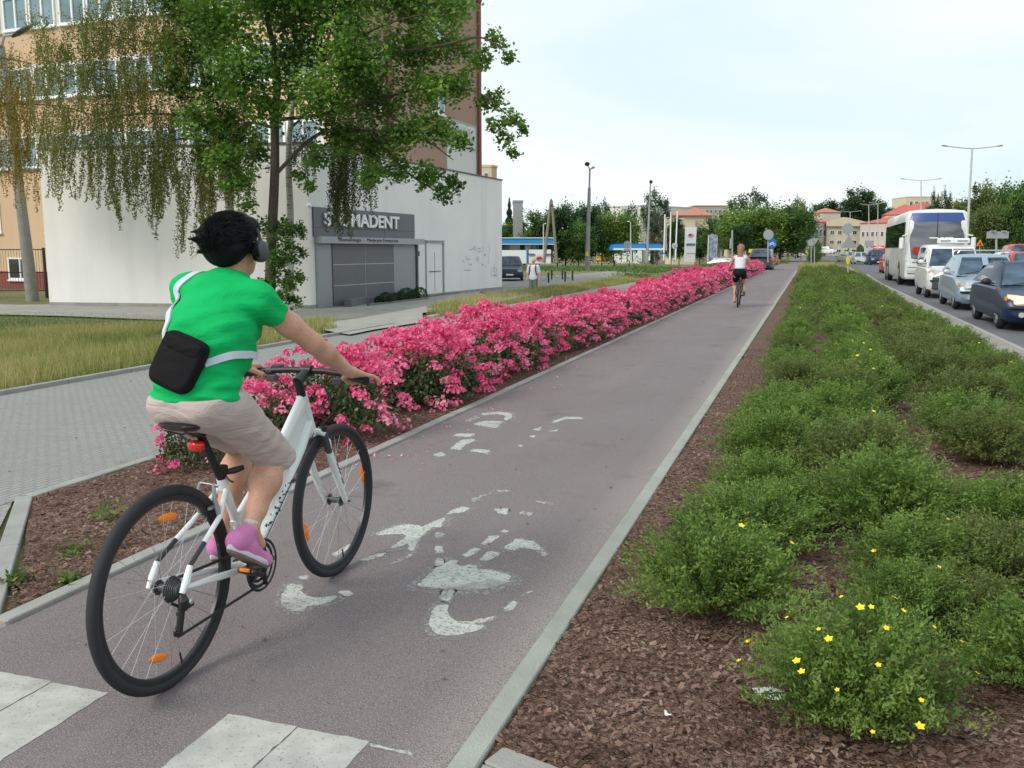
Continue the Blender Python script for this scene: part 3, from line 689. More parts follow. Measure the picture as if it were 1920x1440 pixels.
def window(pl, q0, z0, q1, z1, root, frame=MT['white'], pane=MT['paneblue'], nm=2, fw=.09, dep=.06, sill=True):
    mb = MB()
    for a, bb, c_, d_ in ((q0, z0, q1, z0 + fw), (q0, z1 - fw, q1, z1), (q0, z0 + fw, q0 + fw, z1 - fw), (q1 - fw, z0 + fw, q1, z1 - fw)): pl.quad(mb, a, bb, c_, d_, .01, dep)
    for k in range(1, nm): q = q0 + (q1 - q0) * k / nm; pl.quad(mb, q - fw * .6, z0 + fw, q + fw * .6, z1 - fw, .01, dep)
    if sill: pl.quad(mb, q0 - .05, z0 - .09, q1 + .05, z0 - .002, .01, dep + .08)
    f = under(mb.build('window', frame), root)
    p = slab(pl, 'pane', (q0 + fw, z0 + fw, q1 - fw, z1 - fw), .005, .025, pane, None); p.parent = f; p.matrix_parent_inverse = f.matrix_parent_inverse.copy()
    # child keeps world place
    p.matrix_parent_inverse = (f.matrix_parent_inverse).copy(); p.matrix_parent_inverse = Matrix.Identity(4) if False else (Matrix.Translation(root.location) @ f.matrix_parent_inverse).inverted()
    return f
for fl, (z0, z1) in enumerate(((5.83, 7.45), (9.35, 10.95), (12.87, 14.5), (16.3, 17.9))):
    mb = MB(); af.quad(mb, .9, z0 - .12, FL, z1 + .12, .0, .012); under(mb.build('window_band', MT['offwhite']), apt)
    q = 1.1; k = 0
    while q < 27: window(af, q + .013, z0, q + 1.75, z1, apt, nm=2, dep=.10); q += 2.05 if k % 2 else 1.85; k += 1
for a, bb in ((21.7, 24.6), (15.5, 18.4), (25.5, 28)): window(af, a, 2.45, bb, 4.1, apt, pane=MT['panedark'], nm=3)
for a, bb in ((19.6, 21.4), (16, 17.5), (23.5, 25)): window(af, a, -.1, bb, 1.1, apt, pane=MT['panedark'], nm=2)
for px0, px1, yb, yt in ((810, 831, 210, 150), (810, 831, 68, 8), (810, 831, -75, -130), (690, 715, 200, 150)):
    q0, zb = aside.sz(px0, yb); q1, _ = aside.sz(px1, yb); zt = aside.sz(px0, yt)[1]
    pl2 = Plane(-7.8, 42.5, ANG, out=1); pl2.o = pl2.o + pl2.n * .12
    window(pl2, q0, zb, q1, zt, apt, nm=2)
pl2 = Plane(-7.8, 42.5, ANG, out=1); pl2.o = pl2.o + pl2.n * .12
def pipe(q, name, z1, parent):
    mb = MB(); mb.tube([pl2.P(q, -.5, .12), pl2.P(q, z1, .12)], .13, 12)
    mb.tube([pl2.P(q, z1 - .6, .12), pl2.P(q, z1, .12)], [.14, .28], 12); return under(mb.build(name, MT['brownpipe'], None, True), parent)
pipe(AL + .05, 'drainpipe', 16.6, apt); pipe(pl2.s_of(728), 'drainpipe', 16.6, apt)
wq0, wz0 = pl2.sz(836, 330); wq1 = pl2.s_of(890); wz1 = pl2.sz(836, 268)[1]
under(slab(pl2, 'white_panel', (wq0, 5.2, wq1, wz1), 0, .02, MT['offwhite'], None), apt)
sq0, sz1 = pl2.sz(833, 220); sq1 = pl2.s_of(888); sz0 = pl2.sz(833, 268)[1]
bd = thing('shop_sign', 'pale rectangular lettered board high on the side of the apartment block', 'sign', pl2.P(sq0, sz0, .05))
under(slab(pl2, 'board', (sq0, sz0, sq1, sz1), .025, .10, MT['offwhite'], None), bd)
mb = MB()
for r in ((sq0, sz0, sq1, sz0 + .07), (sq0, sz1 - .07, sq1, sz1), (sq0, sz0 + .07, sq0 + .07, sz1 - .07), (sq1 - .07, sz0 + .07, sq1, sz1 - .07)): pl2.quad(mb, *r, .102, .13)
under(mb.build('board_frame', MT['grey']), bd)
wall_text(pl2, 'OPTYK', sq0 + .25, sq1 - .25, (sz0 + sz1) / 2, (sz1 - sz0) * .6, .12, MT['lightgrey'], 'lettering', bd, .04, .03)
# metal fence left of the clinic
fence = thing('metal_fence', 'dark mesh fence with square posts in front of the apartment block', 'fence', gp(10, 560))
fpl = Plane(*[(lambda p: (p.dot(RT), p.dot(FW)))(gp(-70, 560))][0], 78, out=1)
for k, q in enumerate((0, 1.35, 2.75, 3.4)):
    mb = MB(); p = fpl.P(q, 0); mb.box((p.x, p.y, .45), (.09, .09, 2.3)); under(mb.build('post', MT['black']), fence)
mb = MB()
for z in (-.3, .5, 1.5): fpl.quad(mb, 0, z, 3.4, z + .04, -.02, .02)
q = .1
while q < 3.4: fpl.quad(mb, q, -.3, q + .012, 1.5, .021, .03); q += .11
under(mb.build('mesh_panel', MT['black']), fence)
# concrete street lamp, leaning, far left
lp = thing('street_lamp', 'leaning grey concrete street lamp post left of the clinic', 'street lamp', gp(60, 564))
b0 = gp(62, 564); D0 = b0.dot(FW)
t0 = at(3, D0 - .3, zat(90, D0)); mb = MB(); mb.tube([b0 - Vector((0, 0, .2)), b0 * .5 + t0 * .5, t0], [.26, .19, .12], 14); under(mb.build('post', pm('lamp_concrete', (.27, .27, .255), .9, c2=(.20, .20, .185), scale=4, bump=.5), None, True), lp)
a1 = at(30, D0 - .5, zat(70, D0)); mb = MB(); mb.tube([t0, at(8, D0 - .4, zat(72, D0)), a1], [.06, .05, .045], 8); under(mb.build('arm', MT['grey'], None, True), lp)
a2 = at(60, D0 - .6, zat(54, D0)); dd = (a2 - a1); mb = MB(); mb.tube([a1 - dd * .25, a1 + dd * .1, a1 + dd * .6, a2], [(.06, .05), (.16, .09), (.17, .10), (.05, .04)], 12); under(mb.build('lamp_head', MT['darkgrey'], None, True), lp)
# ================================================================== SMOOTH BODIES (distance fields -> one continuous mesh)
class Field:
    def __init__(s, lo, hi, h):
        s.lo = np.array(lo, float); s.h = h; s.n = np.ceil((np.array(hi) - s.lo) / h).astype(int) + 1
        s.g = np.full(s.n, 0.5, dtype=np.float32)
    def sub(s, lo, hi):
        a = np.maximum(0, np.floor((np.array(lo) - s.lo) / s.h).astype(int)); b = np.minimum(s.n, np.ceil((np.array(hi) - s.lo) / s.h).astype(int) + 1)
        if np.any(b <= a): return None, None
        ax = [s.lo[i] + s.h * np.arange(a[i], b[i]) for i in range(3)]
        return tuple(slice(a[i], b[i]) for i in range(3)), np.meshgrid(*ax, indexing='ij', sparse=True)
    def comb(s, sl, d, k):
        o = s.g[sl]
        if k <= 0: s.g[sl] = np.minimum(o, d)
        else:
            hh = np.maximum(k - np.abs(o - d), 0) / k; s.g[sl] = np.minimum(o, d) - hh * hh * k * .25
    def cone(s, a, b, ra, rb, k=.02, sc=(1, 1, 1)):
        """tapered capsule, optionally flattened in x/y/z about its middle"""
        a, b = np.array(a, float), np.array(b, float); m = max(ra, rb) + k + 4 * s.h; m = m * max(1 / min(sc), 1) if min(sc) < 1 else m * max(sc)
        sl, P = s.sub(np.minimum(a, b) - m, np.maximum(a, b) + m)
        if sl is None: return s
        S = 1 / np.array(sc, float); mid = (a + b) / 2; X = [(P[i] - mid[i]) * S[i] for i in range(3)]; A = (a - mid) * S; B = (b - mid) * S; d = B - A; L2 = d @ d
        t = np.clip(sum((X[i] - A[i]) * d[i] for i in range(3)) / L2, 0, 1)
        q = np.sqrt(sum((X[i] - A[i] - t * d[i]) ** 2 for i in range(3))) - (ra + (rb - ra) * t)
        s.comb(sl, (q * min(sc)).astype(np.float32) if min(sc) < 1 else q.astype(np.float32), k); return s
    def ell(s, c, r, k=.02, rx=0.0, rz=0.0):
        c = np.array(c, float); r = np.array(r, float); m = max(r) + k + 4 * s.h
        sl, P = s.sub(c - m, c + m)
        if sl is None: return s
        M = np.array(Matrix.Rotation(rz, 3, 'Z') @ Matrix.Rotation(rx, 3, 'X')).T
        X = [P[i] - c[i] for i in range(3)]; Y = [sum(M[i][j] * X[j] for j in range(3)) for i in range(3)]
        k0 = np.sqrt(sum((Y[i] / r[i]) ** 2 for i in range(3))); k1 = np.sqrt(sum((Y[i] / r[i] ** 2) ** 2 for i in range(3))) + 1e-9
        s.comb(sl, (k0 * (k0 - 1) / k1).astype(np.float32), k); return s
    def grid(s): return np.meshgrid(*[s.lo[i] + s.h * np.arange(s.n[i]) for i in range(3)], indexing='ij', sparse=True)
    def cut(s, p, n, k=0.0, region=None):
        """keep the side opposite to n"""
        n = np.array(n, float); n /= np.linalg.norm(n); P = s.grid(); d = sum((P[i] - p[i]) * n[i] for i in range(3)).astype(np.float32)
        if region is not None: d = np.where(region(P), d, -1).astype(np.float32)
        s.g = np.maximum(s.g, d); return s
    def minus(s, other, k=.004): s.g = np.maximum(s.g, -other.g); return s
    def mesh(s, name, smooth=True, keep=False):
        g = s.g; sg = g < 0; nx, ny, nz_ = g.shape
        cells = np.zeros((nx-1, ny-1, nz_-1), dtype=np.int8)
        for dx in (0, 1):
            for dy in (0, 1):
                for dz in (0, 1): cells += sg[dx:nx-1+dx, dy:ny-1+dy, dz:nz_-1+dz]
        act = (cells > 0) & (cells < 8); idx = np.argwhere(act); vid = np.full(act.shape, -1, dtype=np.int64); vid[act] = np.arange(len(idx))
        acc = np.zeros((len(idx), 3)); cnt = np.zeros(len(idx))
        I = idx
        for ax in range(3):
            o1, o2 = [a for a in range(3) if a != ax]
            for u in (0, 1):
                for v in (0, 1):
                    p0 = I.copy(); p0[:, o1] += u; p0[:, o2] += v; p1 = p0.copy(); p1[:, ax] += 1
                    a = g[tuple(p0.T)]; b = g[tuple(p1.T)]; c = (a < 0) != (b < 0); t = np.where(c, a / np.where(a - b == 0, 1, a - b), 0)
                    q = p0.astype(float) - I; q[:, ax] += t; acc += q * c[:, None]; cnt += c
        V = s.lo + s.h * (I + acc / np.maximum(cnt, 1)[:, None]); Fs = []
        for ax in range(3):
            o1, o2 = (ax + 1) % 3, (ax + 2) % 3
            sl0 = [slice(None)] * 3; sl1 = [slice(None)] * 3; sl0[ax] = slice(0, g.shape[ax]-1); sl1[ax] = slice(1, g.shape[ax])
            ch = sg[tuple(sl0)] != sg[tuple(sl1)]; E = np.argwhere(ch)
            E = E[(E[:, o1] > 0) & (E[:, o2] > 0) & (E[:, o1] < g.shape[o1]-1) & (E[:, o2] < g.shape[o2]-1)]
            if not len(E): continue
            def vv(d1, d2): q = E.copy(); q[:, o1] -= d1; q[:, o2] -= d2; return vid[tuple(q.T)]
            f = np.stack([vv(1, 1), vv(0, 1), vv(0, 0), vv(1, 0)], 1)
            ins = sg[tuple(E.T)]; f[~ins] = f[~ins][:, ::-1]; f = f[(f >= 0).all(1)]; Fs.append(f)
        Fa = np.concatenate(Fs); return mesh_np(name, V, Fa, smooth)
def skinmat(name, c, c2):
    m, t, b, o = newmat(name); tcn = N(t, 'ShaderNodeTexCoord'); v = tcn.outputs['Object']
    cc = mixc(t, ramp_noise(t, v, 9, .35, .7), c, c2); cc = mixc(t, ramp_noise(t, v, 120, .5, .75, 3), cc, tuple(x * .9 for x in c)); t.links.new(cc, b.inputs['Base Color'])
    b.inputs['Roughness'].default_value = .56; b.inputs['Subsurface Weight'].default_value = .12; b.inputs['Subsurface Radius'].default_value = (.012, .005, .003); b.inputs['Subsurface Scale'].default_value = 1.0
    n2 = N(t, 'ShaderNodeTexNoise', i_Scale=220.0, i_Detail=3.0); t.links.new(v, n2.inputs['Vector']); bp = N(t, 'ShaderNodeBump', i_Strength=.15, i_Distance=.002); t.links.new(n2.outputs['Fac'], bp.inputs['Height']); t.links.new(bp.outputs[0], b.inputs['Normal'])
    return m
MT['skin'] = skinmat('skin', (.50, .26, .18), (.62, .37, .27))
def clothmat(name, c, fold=.5, rough=.85, fs=7.0):
    m, t, b, o = newmat(name); tcn = N(t, 'ShaderNodeTexCoord'); v = tcn.outputs['Object']
    cc = mixc(t, ramp_noise(t, v, 3, .35, .7), c, tuple(x * .93 for x in c)); t.links.new(cc, b.inputs['Base Color']); b.inputs['Roughness'].default_value = rough; b.inputs['Specular IOR Level'].default_value = .2; b.inputs['Sheen Weight'].default_value = .0
    n1 = N(t, 'ShaderNodeTexNoise', i_Scale=fs, i_Detail=3.0, i_Distortion=1.2); mp = N(t, 'ShaderNodeMapping'); mp.inputs['Scale'].default_value = (1, .7, 2.2); t.links.new(v, mp.inputs['Vector']); t.links.new(mp.outputs[0], n1.inputs['Vector'])
    b1 = N(t, 'ShaderNodeBump', i_Strength=fold, i_Distance=.03); t.links.new(n1.outputs['Fac'], b1.inputs['Height'])
    n2 = N(t, 'ShaderNodeTexNoise', i_Scale=500.0, i_Detail=2.0); t.links.new(v, n2.inputs['Vector']); b2 = N(t, 'ShaderNodeBump', i_Strength=.2, i_Distance=.001); t.links.new(n2.outputs['Fac'], b2.inputs['Height']); t.links.new(b1.outputs[0], b2.inputs['Normal']); t.links.new(b2.outputs[0], b.inputs['Normal'])
    return m
MT['greenshirt'] = clothmat('green_shirt', (.002, .42, .115), .38, fs=8.0); MT['shorts'] = clothmat('beige_shorts', (.50, .42, .40), .5)
MT['bag'] = clothmat('black_bag', (.006, .006, .008), .25, .8); MT['strapmat'] = clothmat('pale_strap', (.55, .62, .70), .1)
MT['hair'] = pm('black_hair', (.0025, .0025, .004), .6, spec=.18, scale=30); MT['pink'] = clothmat('pink_shoe', (.58, .20, .44), .2, .6, 20); MT['sole'] = pm('shoe_sole', (.62, .60, .62), .6); MT['soledark'] = pm('sole_tread', (.20, .14, .12), .8, c2=(.30, .22, .20), scale=40)

# ================================================================== BICYCLE (local: y forward, rear axle over the origin, z up)
WB, WR = 1.15, .348
def spoke_mesh(n=28, hub_r=.022, rim_r=.300, rs=.0011, halfw=.03):
    mb = MB()
    for k in range(n):
        a = 2 * math.pi * k / n; sd_ = 1 if k % 2 else -1; ah = a + (1 if (k // 2) % 2 else -1) * R(62)
        p = Vector((sd_ * halfw, math.cos(ah) * hub_r, math.sin(ah) * hub_r)); q = Vector((sd_ * .004, math.cos(a) * rim_r, math.sin(a) * rim_r)); mb.tube([p, q], rs, 4, False)
    return mb
def make_wheel(root, y, name, detail, refl=(), tyre_r=.019):
    w = thing(name, None, None); w.parent = root; w.location = (0, y, WR)
    mb = MB(); mb.ring((0, 0, 0), WR - tyre_r, tyre_r, n=72 if detail else 32, m=12 if detail else 8); mb.build('tyre', MT['rubber'], w, True, 60)
    mb = MB(); n = 72 if detail else 32; pr_ = [(-.011, .316), (.011, .316), (.011, .300), (.006, .292), (-.006, .292), (-.011, .300)]
    V = []; Fs = []
    for i in range(n):
        th = 2*math.pi*i/n
        for (a, q) in pr_: V.append((a, q*math.cos(th), q*math.sin(th)))
    for i in range(n):
        for j in range(6): Fs.append((i*6+j, i*6+(j+1)%6, ((i+1)%n)*6+(j+1)%6, ((i+1)%n)*6+j))
    mb._add(V, Fs); mb.build('rim', MT['rimmat'], w, True, 40)
    spoke_mesh(28 if detail else 16, rs=.0009 if detail else .003).build('spokes', MT['steel'], w)
    mb = MB(); mb.cyl((0, 0, 0), .014, .07, 14, 'x'); mb.cyl((-.03, 0, 0), .026, .004, 16, 'x'); mb.cyl((.03, 0, 0), .026, .004, 16, 'x'); mb.cyl((0, 0, 0), .005, .15, 8, 'x'); mb.build('hub', MT['darkgrey'], w, True)
    for (ry_, rz_) in refl:
        v = Vector((0, ry_, rz_)); a = v.normalized(); tdir = Vector((0, -a.z, a.y)); mb = MB()
        rot = Matrix((Vector((1, 0, 0)), tdir, a)).transposed()
        mb.ell(v, (.006, .048, .0145), 16, 8, rot); mb.build('reflector', MT['amber'], w, True)
    if detail:
        mb = MB(); a = Vector((0, .20, -.98)).normalized(); mb.tube([a * .292, a * .255], .0035, 6); mb.build('valve', MT['black'], w)
    return w
m, t, b, o = newmat('amber'); b.inputs['Base Color'].default_value = (.95, .25, .01, 1); b.inputs['Roughness'].default_value = .25
vo = N(t, 'ShaderNodeTexVoronoi', i_Scale=160.0); tcn = N(t, 'ShaderNodeTexCoord'); t.links.new(tcn.outputs['Object'], vo.inputs['Vector']); bp = N(t, 'ShaderNodeBump', i_Strength=.6, i_Distance=.003); t.links.new(vo.outputs['Distance'], bp.inputs['Height']); t.links.new(bp.outputs[0], b.inputs['Normal']); MT['amber'] = m
MT['rimmat'] = pm('rim_black', (.03, .03, .035), .35, .4); MT['framewhite'] = pm('frame_paint', (.74, .79, .80), .25, vary=.03, coat=.5)
MT['redlens'] = pm('red_lens', (.75, .01, .01), .2, coat=.5); MT['framedark'] = pm('frame_dark', (.02, .022, .025), .3)
def make_bike(name, label, loc, rz, fm, detail=True):
    root = thing(name, label, 'bicycle', loc, rz)
    make_wheel(root, 0, 'rear_wheel', detail, [(.03, .238), (-.055, -.222)] if detail else [])
    make_wheel(root, WB, 'front_wheel', detail, [(.262, .055), (-.255, -.075)] if detail else [])
    n = 16 if detail else 8
    BBp = Vector((0, .475, .275)); HB, HT = Vector((0, .955, .70)), Vector((0, .893, .865)); SC = Vector((0, .337, .625))
    fr = MB()
    fr.tube([HB + (HB-HT).normalized()*.015, HT], [.026, .024], n)
    fr.tube([HB.lerp(HT, .28), HB.lerp(HT, .2) * .82 + BBp * .18, BBp * .5 + HB * .5, BBp], [(.026, .032), (.029, .030), (.026, .028), (.023, .026)], n)
    fr.tube([HT.lerp(HB, .15), Vector((0, .70, .665)), Vector((0, .385, .455))], [(.020, .042), (.020, .030), (.016, .018)], n)
    fr.poly([(.012, .90, .80), (.012, .94, .72), (.012, .76, .58), (.012, .72, .67)], (-.024, 0, 0))
    fr.tube([BBp, SC], .0165, n); fr.tube([SC - Vector((0, -.003, .02)), SC + Vector((0, -.008, .022))], .0205, n); fr.cyl(BBp, .022, .07, 14, 'x')
    for s in (-1, 1):
        fr.tube([BBp + Vector((s*.022, 0, 0)), (s*.034, .37, .288), (s*.052, .22, .318), (s*.066, .02, .352)], [(.011, .013)] * 3 + [(.009, .009)], 10)
        fr.tube([SC + Vector((s*.016, -.01, -.02)), (s*.045, .245, .53), (s*.058, .135, .47)], .0095, 10)
        fr.tube([(s*.066, .045, .42), (s*.068, .02, .375), (s*.066, -.005, .340)], [.010, .014, .010], 10)
    fr.build('frame', fm, root, True)
    for s in (-1, 1):
        mb = MB(); mb.tube([(s*.058, .135, .47), (s*.066, .045, .42)], .0085, 10); mb.build('seat_stay', MT['framedark'], root, True)
    # fork
    fk = MB(); CRN = Vector((0, .978, .672))
    for s in (-1, 1):
        fk.tube([(s*.055, 1.012, .60), (s*.056, 1.06, .50), (s*.055, 1.115, .40), (s*.052, WB, .348)], [.0165, .0175, .014, .013], n)
    fk.tube([(-.055, 1.018, .615), (-.05, 1.02, .65), (0, 1.02, .70), (.05, 1.02, .65), (.055, 1.018, .615)], .009, 8)
    fork = fk.build('fork', fm, root, True)
    mb = MB()
    for s in (-1, 1): mb = MB(); mb.tube([(s*.052, .982, .69), (s*.055, 1.014, .60)], .0125, n); mb.build('stanchion', MT['darkgrey'], fork, True)
    mb = MB(); mb.tube([(-.058, .980, .69), (-.03, .968, .70), (.03, .968, .70), (.058, .980, .69)], [(.017, .014)] * 4, 10); mb.build('crown', fm, fork, True)
    mb = MB(); mb.cyl((.054, .976, .71), .013, .02, 12); mb.cyl((-.054, .976, .71), .013, .02, 12); mb.build('fork_caps', MT['framedark'], fork, True)
    # front end
    mb = MB(); mb.tube([HT, Vector((0, .868, .935))], .019, n); mb.tube([Vector((0, .862, .925)), Vector((0, .945, .962))], [.022, .02], n); mb.cyl((0, .945, .964), .024, .045, 14, 'x'); mb.build('stem', MT['black'], root, True)
    mb = MB(); mb.tube([(-.20, .935, .958), (-.08, .945, .965), (.08, .945, .965), (.20, .925, .958)], .0135, 12); mb.tube([(-.315, .905, .945), (-.19, .936, .958)], .0115, 12); mb.tube([(.19, .927, .958), (.305, .868, .945)], .0115, 12)
    bar = mb.build('handlebar', MT['black'], root, True)
    for s, yy in ((-1, .905), (1, .868)):
        mb = MB(); a = Vector((s*.31, yy, .945)); bb = Vector((s*.195, .935 if s < 0 else .925, .957)); d = (a - bb).normalized()
        mb.tube([a - d*.115, a - d*.09, a - d * .045, a], [.0155, .0165, .0175, .0165], 14); mb.cyl(a + d*.003, .018, .006, 14, d); mb.build('grip', MT['black'], bar, True)
        mb = MB(); c = bb - d * .015; mb.cyl(c, .018, .025, 12, d); mb.tube([c, c + Vector((s*.01, .045, -.02)), c + Vector((s*.05, .065, -.035)), c + Vector((s*.11, .055, -.045))], [.012, .009, .007, .006], 8); mb.box(c + Vector((-s*.03, .02, .018)), (.045, .04, .02), bev=.006); mb.box(c + Vector((-s*.02, -.01, -.03)), (.05, .035, .03), bev=.008); mb.build('brake_lever', MT['darkgrey'], bar, True)
    # saddle
    mb = MB(); rings = []
    for (yy, hw, zt_, th) in ((.075, .045, .885, .012), (.10, .078, .893, .03), (.15, .080, .888, .035), (.21, .055, .880, .035), (.28, .028, .876, .03), (.335, .020, .872, .026), (.352, .010, .866, .016)):
        rings.append([Vector((hw*math.cos(th_), yy, zt_ - th/2 + th/2*math.sin(th_) + .004 * abs(math.cos(th_)))) for th_ in [2*math.pi*k/14 for k in range(14)]])
    mb.loft(rings); sdl = mb.build('saddle', MT['black'], root, True, 60)
    mb = MB()
    for s in (-1, 1): mb.tube([(s*.035, .09, .865), (s*.022, .15, .842), (s*.022, .24, .842), (s*.010, .32, .860)], .0035, 6)
    mb.build('saddle_rails', MT['darkgrey'], sdl, True)
    mb = MB(); mb.tube([SC, SC.lerp(Vector((0, .215, .84)), .5), Vector((0, .215, .838))], .0145, n); mb.box((0, .213, .840), (.05, .05, .03), bev=.008); mb.tube([SC + Vector((0, -.01, .035)), SC + Vector((0, -.015, .065))], [.024, .028], 12); mb.tube([SC + Vector((0, .0, .04)), SC + Vector((.03, .03, .045)), SC + Vector((.045, .06, .05))], [.01, .013, .01], 8); mb.tube([SC + Vector((.01, -.01, .04)), SC + Vector((.04, -.02, .02)), SC + Vector((.02, .03, .0))], .004, 6)
    mb.build('seatpost', MT['black'], root, True)
    if detail:
        mb = MB(); mb.box((0, .195, .795), (.062, .035, .036), bev=.012); rl = mb.build('rear_light', MT['redlens'], root, True, 50)
        mb = MB(); mb.box((0, .213, .795), (.045, .02, .03), bev=.005); mb.build('light_bracket', MT['black'], rl)
    # drivetrain
    cx = .047
    mb = MB(); mb.ring(BBp + Vector((cx + .008, 0, 0)), .096, .006, n=40, m=6, sx=.5); mb.ring(BBp + Vector((cx, 0, 0)), .082, .007, n=40, m=6, sx=.4); mb.ring(BBp + Vector((cx - .007, 0, 0)), .064, .006, n=32, m=6, sx=.4)
    for k in range(5):
        a = 2*math.pi*k/5; mb.tube([BBp + Vector((cx + .004, 0, 0)), BBp + Vector((cx + .004, .09*math.cos(a), .09*math.sin(a)))], [.016, .008], 8)
    mb.cyl(BBp + Vector((cx, 0, 0)), .03, .02, 16, 'x')
    cs = mb.build('crankset', MT['black'], root, True)
    PR, PL_ = BBp + Vector((.075, -.165, .035)), BBp + Vector((-.075, .165, -.035))
    for nm_, s, P_ in (('crank_arm', 1, PR), ('crank_arm', -1, PL_)):
        mb = MB(); mb.tube([BBp + Vector((s*.062, 0, 0)), P_], [(.014, .010), (.011, .008)], 10); mb.build(nm_, MT['darkgrey'], cs, True)
        mb = MB(); mb.box(P_ + Vector((s*.045, 0, 0)), (.075, .075, .018), bev=.006, rot=Matrix.Rotation(R(-30 if s > 0 else -5), 3, 'X')); pd = mb.build('pedal', MT['black'], root, True)
        for yy in (-.043,):
            mb = MB(); mb.box(P_ + Vector((s*.045, yy * .9, (.022 if s > 0 else .003))), (.04, .008, .013), bev=.002); mb.build('pedal_reflector', MT['amber'], pd)
    if detail:
        mb = MB()
        for k, r in enumerate((.046, .042, .038, .034, .030, .026, .023)): mb.cyl((.024 + k * .005, 0, WR), r, .0028, 24, 'x')
        mb.cyl((.035, 0, WR), .02, .04, 14, 'x'); mb.build('cassette', MT['darkgrey'], root, True)
        mb = MB(); mb.tube([(.062, .0, .335), (.072, -.005, .315), (.066, .0, .285)], [.012, .018, .016], 10); mb.box((.066, .02, .293), (.03, .05, .022), bev=.008); mb.box((.060, -.012, .245), (.016, .03, .085), bev=.006, rot=Matrix.Rotation(R(-14), 3, 'X')); mb.cyl((.055, -.002, .272), .018, .008, 14, 'x'); mb.cyl((.055, -.022, .212), .018, .008, 14, 'x')
        mb.build('derailleur', MT['black'], root, True)
        mb = MB(); mb.box((.072, .028, .300), (.02, .028, .015), bev=.005); mb.build('derailleur_body', MT['steel'], root, True)
        mb = MB(); z1 = BBp.z + .082
        mb.tube([(.046, .0, WR + .042), (.047, .475, z1)], [(.003, .006)] * 2, 6); mb.tube([(.055, -.022, .194), (.047, .455, BBp.z - .080)], [(.003, .006)] * 2, 6); mb.tube([(.055, -.002, .29), (.046, -.035, .315)], [(.003, .006)] * 2, 6)
        mb.build('chain', MT['framedark'], root, True)
        # v-brakes
        for (yy, zz, name_) in ((.985, .665, 'front_brake'), (.262, .600, 'rear_brake')):
            mb = MB()
            for s in (-1, 1): mb.tube([(s*.04, yy + (.03 if yy > .5 else -.015), zz - .06), (s*.037, yy + (.012 if yy > .5 else -.03), zz + .0), (s*.028, yy + .0 - (.02 if yy < .5 else 0), zz + .05)], [.009, .008, .006], 8); mb.box((s*.022, yy + (.035 if yy > .5 else -.02), zz - .035), (.012, .055, .012), rz=0, bev=.003)
            mb.tube([(-.03, yy - (.02 if yy < .5 else 0), zz + .05), (.05, yy - (.02 if yy < .5 else 0), zz + .045)], .003, 6); mb.build(name_, MT['grey' if yy < .5 else 'darkgrey'], root, True)
        mb = MB()
        for a_, c_ in (((.16, .95, .93), (.03, .99, .72)), ((-.16, .95, .93), (-.01, .93, .70)), ((.13, .95, .93), (-.035, .90, .70)), ((.05, .99, .72), (.02, .93, .67))):
            a_, c_ = Vector(a_), Vector(c_); md = (a_ + c_) / 2 + Vector((.0, .055, -.015)); mb.tube([a_, a_.lerp(md, .6) + Vector((0, .02, .01)), md, c_.lerp(md, .5) + Vector((0, .02, 0)), c_], .0028, 6)
        mb.tube([HB + Vector((.028, -.02, .0)), BBp + Vector((.03, .02, .03))], .002, 6)
        mb.build('cables', MT['framedark'], root, True)
        # lettering on the down tube and fork: small dark strokes
        mb = MB(); rr = random.Random(5); ax = (BBp - HB).normalized(); nn = Vector((0, ax.z, -ax.y))
        for k in range(13):
            q = .16 + k * .05 + rr.uniform(-.01, .01); c = HB.lerp(BBp, q); hh = .030
            if c.z < .30: break
            sf = lambda th, l: c + ax * l + (Vector((1, 0, 0)) * math.cos(th) * .0285 + nn * math.sin(th) * .0285)
            for j in range(3):
                t0_ = R(rr.uniform(15, 60)); l0 = rr.uniform(-.012, .012); t1_ = t0_ + R(rr.uniform(-28, 28)); l1 = l0 + rr.uniform(-.012, .012)
                mb.tube([sf(t0_, l0), sf((t0_ + t1_) / 2, (l0 + l1) / 2), sf(t1_, l1)], [.0028] * 3, 5)
        mb.build('frame_lettering', MT['framedark'], root)
        mb = MB()
        for zz in (.545, .53, .505, .47, .455): mb.tube([(.072, 1.035 + (.56-zz)*.5, zz), (.0735, 1.05 + (.56-zz)*.5, zz - .012)], .0025, 5)
        mb.build('fork_lettering', MT['framedark'], fork)
    return root
bike = make_bike('bicycle', 'white city bicycle with orange wheel reflectors ridden by the woman in green', (-2.0, 2.40, .004), 0, MT['framewhite'])
# ================================================================== THE RIDER (world = local + (-2, 0, 0))
def to_world(o, root): o.location = (0, 0, 0); return o
rider = thing('person', 'woman in a green t-shirt and beige shorts with headphones, riding the white bicycle away', 'person', (-2.0, 2.62, .0))
OX = np.array([0., -2.62, 0.])
def part(name, fld, mat, parent=rider):
    me = fld.mesh(name); o = link(name, me, parent, mat); me.transform(Matrix.Translation((0, -2.62, 0))); return o
J = dict(pel=(0, 2.60, .935), sp1=(0, 2.645, 1.06), sp2=(0, 2.705, 1.19), ch=(0, 2.775, 1.295), nk=(0, 2.865, 1.392), hd=(.004, 2.865, 1.478),
    shR=(.148, 2.795, 1.288), elR=(.262, 2.955, 1.130), wrR=(.292, 3.175, .995), shL=(-.158, 2.80, 1.325), elL=(-.285, 2.99, 1.135), wrL=(-.285, 3.235, .995),
    hpR=(.09, 2.65, .895), knR=(.105, 2.915, .705), anR=(.110, 2.725, .465), hpL=(-.09, 2.65, .895), knL=(-.105, 3.03, .73), anL=(-.110, 2.845, .385))
f = Field((-.40, 2.42, .20), (.40, 3.42, 1.64), .0052)
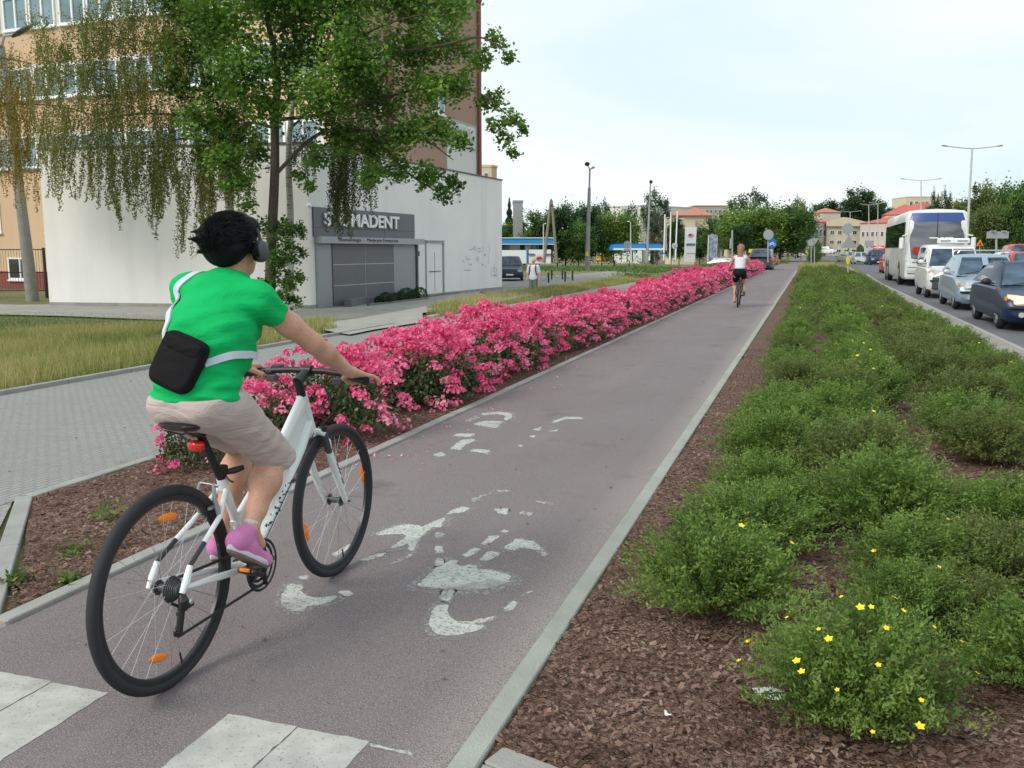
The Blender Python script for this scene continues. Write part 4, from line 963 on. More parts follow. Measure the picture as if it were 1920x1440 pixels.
# torso core (under the clothes), neck, head
f.ell(J['pel'], (.14, .09, .09), .03); f.cone(J['sp1'], J['sp2'], .085, .09, .04, (1.2, 1, 1)); f.cone(J['sp2'], (0, 2.765, 1.265), .09, .085, .04, (1.2, .95, 1))
f.cone((0, 2.815, 1.34), (.002, 2.862, 1.44), .052, .049, .04)
f.cone((-.10, 2.79, 1.310), (.10, 2.785, 1.295), .046, .046, .03)
hd = np.array(J['hd'])
f.ell(hd + (0, -.008, .028), (.076, .094, .088), .02); f.ell(hd + (0, .028, -.030), (.058, .062, .072), .03); f.ell(hd + (0, .055, -.078), (.030, .026, .020), .025)
f.cone(hd + (0, .088, .012), hd + (0, .106, -.022), .008, .012, .012); f.ell(hd + (0, .083, -.050), (.022, .010, .007), .006); f.ell(hd + (0, .081, -.058), (.018, .010, .006), .005)
f.cone(hd + (-.045, .076, .030), hd + (.045, .076, .030), .010, .010, .015)
for s in (-1, 1):
    f.ell(hd + (s*.032, .074, .012), (.012, .010, .008), .004); f.ell(hd + (s*.040, .062, -.020), (.018, .018, .016), .02)
    f.ell(hd + (s*.079, .002, -.005), (.010, .020, .031), .006, rz=s*.25); f.ell(hd + (s*.078, .006, -.032), (.006, .009, .010), .005)
def arm(sh, el, wr, s):
    f.ell(sh, (.046, .046, .046), .02); f.cone(sh, np.array(sh)*.45 + np.array(el)*.55, .049, .043, .03); f.cone(np.array(sh)*.45 + np.array(el)*.55, el, .043, .036, .02)
    m_ = np.array(el)*.68 + np.array(wr)*.32; f.cone(el, m_, .036, .038, .02); f.cone(m_, wr, .038, .0225, .02, )
arm(J['shR'], J['elR'], J['wrR'], 1); arm(J['shL'], J['elL'], J['wrL'], -1)
def hand(wr, knk, fingers, thumb, palm_r=.019):
    wr = np.array(wr); 
    c = np.mean(knk, axis=0)
    for k_ in knk: f.cone(wr*.75 + c*.25, k_, .019, .0125, .012)
    for ch in fingers:
        for i in range(len(ch) - 1): r0 = .0092 - .0011*i; f.cone(ch[i], ch[i+1], r0, r0 - .001, .003)
    for i in range(len(thumb) - 1): f.cone(thumb[i], thumb[i+1], .0125 - .0018*i, .0108 - .0018*i, .006)
# right hand resting on the grip: bar runs (.195,3.325,.957) -> (.310,3.268,.945)
gr = lambda q: np.array([.195, 3.325, .957]) + q * (np.array([.310, 3.268, .945]) - np.array([.195, 3.325, .957]))
kn = []; fg = []
for i, q in enumerate((.30, .52, .74, .97)):
    g_ = gr(q); u_ = np.array([.45, .89, 0]); l = (1.0, 1.08, 1.02, .84)[i]
    k0 = g_ + u_ * -.006 + (0, 0, .030); k1 = g_ + u_ * (.030*l) + (0, 0, .020 + .004*(i == 3)); k2 = g_ + u_ * (.036*l) + (0, 0, -.006); k3 = g_ + u_ * (.016) + (0, 0, -.024)
    if i == 3: k1 = g_ + u_*.026 + (.018, 0, .020); k2 = g_ + u_*.040 + (.026, 0, .004); k3 = g_ + u_*.040 + (.024, 0, -.016)
    kn.append(k0); fg.append([k0, k1, k2, k3])
hand(J['wrR'], kn, fg, [np.array(J['wrR'])*.5 + gr(.2)*.5 + (-.008, 0, .002), gr(.12) + (-.012, -.018, -.006), gr(.16) + (-.004, -.004, -.024), gr(.32) + (0, .012, -.027)])
gl_ = lambda q: np.array([-.195, 3.335, .957]) + q * (np.array([-.31, 3.305, .945]) - np.array([-.195, 3.335, .957]))
kn = []; fg = []
for i, q in enumerate((.25, .45, .65, .84)):
    g_ = gl_(q); u_ = np.array([-.2, .98, 0]); l = (1.0, 1.08, 1.02, .84)[i]
    k0 = g_ + u_ * -.008 + (0, 0, .030); k1 = g_ + u_*.028*l + (0, 0, .018); k2 = g_ + u_*.032*l + (0, 0, -.008); k3 = g_ + u_*.010 + (0, 0, -.024); kn.append(k0); fg.append([k0, k1, k2, k3])
hand(J['wrL'], kn, fg, [np.array(J['wrL'])*.5 + gl_(.2)*.5 + (.008, 0, .0), gl_(.1) + (.008, -.018, -.008), gl_(.15) + (.004, -.002, -.026), gl_(.35) + (0, .014, -.028)])
def leg(hp, kn_, an, s):
    hp, kn_, an = map(np.array, (hp, kn_, an)); f.cone(hp, kn_, .066, .054, .03); f.ell(kn_ + (0, .004, .0), (.050, .052, .052), .02)
    d = an - kn_; c1 = kn_ + d * .30; back = np.array([0, -.014, -.010]); f.cone(kn_ + d*.05, c1 + back, .047, .055, .03); f.cone(c1 + back, kn_ + d*.72, .055, .036, .03); f.cone(kn_ + d*.72, an, .036, .030, .02)
leg(J['hpR'], J['knR'], J['anR'], 1); leg(J['hpL'], J['knL'], J['anL'], -1)
f.cone(J['anR'], (.112, 2.775, .40), .031, .026, .02); f.cone(J['anL'], (-.112, 2.90, .33), .031, .026, .02)
body = part('body', f, MT['skin'])
# t-shirt
def wob(P, a=.004): return (a * np.sin(P[0]*38 + P[2]*25) * np.sin(P[2]*47 + P[1]*19 + 1.0) + a*.6*np.sin(P[2]*95 + P[0]*40*np.sin(P[1]*9))).astype(np.float32)
g = Field((-.32, 2.38, .86), (.36, 3.06, 1.46), .0055)
g.ell((0, 2.605, .965), (.160, .114, .10), .05); g.cone((0, 2.635, 1.03), (0, 2.70, 1.18), .108, .116, .06, (1.30, 1, 1)); g.cone((0, 2.70, 1.18), (0, 2.77, 1.275), .113, .110, .06, (1.28, .97, 1))
g.ell((0, 2.745, 1.11), (.125, .075, .10), .06); g.ell((.055, 2.82, 1.19), (.07, .062, .064), .04); g.ell((-.055, 2.82, 1.19), (.07, .062, .064), .04)
g.cone((-.125, 2.792, 1.325), (.118, 2.788, 1.298), .064, .064, .05); g.cone((0, 2.795, 1.33), (0, 2.845, 1.385), .070, .060, .05)
for s, sh, el in ((1, J['shR'], J['elR']), (-1, J['shL'], J['elL'])):
    sh, el = np.array(sh), np.array(el); g.ell(sh, (.056, .055, .055), .04); e2 = sh + (el - sh) * .34; g.cone(sh, sh + (el - sh)*.6, .055, .052, .03)
    d = (el - sh) / np.linalg.norm(el - sh); g.cut(e2, d, region=lambda P, s=s: (P[0]*s > .135) & (P[1] > 2.78 - (P[0]*s - .135)) & (P[2] > 1.12))
P = g.grid(); g.g += wob(P, .003) + (np.clip((1.12 - P[2]) / .14, 0, 1) * .005 * np.sin(P[2]*130 + 22*P[0] + 10*P[1])).astype(np.float32)
g.cut((0, 2.60, .952), (0, -.12, -1)); g.cut((0, 2.85, 1.388), (0, .30, 1))
shirt = part('t_shirt', g, MT['greenshirt'], body)
# shorts
h = Field((-.27, 2.38, .52), (.27, 3.14, 1.02), .0055)
h.ell((0, 2.61, .945), (.158, .116, .095), .04); h.ell((.070, 2.570, .945), (.086, .082, .076), .03); h.ell((-.070, 2.570, .945), (.086, .082, .076), .03)
for s, hp, kn_ in ((1, J['hpR'], J['knR']), (-1, J['hpL'], J['knL'])):
    hp, kn_ = np.array(hp), np.array(kn_); h.cone(hp + (0, .01, .02), kn_ + (0, .01, -.012), .092, .071, .05); d = kn_ - hp; d /= np.linalg.norm(d)
    dd_ = d + np.array([0, -.25, -.75]); h.cut(kn_ + d*.0 + np.array([0, 0, -.045]), dd_, region=lambda P, s=s: (P[0]*s > 0) & (P[1] > 2.78))
P = h.grid(); h.g += wob(P, .0015) + (.0015*np.sin(P[1]*60 - P[2]*70 + 12*P[0])*np.clip((P[1]-2.6)/.15, 0, 1)).astype(np.float32)
h.cut((0, 2.60, .985), (0, -.12, 1))
shorts = part('shorts', h, MT['shorts'], body)
# trainers
def shoe(an, heel, toe, s, name):
    heel, toe, an = map(np.array, (heel, toe, an)); lo = np.minimum(heel, toe) - .08; hi = np.maximum(np.maximum(heel, toe), an) + .08
    d = toe - heel; L = np.linalg.norm(d); d /= L; x = np.array([1., 0, 0]); up = np.cross(x, d); up /= np.linalg.norm(up)
    if up[2] < 0: up = -up
    q = Field(lo, hi, .004)
    q.cone(heel + d*.035 + up*.042, heel + d*.11 + up*.040, .036, .038, .02); q.cone(heel + d*.11 + up*.036, heel + d*(L-.045) + up*.026, .037, .032, .02, ); q.cone(heel + d*.035 + up*.05, an, .035, .035, .02); q.ell(heel + d*(L - .04) + up*.028, (.038, .038, .028), .02)
    q.cut(heel + up*.012, -up); q.cut(an + up*.012, (an - (heel + d*.045)), region=lambda P: P[2] > an[2] - .02)
    up_o = part(name, q, MT['pink'], body)
    w_ = MB(); n = 20; rings = []
    def outline(off, uu):
        pts = []
        for i in range(n):
            a = 2*math.pi*i/n; ly = (L/2) * math.cos(a); wx = (.036 + .007*math.cos(a)) * math.sin(a) * (1 - .12 * abs(math.cos(a))**4); p = heel + d*(L/2 + ly*(1+off)) + np.array([1., 0, 0])*wx*(1 + off*4) + up*(uu + (.012 * max(0, math.cos(a))**3)); pts.append(Vector(p - np.array([0, 2.62, 0])))
        return pts
    w_.loft([outline(.02, 0.006), outline(.05, .014), outline(.02, .024)]); sl = w_.build('midsole', MT['sole'], up_o, True, 50)
    w_ = MB(); w_.loft([outline(-.01, -.002), outline(.03, .0045)]); w_.build('outsole', MT['soledark'], up_o)
    # laces/cuff sock
    sk = MB(); sk.tube([Vector(an - (0, 2.62, 0)), Vector(an - (0, 2.62, 0) + (np.array([0, .02, .028]) if s > 0 else np.array([0, .012, .03])))], [.034, .0325], 14, True); sk.build('sock', MT['lightgrey'], up_o, True)
shoe(J['anR'], (.115, 2.585, .435), (.120, 2.800, .290), 1, 'shoe'); shoe(J['anL'], (-.115, 2.800, .300), (-.122, 3.055, .278), -1, 'shoe')
# hair: mass, then locks blown backwards
hc = hd + np.array([0, -.022, .040])
q = Field(hc - .20, hc + .20, .005)
q.ell(hc + (0, .0, -.002), (.084, .098, .083), .03); q.ell(hc + (0, -.048, -.045), (.076, .062, .062), .03); q.ell(hc + (-.015, -.068, .0), (.068, .050, .052), .03); q.ell(hc + (.015, .040, .036), (.072, .070, .046), .02)
rr = random.Random(11)
for k in range(46):
    th = rr.uniform(-2.9, 2.9); el = rr.uniform(-.5, 1.3); dv = np.array([math.sin(th)*math.cos(el), -abs(math.cos(th))*math.cos(el) if rr.random() < .75 else math.cos(th)*math.cos(el), math.sin(el)]); p = hc + dv * np.array([.078, .092, .074]); tdir = np.array([rr.uniform(-.4, .2), -1, rr.uniform(-.5, .3)]); tdir /= np.linalg.norm(tdir)
    if dv[1] > .3: tdir = tdir * .5
    q.cone(p, p + dv*.008 + tdir * rr.uniform(.012, .036), .011, .0015, .010)
for k, (dx, dz) in enumerate(((-.06, .02), (-.075, -.01), (-.05, .0), (-.02, -.035), (-.045, -.05))):
    p = hc + (dx, -.09, dz); q.cone(p, p + (-.022, -.036, -.004 + .008*(k % 2)), .012, .0012, .012)
q.ell(hd + (.088, -.002, -.014), (.022, .022, .036), 0); 
e = Field(hc - .20, hc + .20, .005); e.ell(hd + (0, .112, -.03), (.075, .068, .085), 0); e.ell(hd + (.085, .012, -.022), (.026, .030, .034), 0); e.ell(hd + (-.085, .012, -.022), (.026, .030, .034), 0); e.ell(hd + (0, .02, -.12), (.08, .10, .052), 0)
q.minus(e)
P = q.grid(); q.g += (.0012*np.sin(P[0]*300 + P[2]*120 + 4*np.sin(P[1]*60))).astype(np.float32)
hair = part('hair', q, MT['hair'], body)
mb = MB()
for k in range(1900):
    th = rr.uniform(-3.1, 3.1); el = rr.uniform(-.75, 1.45); dv = Vector((math.sin(th)*math.cos(el), -math.cos(th)*math.cos(el), math.sin(el)))
    if dv.y > .35 and dv.z < .4: continue
    p = Vector(hc - (0, 2.62, 0)) + Vector((dv.x*.086, dv.y*.099, dv.z*.085)) + Vector((0, 0, .002)); fl = Vector((rr.uniform(-.35, .15), -1, rr.uniform(-.5, .25))); fl = (fl - dv * fl.dot(dv) * .8).normalized(); L = rr.uniform(.025, .075) * (1.25 if dv.y < -.3 else .8)
    mb.tube([p - dv*.006, p + dv*.006 + fl*L*.5, p + dv*.004 + fl*L + Vector((0, 0, -.004))], [.0013, .0009, .0003], 4, False)
mb.build('hair_strands', MT['hair'], hair)
# headphones
hp_ = Vector(hd) - Vector((0, 2.62, 0)); mb = MB(); pts = []
for k in range(17):
    a = math.pi * k / 16; pts.append(hp_ + Vector((math.cos(a)*.098, .018, .005 + math.sin(a)*.126)))
mb.tube(pts, [(.008, .005)] * 17, 8); hph = mb.build('headphones', MT['black'], body, True)
for s in (-1, 1):
    mb = MB(); c = hp_ + Vector((s*.100, .018, -.010)); rings = []
    for dx, rs in ((-.020, .80), (-.014, 1.0), (.004, 1.0), (.013, .9), (.019, .62)): rings.append([c + Vector((s*dx, math.cos(a)*.030*rs, math.sin(a)*.040*rs)) for a in [2*math.pi*k/20 for k in range(20)]])
    mb.loft(rings); mb.build('ear_cup', MT['darkgrey'], hph, True, 50)
mb = MB(); mb.ell(hp_ + Vector((.086, -.003, -.047)), (.005, .006, .005), 10, 6); mb.build('earring', MT['white'], body, True)
for s in (-1, 1):
    mb = MB(); mb.ell(hp_ + Vector((s*.032, .0815, .013)), (.0095, .006, .0055), 10, 6); e_ = mb.build('eye', MT['white'], body, True); mb = MB(); mb.ell(hp_ + Vector((s*.032, .0862, .013)), (.0045, .002, .0045), 8, 6); mb.build('iris', MT['black'], e_, True)
# bag and straps, laid onto the shirt
bpy.context.view_layer.update()
def bvh(objs):
    V = []; Fs = []
    for o_ in objs:
        b_ = len(V); mw = o_.matrix_world; V += [mw @ v_.co for v_ in o_.data.vertices]; Fs += [tuple(b_ + i for i in p_.vertices) for p_ in o_.data.polygons]
    return BVHTree.FromPolygons(V, Fs)
BV = bvh([shirt, shorts]); EY = Vector((0, 0, EYE))
def hit(px, py):
    r_ = BV.ray_cast(EY, pray(px, py)); return (r_[0], r_[1]) if r_[0] is not None else None
bag = thing('shoulder_bag', 'small black shoulder bag on the cyclist\'s lower back with a pale strap', 'bag', (-2.06, 2.46, 1.06))
c_, n_ = hit(343, 682); 
xa = (hit(372, 690)[0] - hit(315, 672)[0]).normalized(); za = n_.cross(xa); za = -za if za.z < 0 else za; za.normalize(); na = xa.cross(za).normalized(); na = na if na.dot(n_) > 0 else -na
na = (na + Vector((0.35, -.9, .1))).normalized(); xa = (xa - na * xa.dot(na)).normalized(); za = na.cross(xa); za = -za if za.z < 0 else za
cb = c_ + na * .030; tilt = R(6); xb = xa * math.cos(tilt) - za * math.sin(tilt); zb_ = za * math.cos(tilt) + xa * math.sin(tilt)
def bagbox(wx, hz, th, off, n=28, pw=5.0, dz=0.0):
    rings = []
    for dn, sc in ((-th/2, .90), (-th/2 + .008, .985), (0, 1.0), (th/2 - .012, .975), (th/2 - .003, .92), (th/2, .80)):
        rings.append([cb + na*(dn + off) + xb*(wx/2*sc*math.copysign(abs(math.cos(a))**(2/pw), math.cos(a)) * (1 + .05*math.sin(a))) + zb_*(dz + hz/2*sc*math.copysign(abs(math.sin(a))**(2/pw), math.sin(a))) for a in [2*math.pi*k/n for k in range(n)]])
    return rings
mb = MB(); mb.loft(bagbox(.165, .195, .05, 0)); under(mb.build('bag_body', MT['bag'], None, True, 60), bag)
mb = MB(); mb.loft(bagbox(.150, .055, .012, .022, dz=.058)); under(mb.build('flap', MT['bag'], None, True, 60), bag)
def ribbon(pixs, w, name, extra0=[], extra1=[]):
    P = [(Vector(p), Vector(n)) for p, n in extra0]
    for x_, y_ in pixs:
        h_ = hit(x_, y_)
        if h_: P.append(h_)
    P += [(Vector(p), Vector(n)) for p, n in extra1]
    for _ in range(2):
        Q = [P[0]]
        for a_, b_ in zip(P, P[1:]): Q += [(a_[0].lerp(b_[0], .25), a_[1].lerp(b_[1], .25)), (a_[0].lerp(b_[0], .75), a_[1].lerp(b_[1], .75))]
        Q.append(P[-1]); P = Q
    rings = []
    for i, (p, n2) in enumerate(P):
        t_ = (P[min(i+1, len(P)-1)][0] - P[max(i-1, 0)][0]).normalized(); s_ = t_.cross(n2).normalized(); n3 = s_.cross(t_).normalized(); n3 = n3 if n3.dot(n2) > 0 else -n3
        loc_ = BV.find_nearest(p); q_ = p
        q_ = loc_[0] + (loc_[1] if loc_[1].dot(n2) > 0 else n2) * .006 if loc_[0] is not None and (loc_[0] - p).length < .05 else p
        rings.append([q_ + s_*w/2 - n3*.004, q_ + s_*w/2 + n3*.0015, q_ - s_*w/2 + n3*.0015, q_ - s_*w/2 - n3*.004])
    mb = MB(); mb.loft(rings); return under(mb.build(name, MT['strapmat'], None, True, 60), bag)
sl_ = [(-2.115, 2.86, 1.395), (-2.10, 2.80, 1.405)]
ribbon([(343, 530), (331, 552), (322, 580), (315, 610), (311, 635), (309, 655)], .030, 'strap', [((-2.085, 2.875, 1.36), (0, .8, .6)), ((-2.09, 2.83, 1.395), (0, 0, 1)), ((-2.10, 2.77, 1.395), (0, -.4, 1))], [])
ribbon([(384, 684), (400, 678), (420, 670), (440, 664)], .026, 'strap', [], [((-1.87, 2.74, 1.11), (1, .3, 0)), ((-1.92, 2.82, 1.13), (.7, 1, 0))])
ribbon([(306, 706), (297, 692), (290, 674)], .046, 'strap', [], [((-2.168, 2.60, 1.05), (-1, -.3, 0)), ((-2.172, 2.68, 1.10), (-1, 0, 0)), ((-2.14, 2.78, 1.16), (-1, .5, 0))])
# ================================================================== VEHICLES (local: front towards -y, x to the right seen from above, z up)
def paint(name, c, metal=.0):
    return pm(name, c, .32, metal, vary=.03, coat=.35)
MT['navy'] = pm('navy_paint', (.008, .022, .060), .38, 0, vary=.03, coat=.12, spec=.4); MT['silverblue'] = paint('silver_blue_paint', (.30, .40, .50), .3); MT['vanwhite'] = paint('van_white', (.68, .70, .72)); MT['buswhite'] = paint('bus_white', (.66, .70, .69)); MT['redpaint'] = paint('red_paint', (.40, .015, .015)); MT['yellowpaint'] = paint('yellow_paint', (.80, .48, .01)); MT['silver'] = paint('silver_paint', (.45, .48, .50), .3); MT['greenwhite'] = paint('pale_green_paint', (.42, .50, .40)); MT['blackpaint'] = paint('black_paint', (.012, .014, .02)); MT['busblue'] = paint('bus_blue', (.02, .06, .25)); MT['greypaint'] = paint('grey_paint', (.06, .07, .085)); MT['bluepaint'] = paint('blue_paint', (.03, .10, .30))
MT['lampglass'] = pm('headlamp_glass', (.45, .47, .48), .1, spec=1.0, coat=.8, emit=(1, .93, .78), es=.02); MT['lamplit'] = pm('headlamp_lit', (.55, .52, .45), .1, emit=(1, .88, .62), es=.35); MT['plate'] = pm('number_plate', (.80, .80, .74), .4); MT['plateblue'] = pm('plate_blue', (.01, .05, .35), .4); MT['orangelens'] = pm('orange_lens', (.8, .25, .02), .2); MT['interior'] = pm('interior', (.015, .016, .018), .9)
m, t, b, o = newmat('car_glass'); b.inputs['Base Color'].default_value = (.05, .08, .11, 1); b.inputs['Roughness'].default_value = .03; b.inputs['Specular IOR Level'].default_value = .55
tcn = N(t, 'ShaderNodeTexCoord'); c = mixc(t, ramp_noise(t, tcn.outputs['Object'], 1.6, .4, .65, 3), (.012, .025, .045), (.06, .11, .17)); t.links.new(c, b.inputs['Base Color']); MT['carglass'] = m
def interp(tab, y):
    for (a, va), (b_, vb) in zip(tab, tab[1:]):
        if y <= b_:
            u = (y - a) / (b_ - a) if b_ > a else 0; u = min(1, max(0, u)); return [p + (q - p) * u for p, q in zip(va, vb)]
    return list(tab[-1][1])
def vehicle(name, label, cat, loc, rz, W, body, cab, wheels, mats, group=None, detail=1, wr=.31, lamps=None, rails=False, lit=False, back=False, low_dark=None):
    """body: list (y, z_low, z_top, halfwidth factor); cab: list (y, z_belt, z_roof, belt factor, roof factor)"""
    root = thing(name, label, cat, loc, rz, group); hw = W / 2; bm_, gm = mats
    mb = MB(); rings = []
    for (y, z0, z1, k) in body:
        w_ = hw * k; zz = z0 + (z1 - z0) * .45
        half = [(w_*.86, z0), (w_*.97, z0 + .06), (w_, z0 + (z1-z0)*.30), (w_*1.0, zz + .1*(z1-z0)), (w_*.975, z1 - .07), (w_*.90, z1 - .015), (w_*.45, z1 + .012), (0, z1 + .018)]
        rings.append([Vector((x, y, z)) for x, z in half] + [Vector((-x, y, z)) for x, z in reversed(half[:-1])])
    mb.loft(rings); ob = mb.build('body', bm_, root, True, 38)
    if detail:
        cut_ = MB()
        for (wy, s) in [(wy, s) for wy in wheels for s in (-1, 1)]: cut_.cyl((s * hw, wy, wr), wr + .055, .42, 24, 'x')
        co = cut_.build('cutter'); md = ob.modifiers.new('b', 'BOOLEAN'); md.object = co; md.operation = 'DIFFERENCE'; md.solver = 'EXACT'
        dg = bpy.context.evaluated_depsgraph_get(); dg.update(); me = bpy.data.meshes.new_from_object(ob.evaluated_get(dg)); ob.modifiers.clear(); me.name = 'body'; ob.data = me
        me.polygons.foreach_set('use_smooth', [True] * len(me.polygons))
        try: me.set_sharp_from_angle(angle=R(35))
        except Exception: pass
        bpy.data.objects.remove(co)
        for wy in wheels:
            pass
        mb = MB(); mb.box((0, (wheels[0] + wheels[-1]) / 2, .50), (W * .72, wheels[-1] - wheels[0] + 2 * wr + .2, .5)); mb.build('underbody', MT['interior'], root)
    # cabin
    mb = MB(); rings = []
    def cring(y, zb, zr, kb, kr, off=0.0):
        a, c_ = hw*kb + off, hw*kr + off
        return [Vector((a, y, zb)), Vector((a*.5+c_*.5 + .015, y, zb*.5+zr*.5)), Vector((c_, y, zr - .07)), Vector((c_*.86, y, zr - .01)), Vector((0, y, zr + .015)), Vector((-c_*.86, y, zr - .01)), Vector((-c_, y, zr - .07)), Vector((-a*.5-c_*.5 - .015, y, zb*.5+zr*.5)), Vector((-a, y, zb))]
    for c_ in cab: rings.append(cring(*c_))
    mb.loft(rings); mb.build('cabin', bm_, root, True, 30)
    # glass: front screen, sides, back, each a pane a few mm proud of the cabin
    def pane(nm_, pts, off):
        mb = MB(); mb.poly([Vector(p) + Vector(off) * .004 for p in pts], Vector(off) * .006); return mb.build(nm_, gm, root)
    (y0, zb0, zr0, kb0, kr0), (y1, zb1, zr1, kb1, kr1) = cab[0], cab[1]
    n_ = Vector((0, -(zr1 - zb0), (y1 - y0))).normalized(); a = .07
    def fpt(u, s): y = y0 + (y1-y0)*u; z = zb0 + (zr0-zb0)*0 ; return None
    wb, wt = hw*kb0*.95, hw*kr1*.90
    f0, f1 = Vector((0, y0, zr0)), Vector((0, y1, zr1)); 
    if lamps is not None or True:
        lo_, hi_ = f0.lerp(f1, .05), f0.lerp(f1, .93)
        pane('windscreen', [(-wb, lo_.y, lo_.z), (wb, lo_.y, lo_.z), (wt, hi_.y, hi_.z), (-wt, hi_.y, hi_.z)], n_)
    g0, g1 = Vector((0, cab[-1][0], cab[-1][2])), Vector((0, cab[-2][0], cab[-2][2])); lo_, hi_ = g0.lerp(g1, .12), g0.lerp(g1, .88); n2 = Vector((0, (g1.z - g0.z), (g0.y - g1.y))).normalized()
    pane('rear_window', [(-hw*.80, lo_.y, lo_.z), (hw*.80, lo_.y, lo_.z), (hw*.74, hi_.y, hi_.z), (-hw*.74, hi_.y, hi_.z)], n2)
    mids = cab[1:-1]; ys = [cab[0][0] + .25 * (cab[1][0] - cab[0][0])] + [mids[0][0] + .12]
    ya, yb = cab[0][0] + .55*(cab[1][0]-cab[0][0]), cab[-1][0] - .30*(cab[-1][0]-cab[-2][0])
    nwin = 3 if (yb - ya) > 2.4 else 2
    for s in (-1, 1):
        for k in range(nwin):
            u0, u1 = ya + (yb-ya)*k/nwin + .04, ya + (yb-ya)*(k+1)/nwin - .04; pts = []
            def top(y): return min(interp([(c_[0], (c_[2], c_[4])) for c_ in cab], y)[0], 9) - .11
            def kk(y): return interp([(c_[0], (c_[1], c_[3], c_[4])) for c_ in cab], y)
            for (y, tp) in ((u0, 0), (u1, 0), (u1, 1), (u0, 1)):
                zb_2, kb_, kr_ = kk(y); zr_ = interp([(c_[0], (c_[2],)) for c_ in cab], y)[0]; z = (zb_2 + .05) if not tp else max(zb_2 + .08, zr_ - .11)
                u = (z - zb_2) / max(.05, (zr_ - .07 - zb_2)); u = min(1, u); x = hw*(kb_ + (kr_-kb_)*u) + .015*(1 - abs(2*u-1)) + .004
                pts.append((s*x, y, z))
            pane('side_window', pts, (s, 0, .15))
    # wheels
    for wy in wheels:
        for s in (-1, 1):
            mb = MB(); x = s*(hw - .10); mb.ring((x, wy, wr), wr - .075, .075, n=28, m=10, sx=1.25); mb.mat(0); w_ = mb.build('wheel', MT['rubber'], root, True)
            mb = MB(); mb.cyl((x + s*.055, wy, wr), wr*.66, .03, 20, 'x'); 
            for k in range(5): a = 2*math.pi*k/5; mb.box((x + s*.078, wy + math.cos(a)*wr*.36, wr + math.sin(a)*wr*.36), (.02, wr*.52, .05), rot=Matrix.Rotation(a, 3, 'X'), bev=.008)
            mb.build('rim', MT['grey'], w_, False)
    return root
def add(root, name, mat, f, parent=None, smooth=True):
    mb = MB(); f(mb); return mb.build(name, mat, parent or root, smooth)
def car_front(root, hw, yf, zb, zl, zh, lampm=MT['lampglass'], grille=True, bumper=True, plate=True, lampw=.36, lamph=.15, bm_=None, low=MT['black'], fog=True):
    """lamps, grille, bumper, plate and mirrors"""
    for s in (-1, 1):
        add(root, 'headlight', lampm, lambda mb, s=s: mb.loft([[Vector((s*(hw*.93), yf + .34, zl + lamph*.2)), Vector((s*(hw*.90), yf + .30, zl + lamph)), Vector((s*(hw*.88), yf + .22, zl - .01))], [Vector((s*(hw*.80), yf + .02, zl - lamph*.3)), Vector((s*(hw*.76), yf + .08, zl + lamph*.95)), Vector((s*(hw*.72), yf + .05, zl - .04 - lamph*.3))], [Vector((s*(hw*.90 - lampw), yf - .03, zl - lamph*.05)), Vector((s*(hw*.88 - lampw), yf + .02, zl + lamph*.7)), Vector((s*(hw*.90 - lampw), yf + .02, zl - lamph*.35))]]), smooth=False)
        add(root, 'indicator', MT['orangelens'], lambda mb, s=s: mb.box((s*hw*.925, yf + .29, zl + lamph*.35), (.05, .12, lamph*.6), bev=.02))
    add(root, 'grille', MT['black'], lambda mb: (mb.box((0, yf - .005, zl + lamph*.1), (hw*.62, .05, lamph*.8), bev=.02), mb.box((0, yf + .0, zb), (hw*1.2, .06, .11), bev=.03)))
    add(root, 'bumper_strip', low, lambda mb: mb.box((0, yf + .02, zb + .14), (hw*1.84, .16, .055), bev=.03))
    if fog:
        for s in (-1, 1): add(root, 'fog_lamp', MT['lampglass'], lambda mb, s=s: mb.cyl((s*hw*.66, yf - .01, zb + .0), .055, .06, 14, 'y'))
    pl_ = add(root, 'number_plate', MT['plate'], lambda mb: mb.box((0, yf - .055, zb + .10), (.50, .012, .11)), smooth=False)
    add(root, 'plate_band', MT['plateblue'], lambda mb: mb.box((-.228, yf - .063, zb + .10), (.042, .004, .108)), pl_, False)
def mirrors(root, hw, y, z, mat, s_=.10):
    for s in (-1, 1): add(root, 'side_mirror', mat, lambda mb, s=s: (mb.tube([(s*(hw - .04), y, z - .02), (s*(hw + .06), y - .01, z)], .02, 8), mb.ell((s*(hw + .11), y, z + .02), (s_, .05, .075), 12, 8)))
RY = R(0)
def wpos(px, D, z): p = at(px, D, z); return p
SALOON = lambda L, hb, hr: ([(-L/2, .30, .52, .86), (-L/2 + .10, .20, .66, .95), (-L/2 + .40, .18, .74, .99), (-L/2 + 1.15, .18, hb, 1.0), (0, .18, hb + .02, 1.0), (L/2 - 1.0, .18, hb + .03, 1.0), (L/2 - .3, .2, hb + .0, .98), (L/2 - .05, .28, hb - .12, .93), (L/2, .35, hb - .25, .88)])
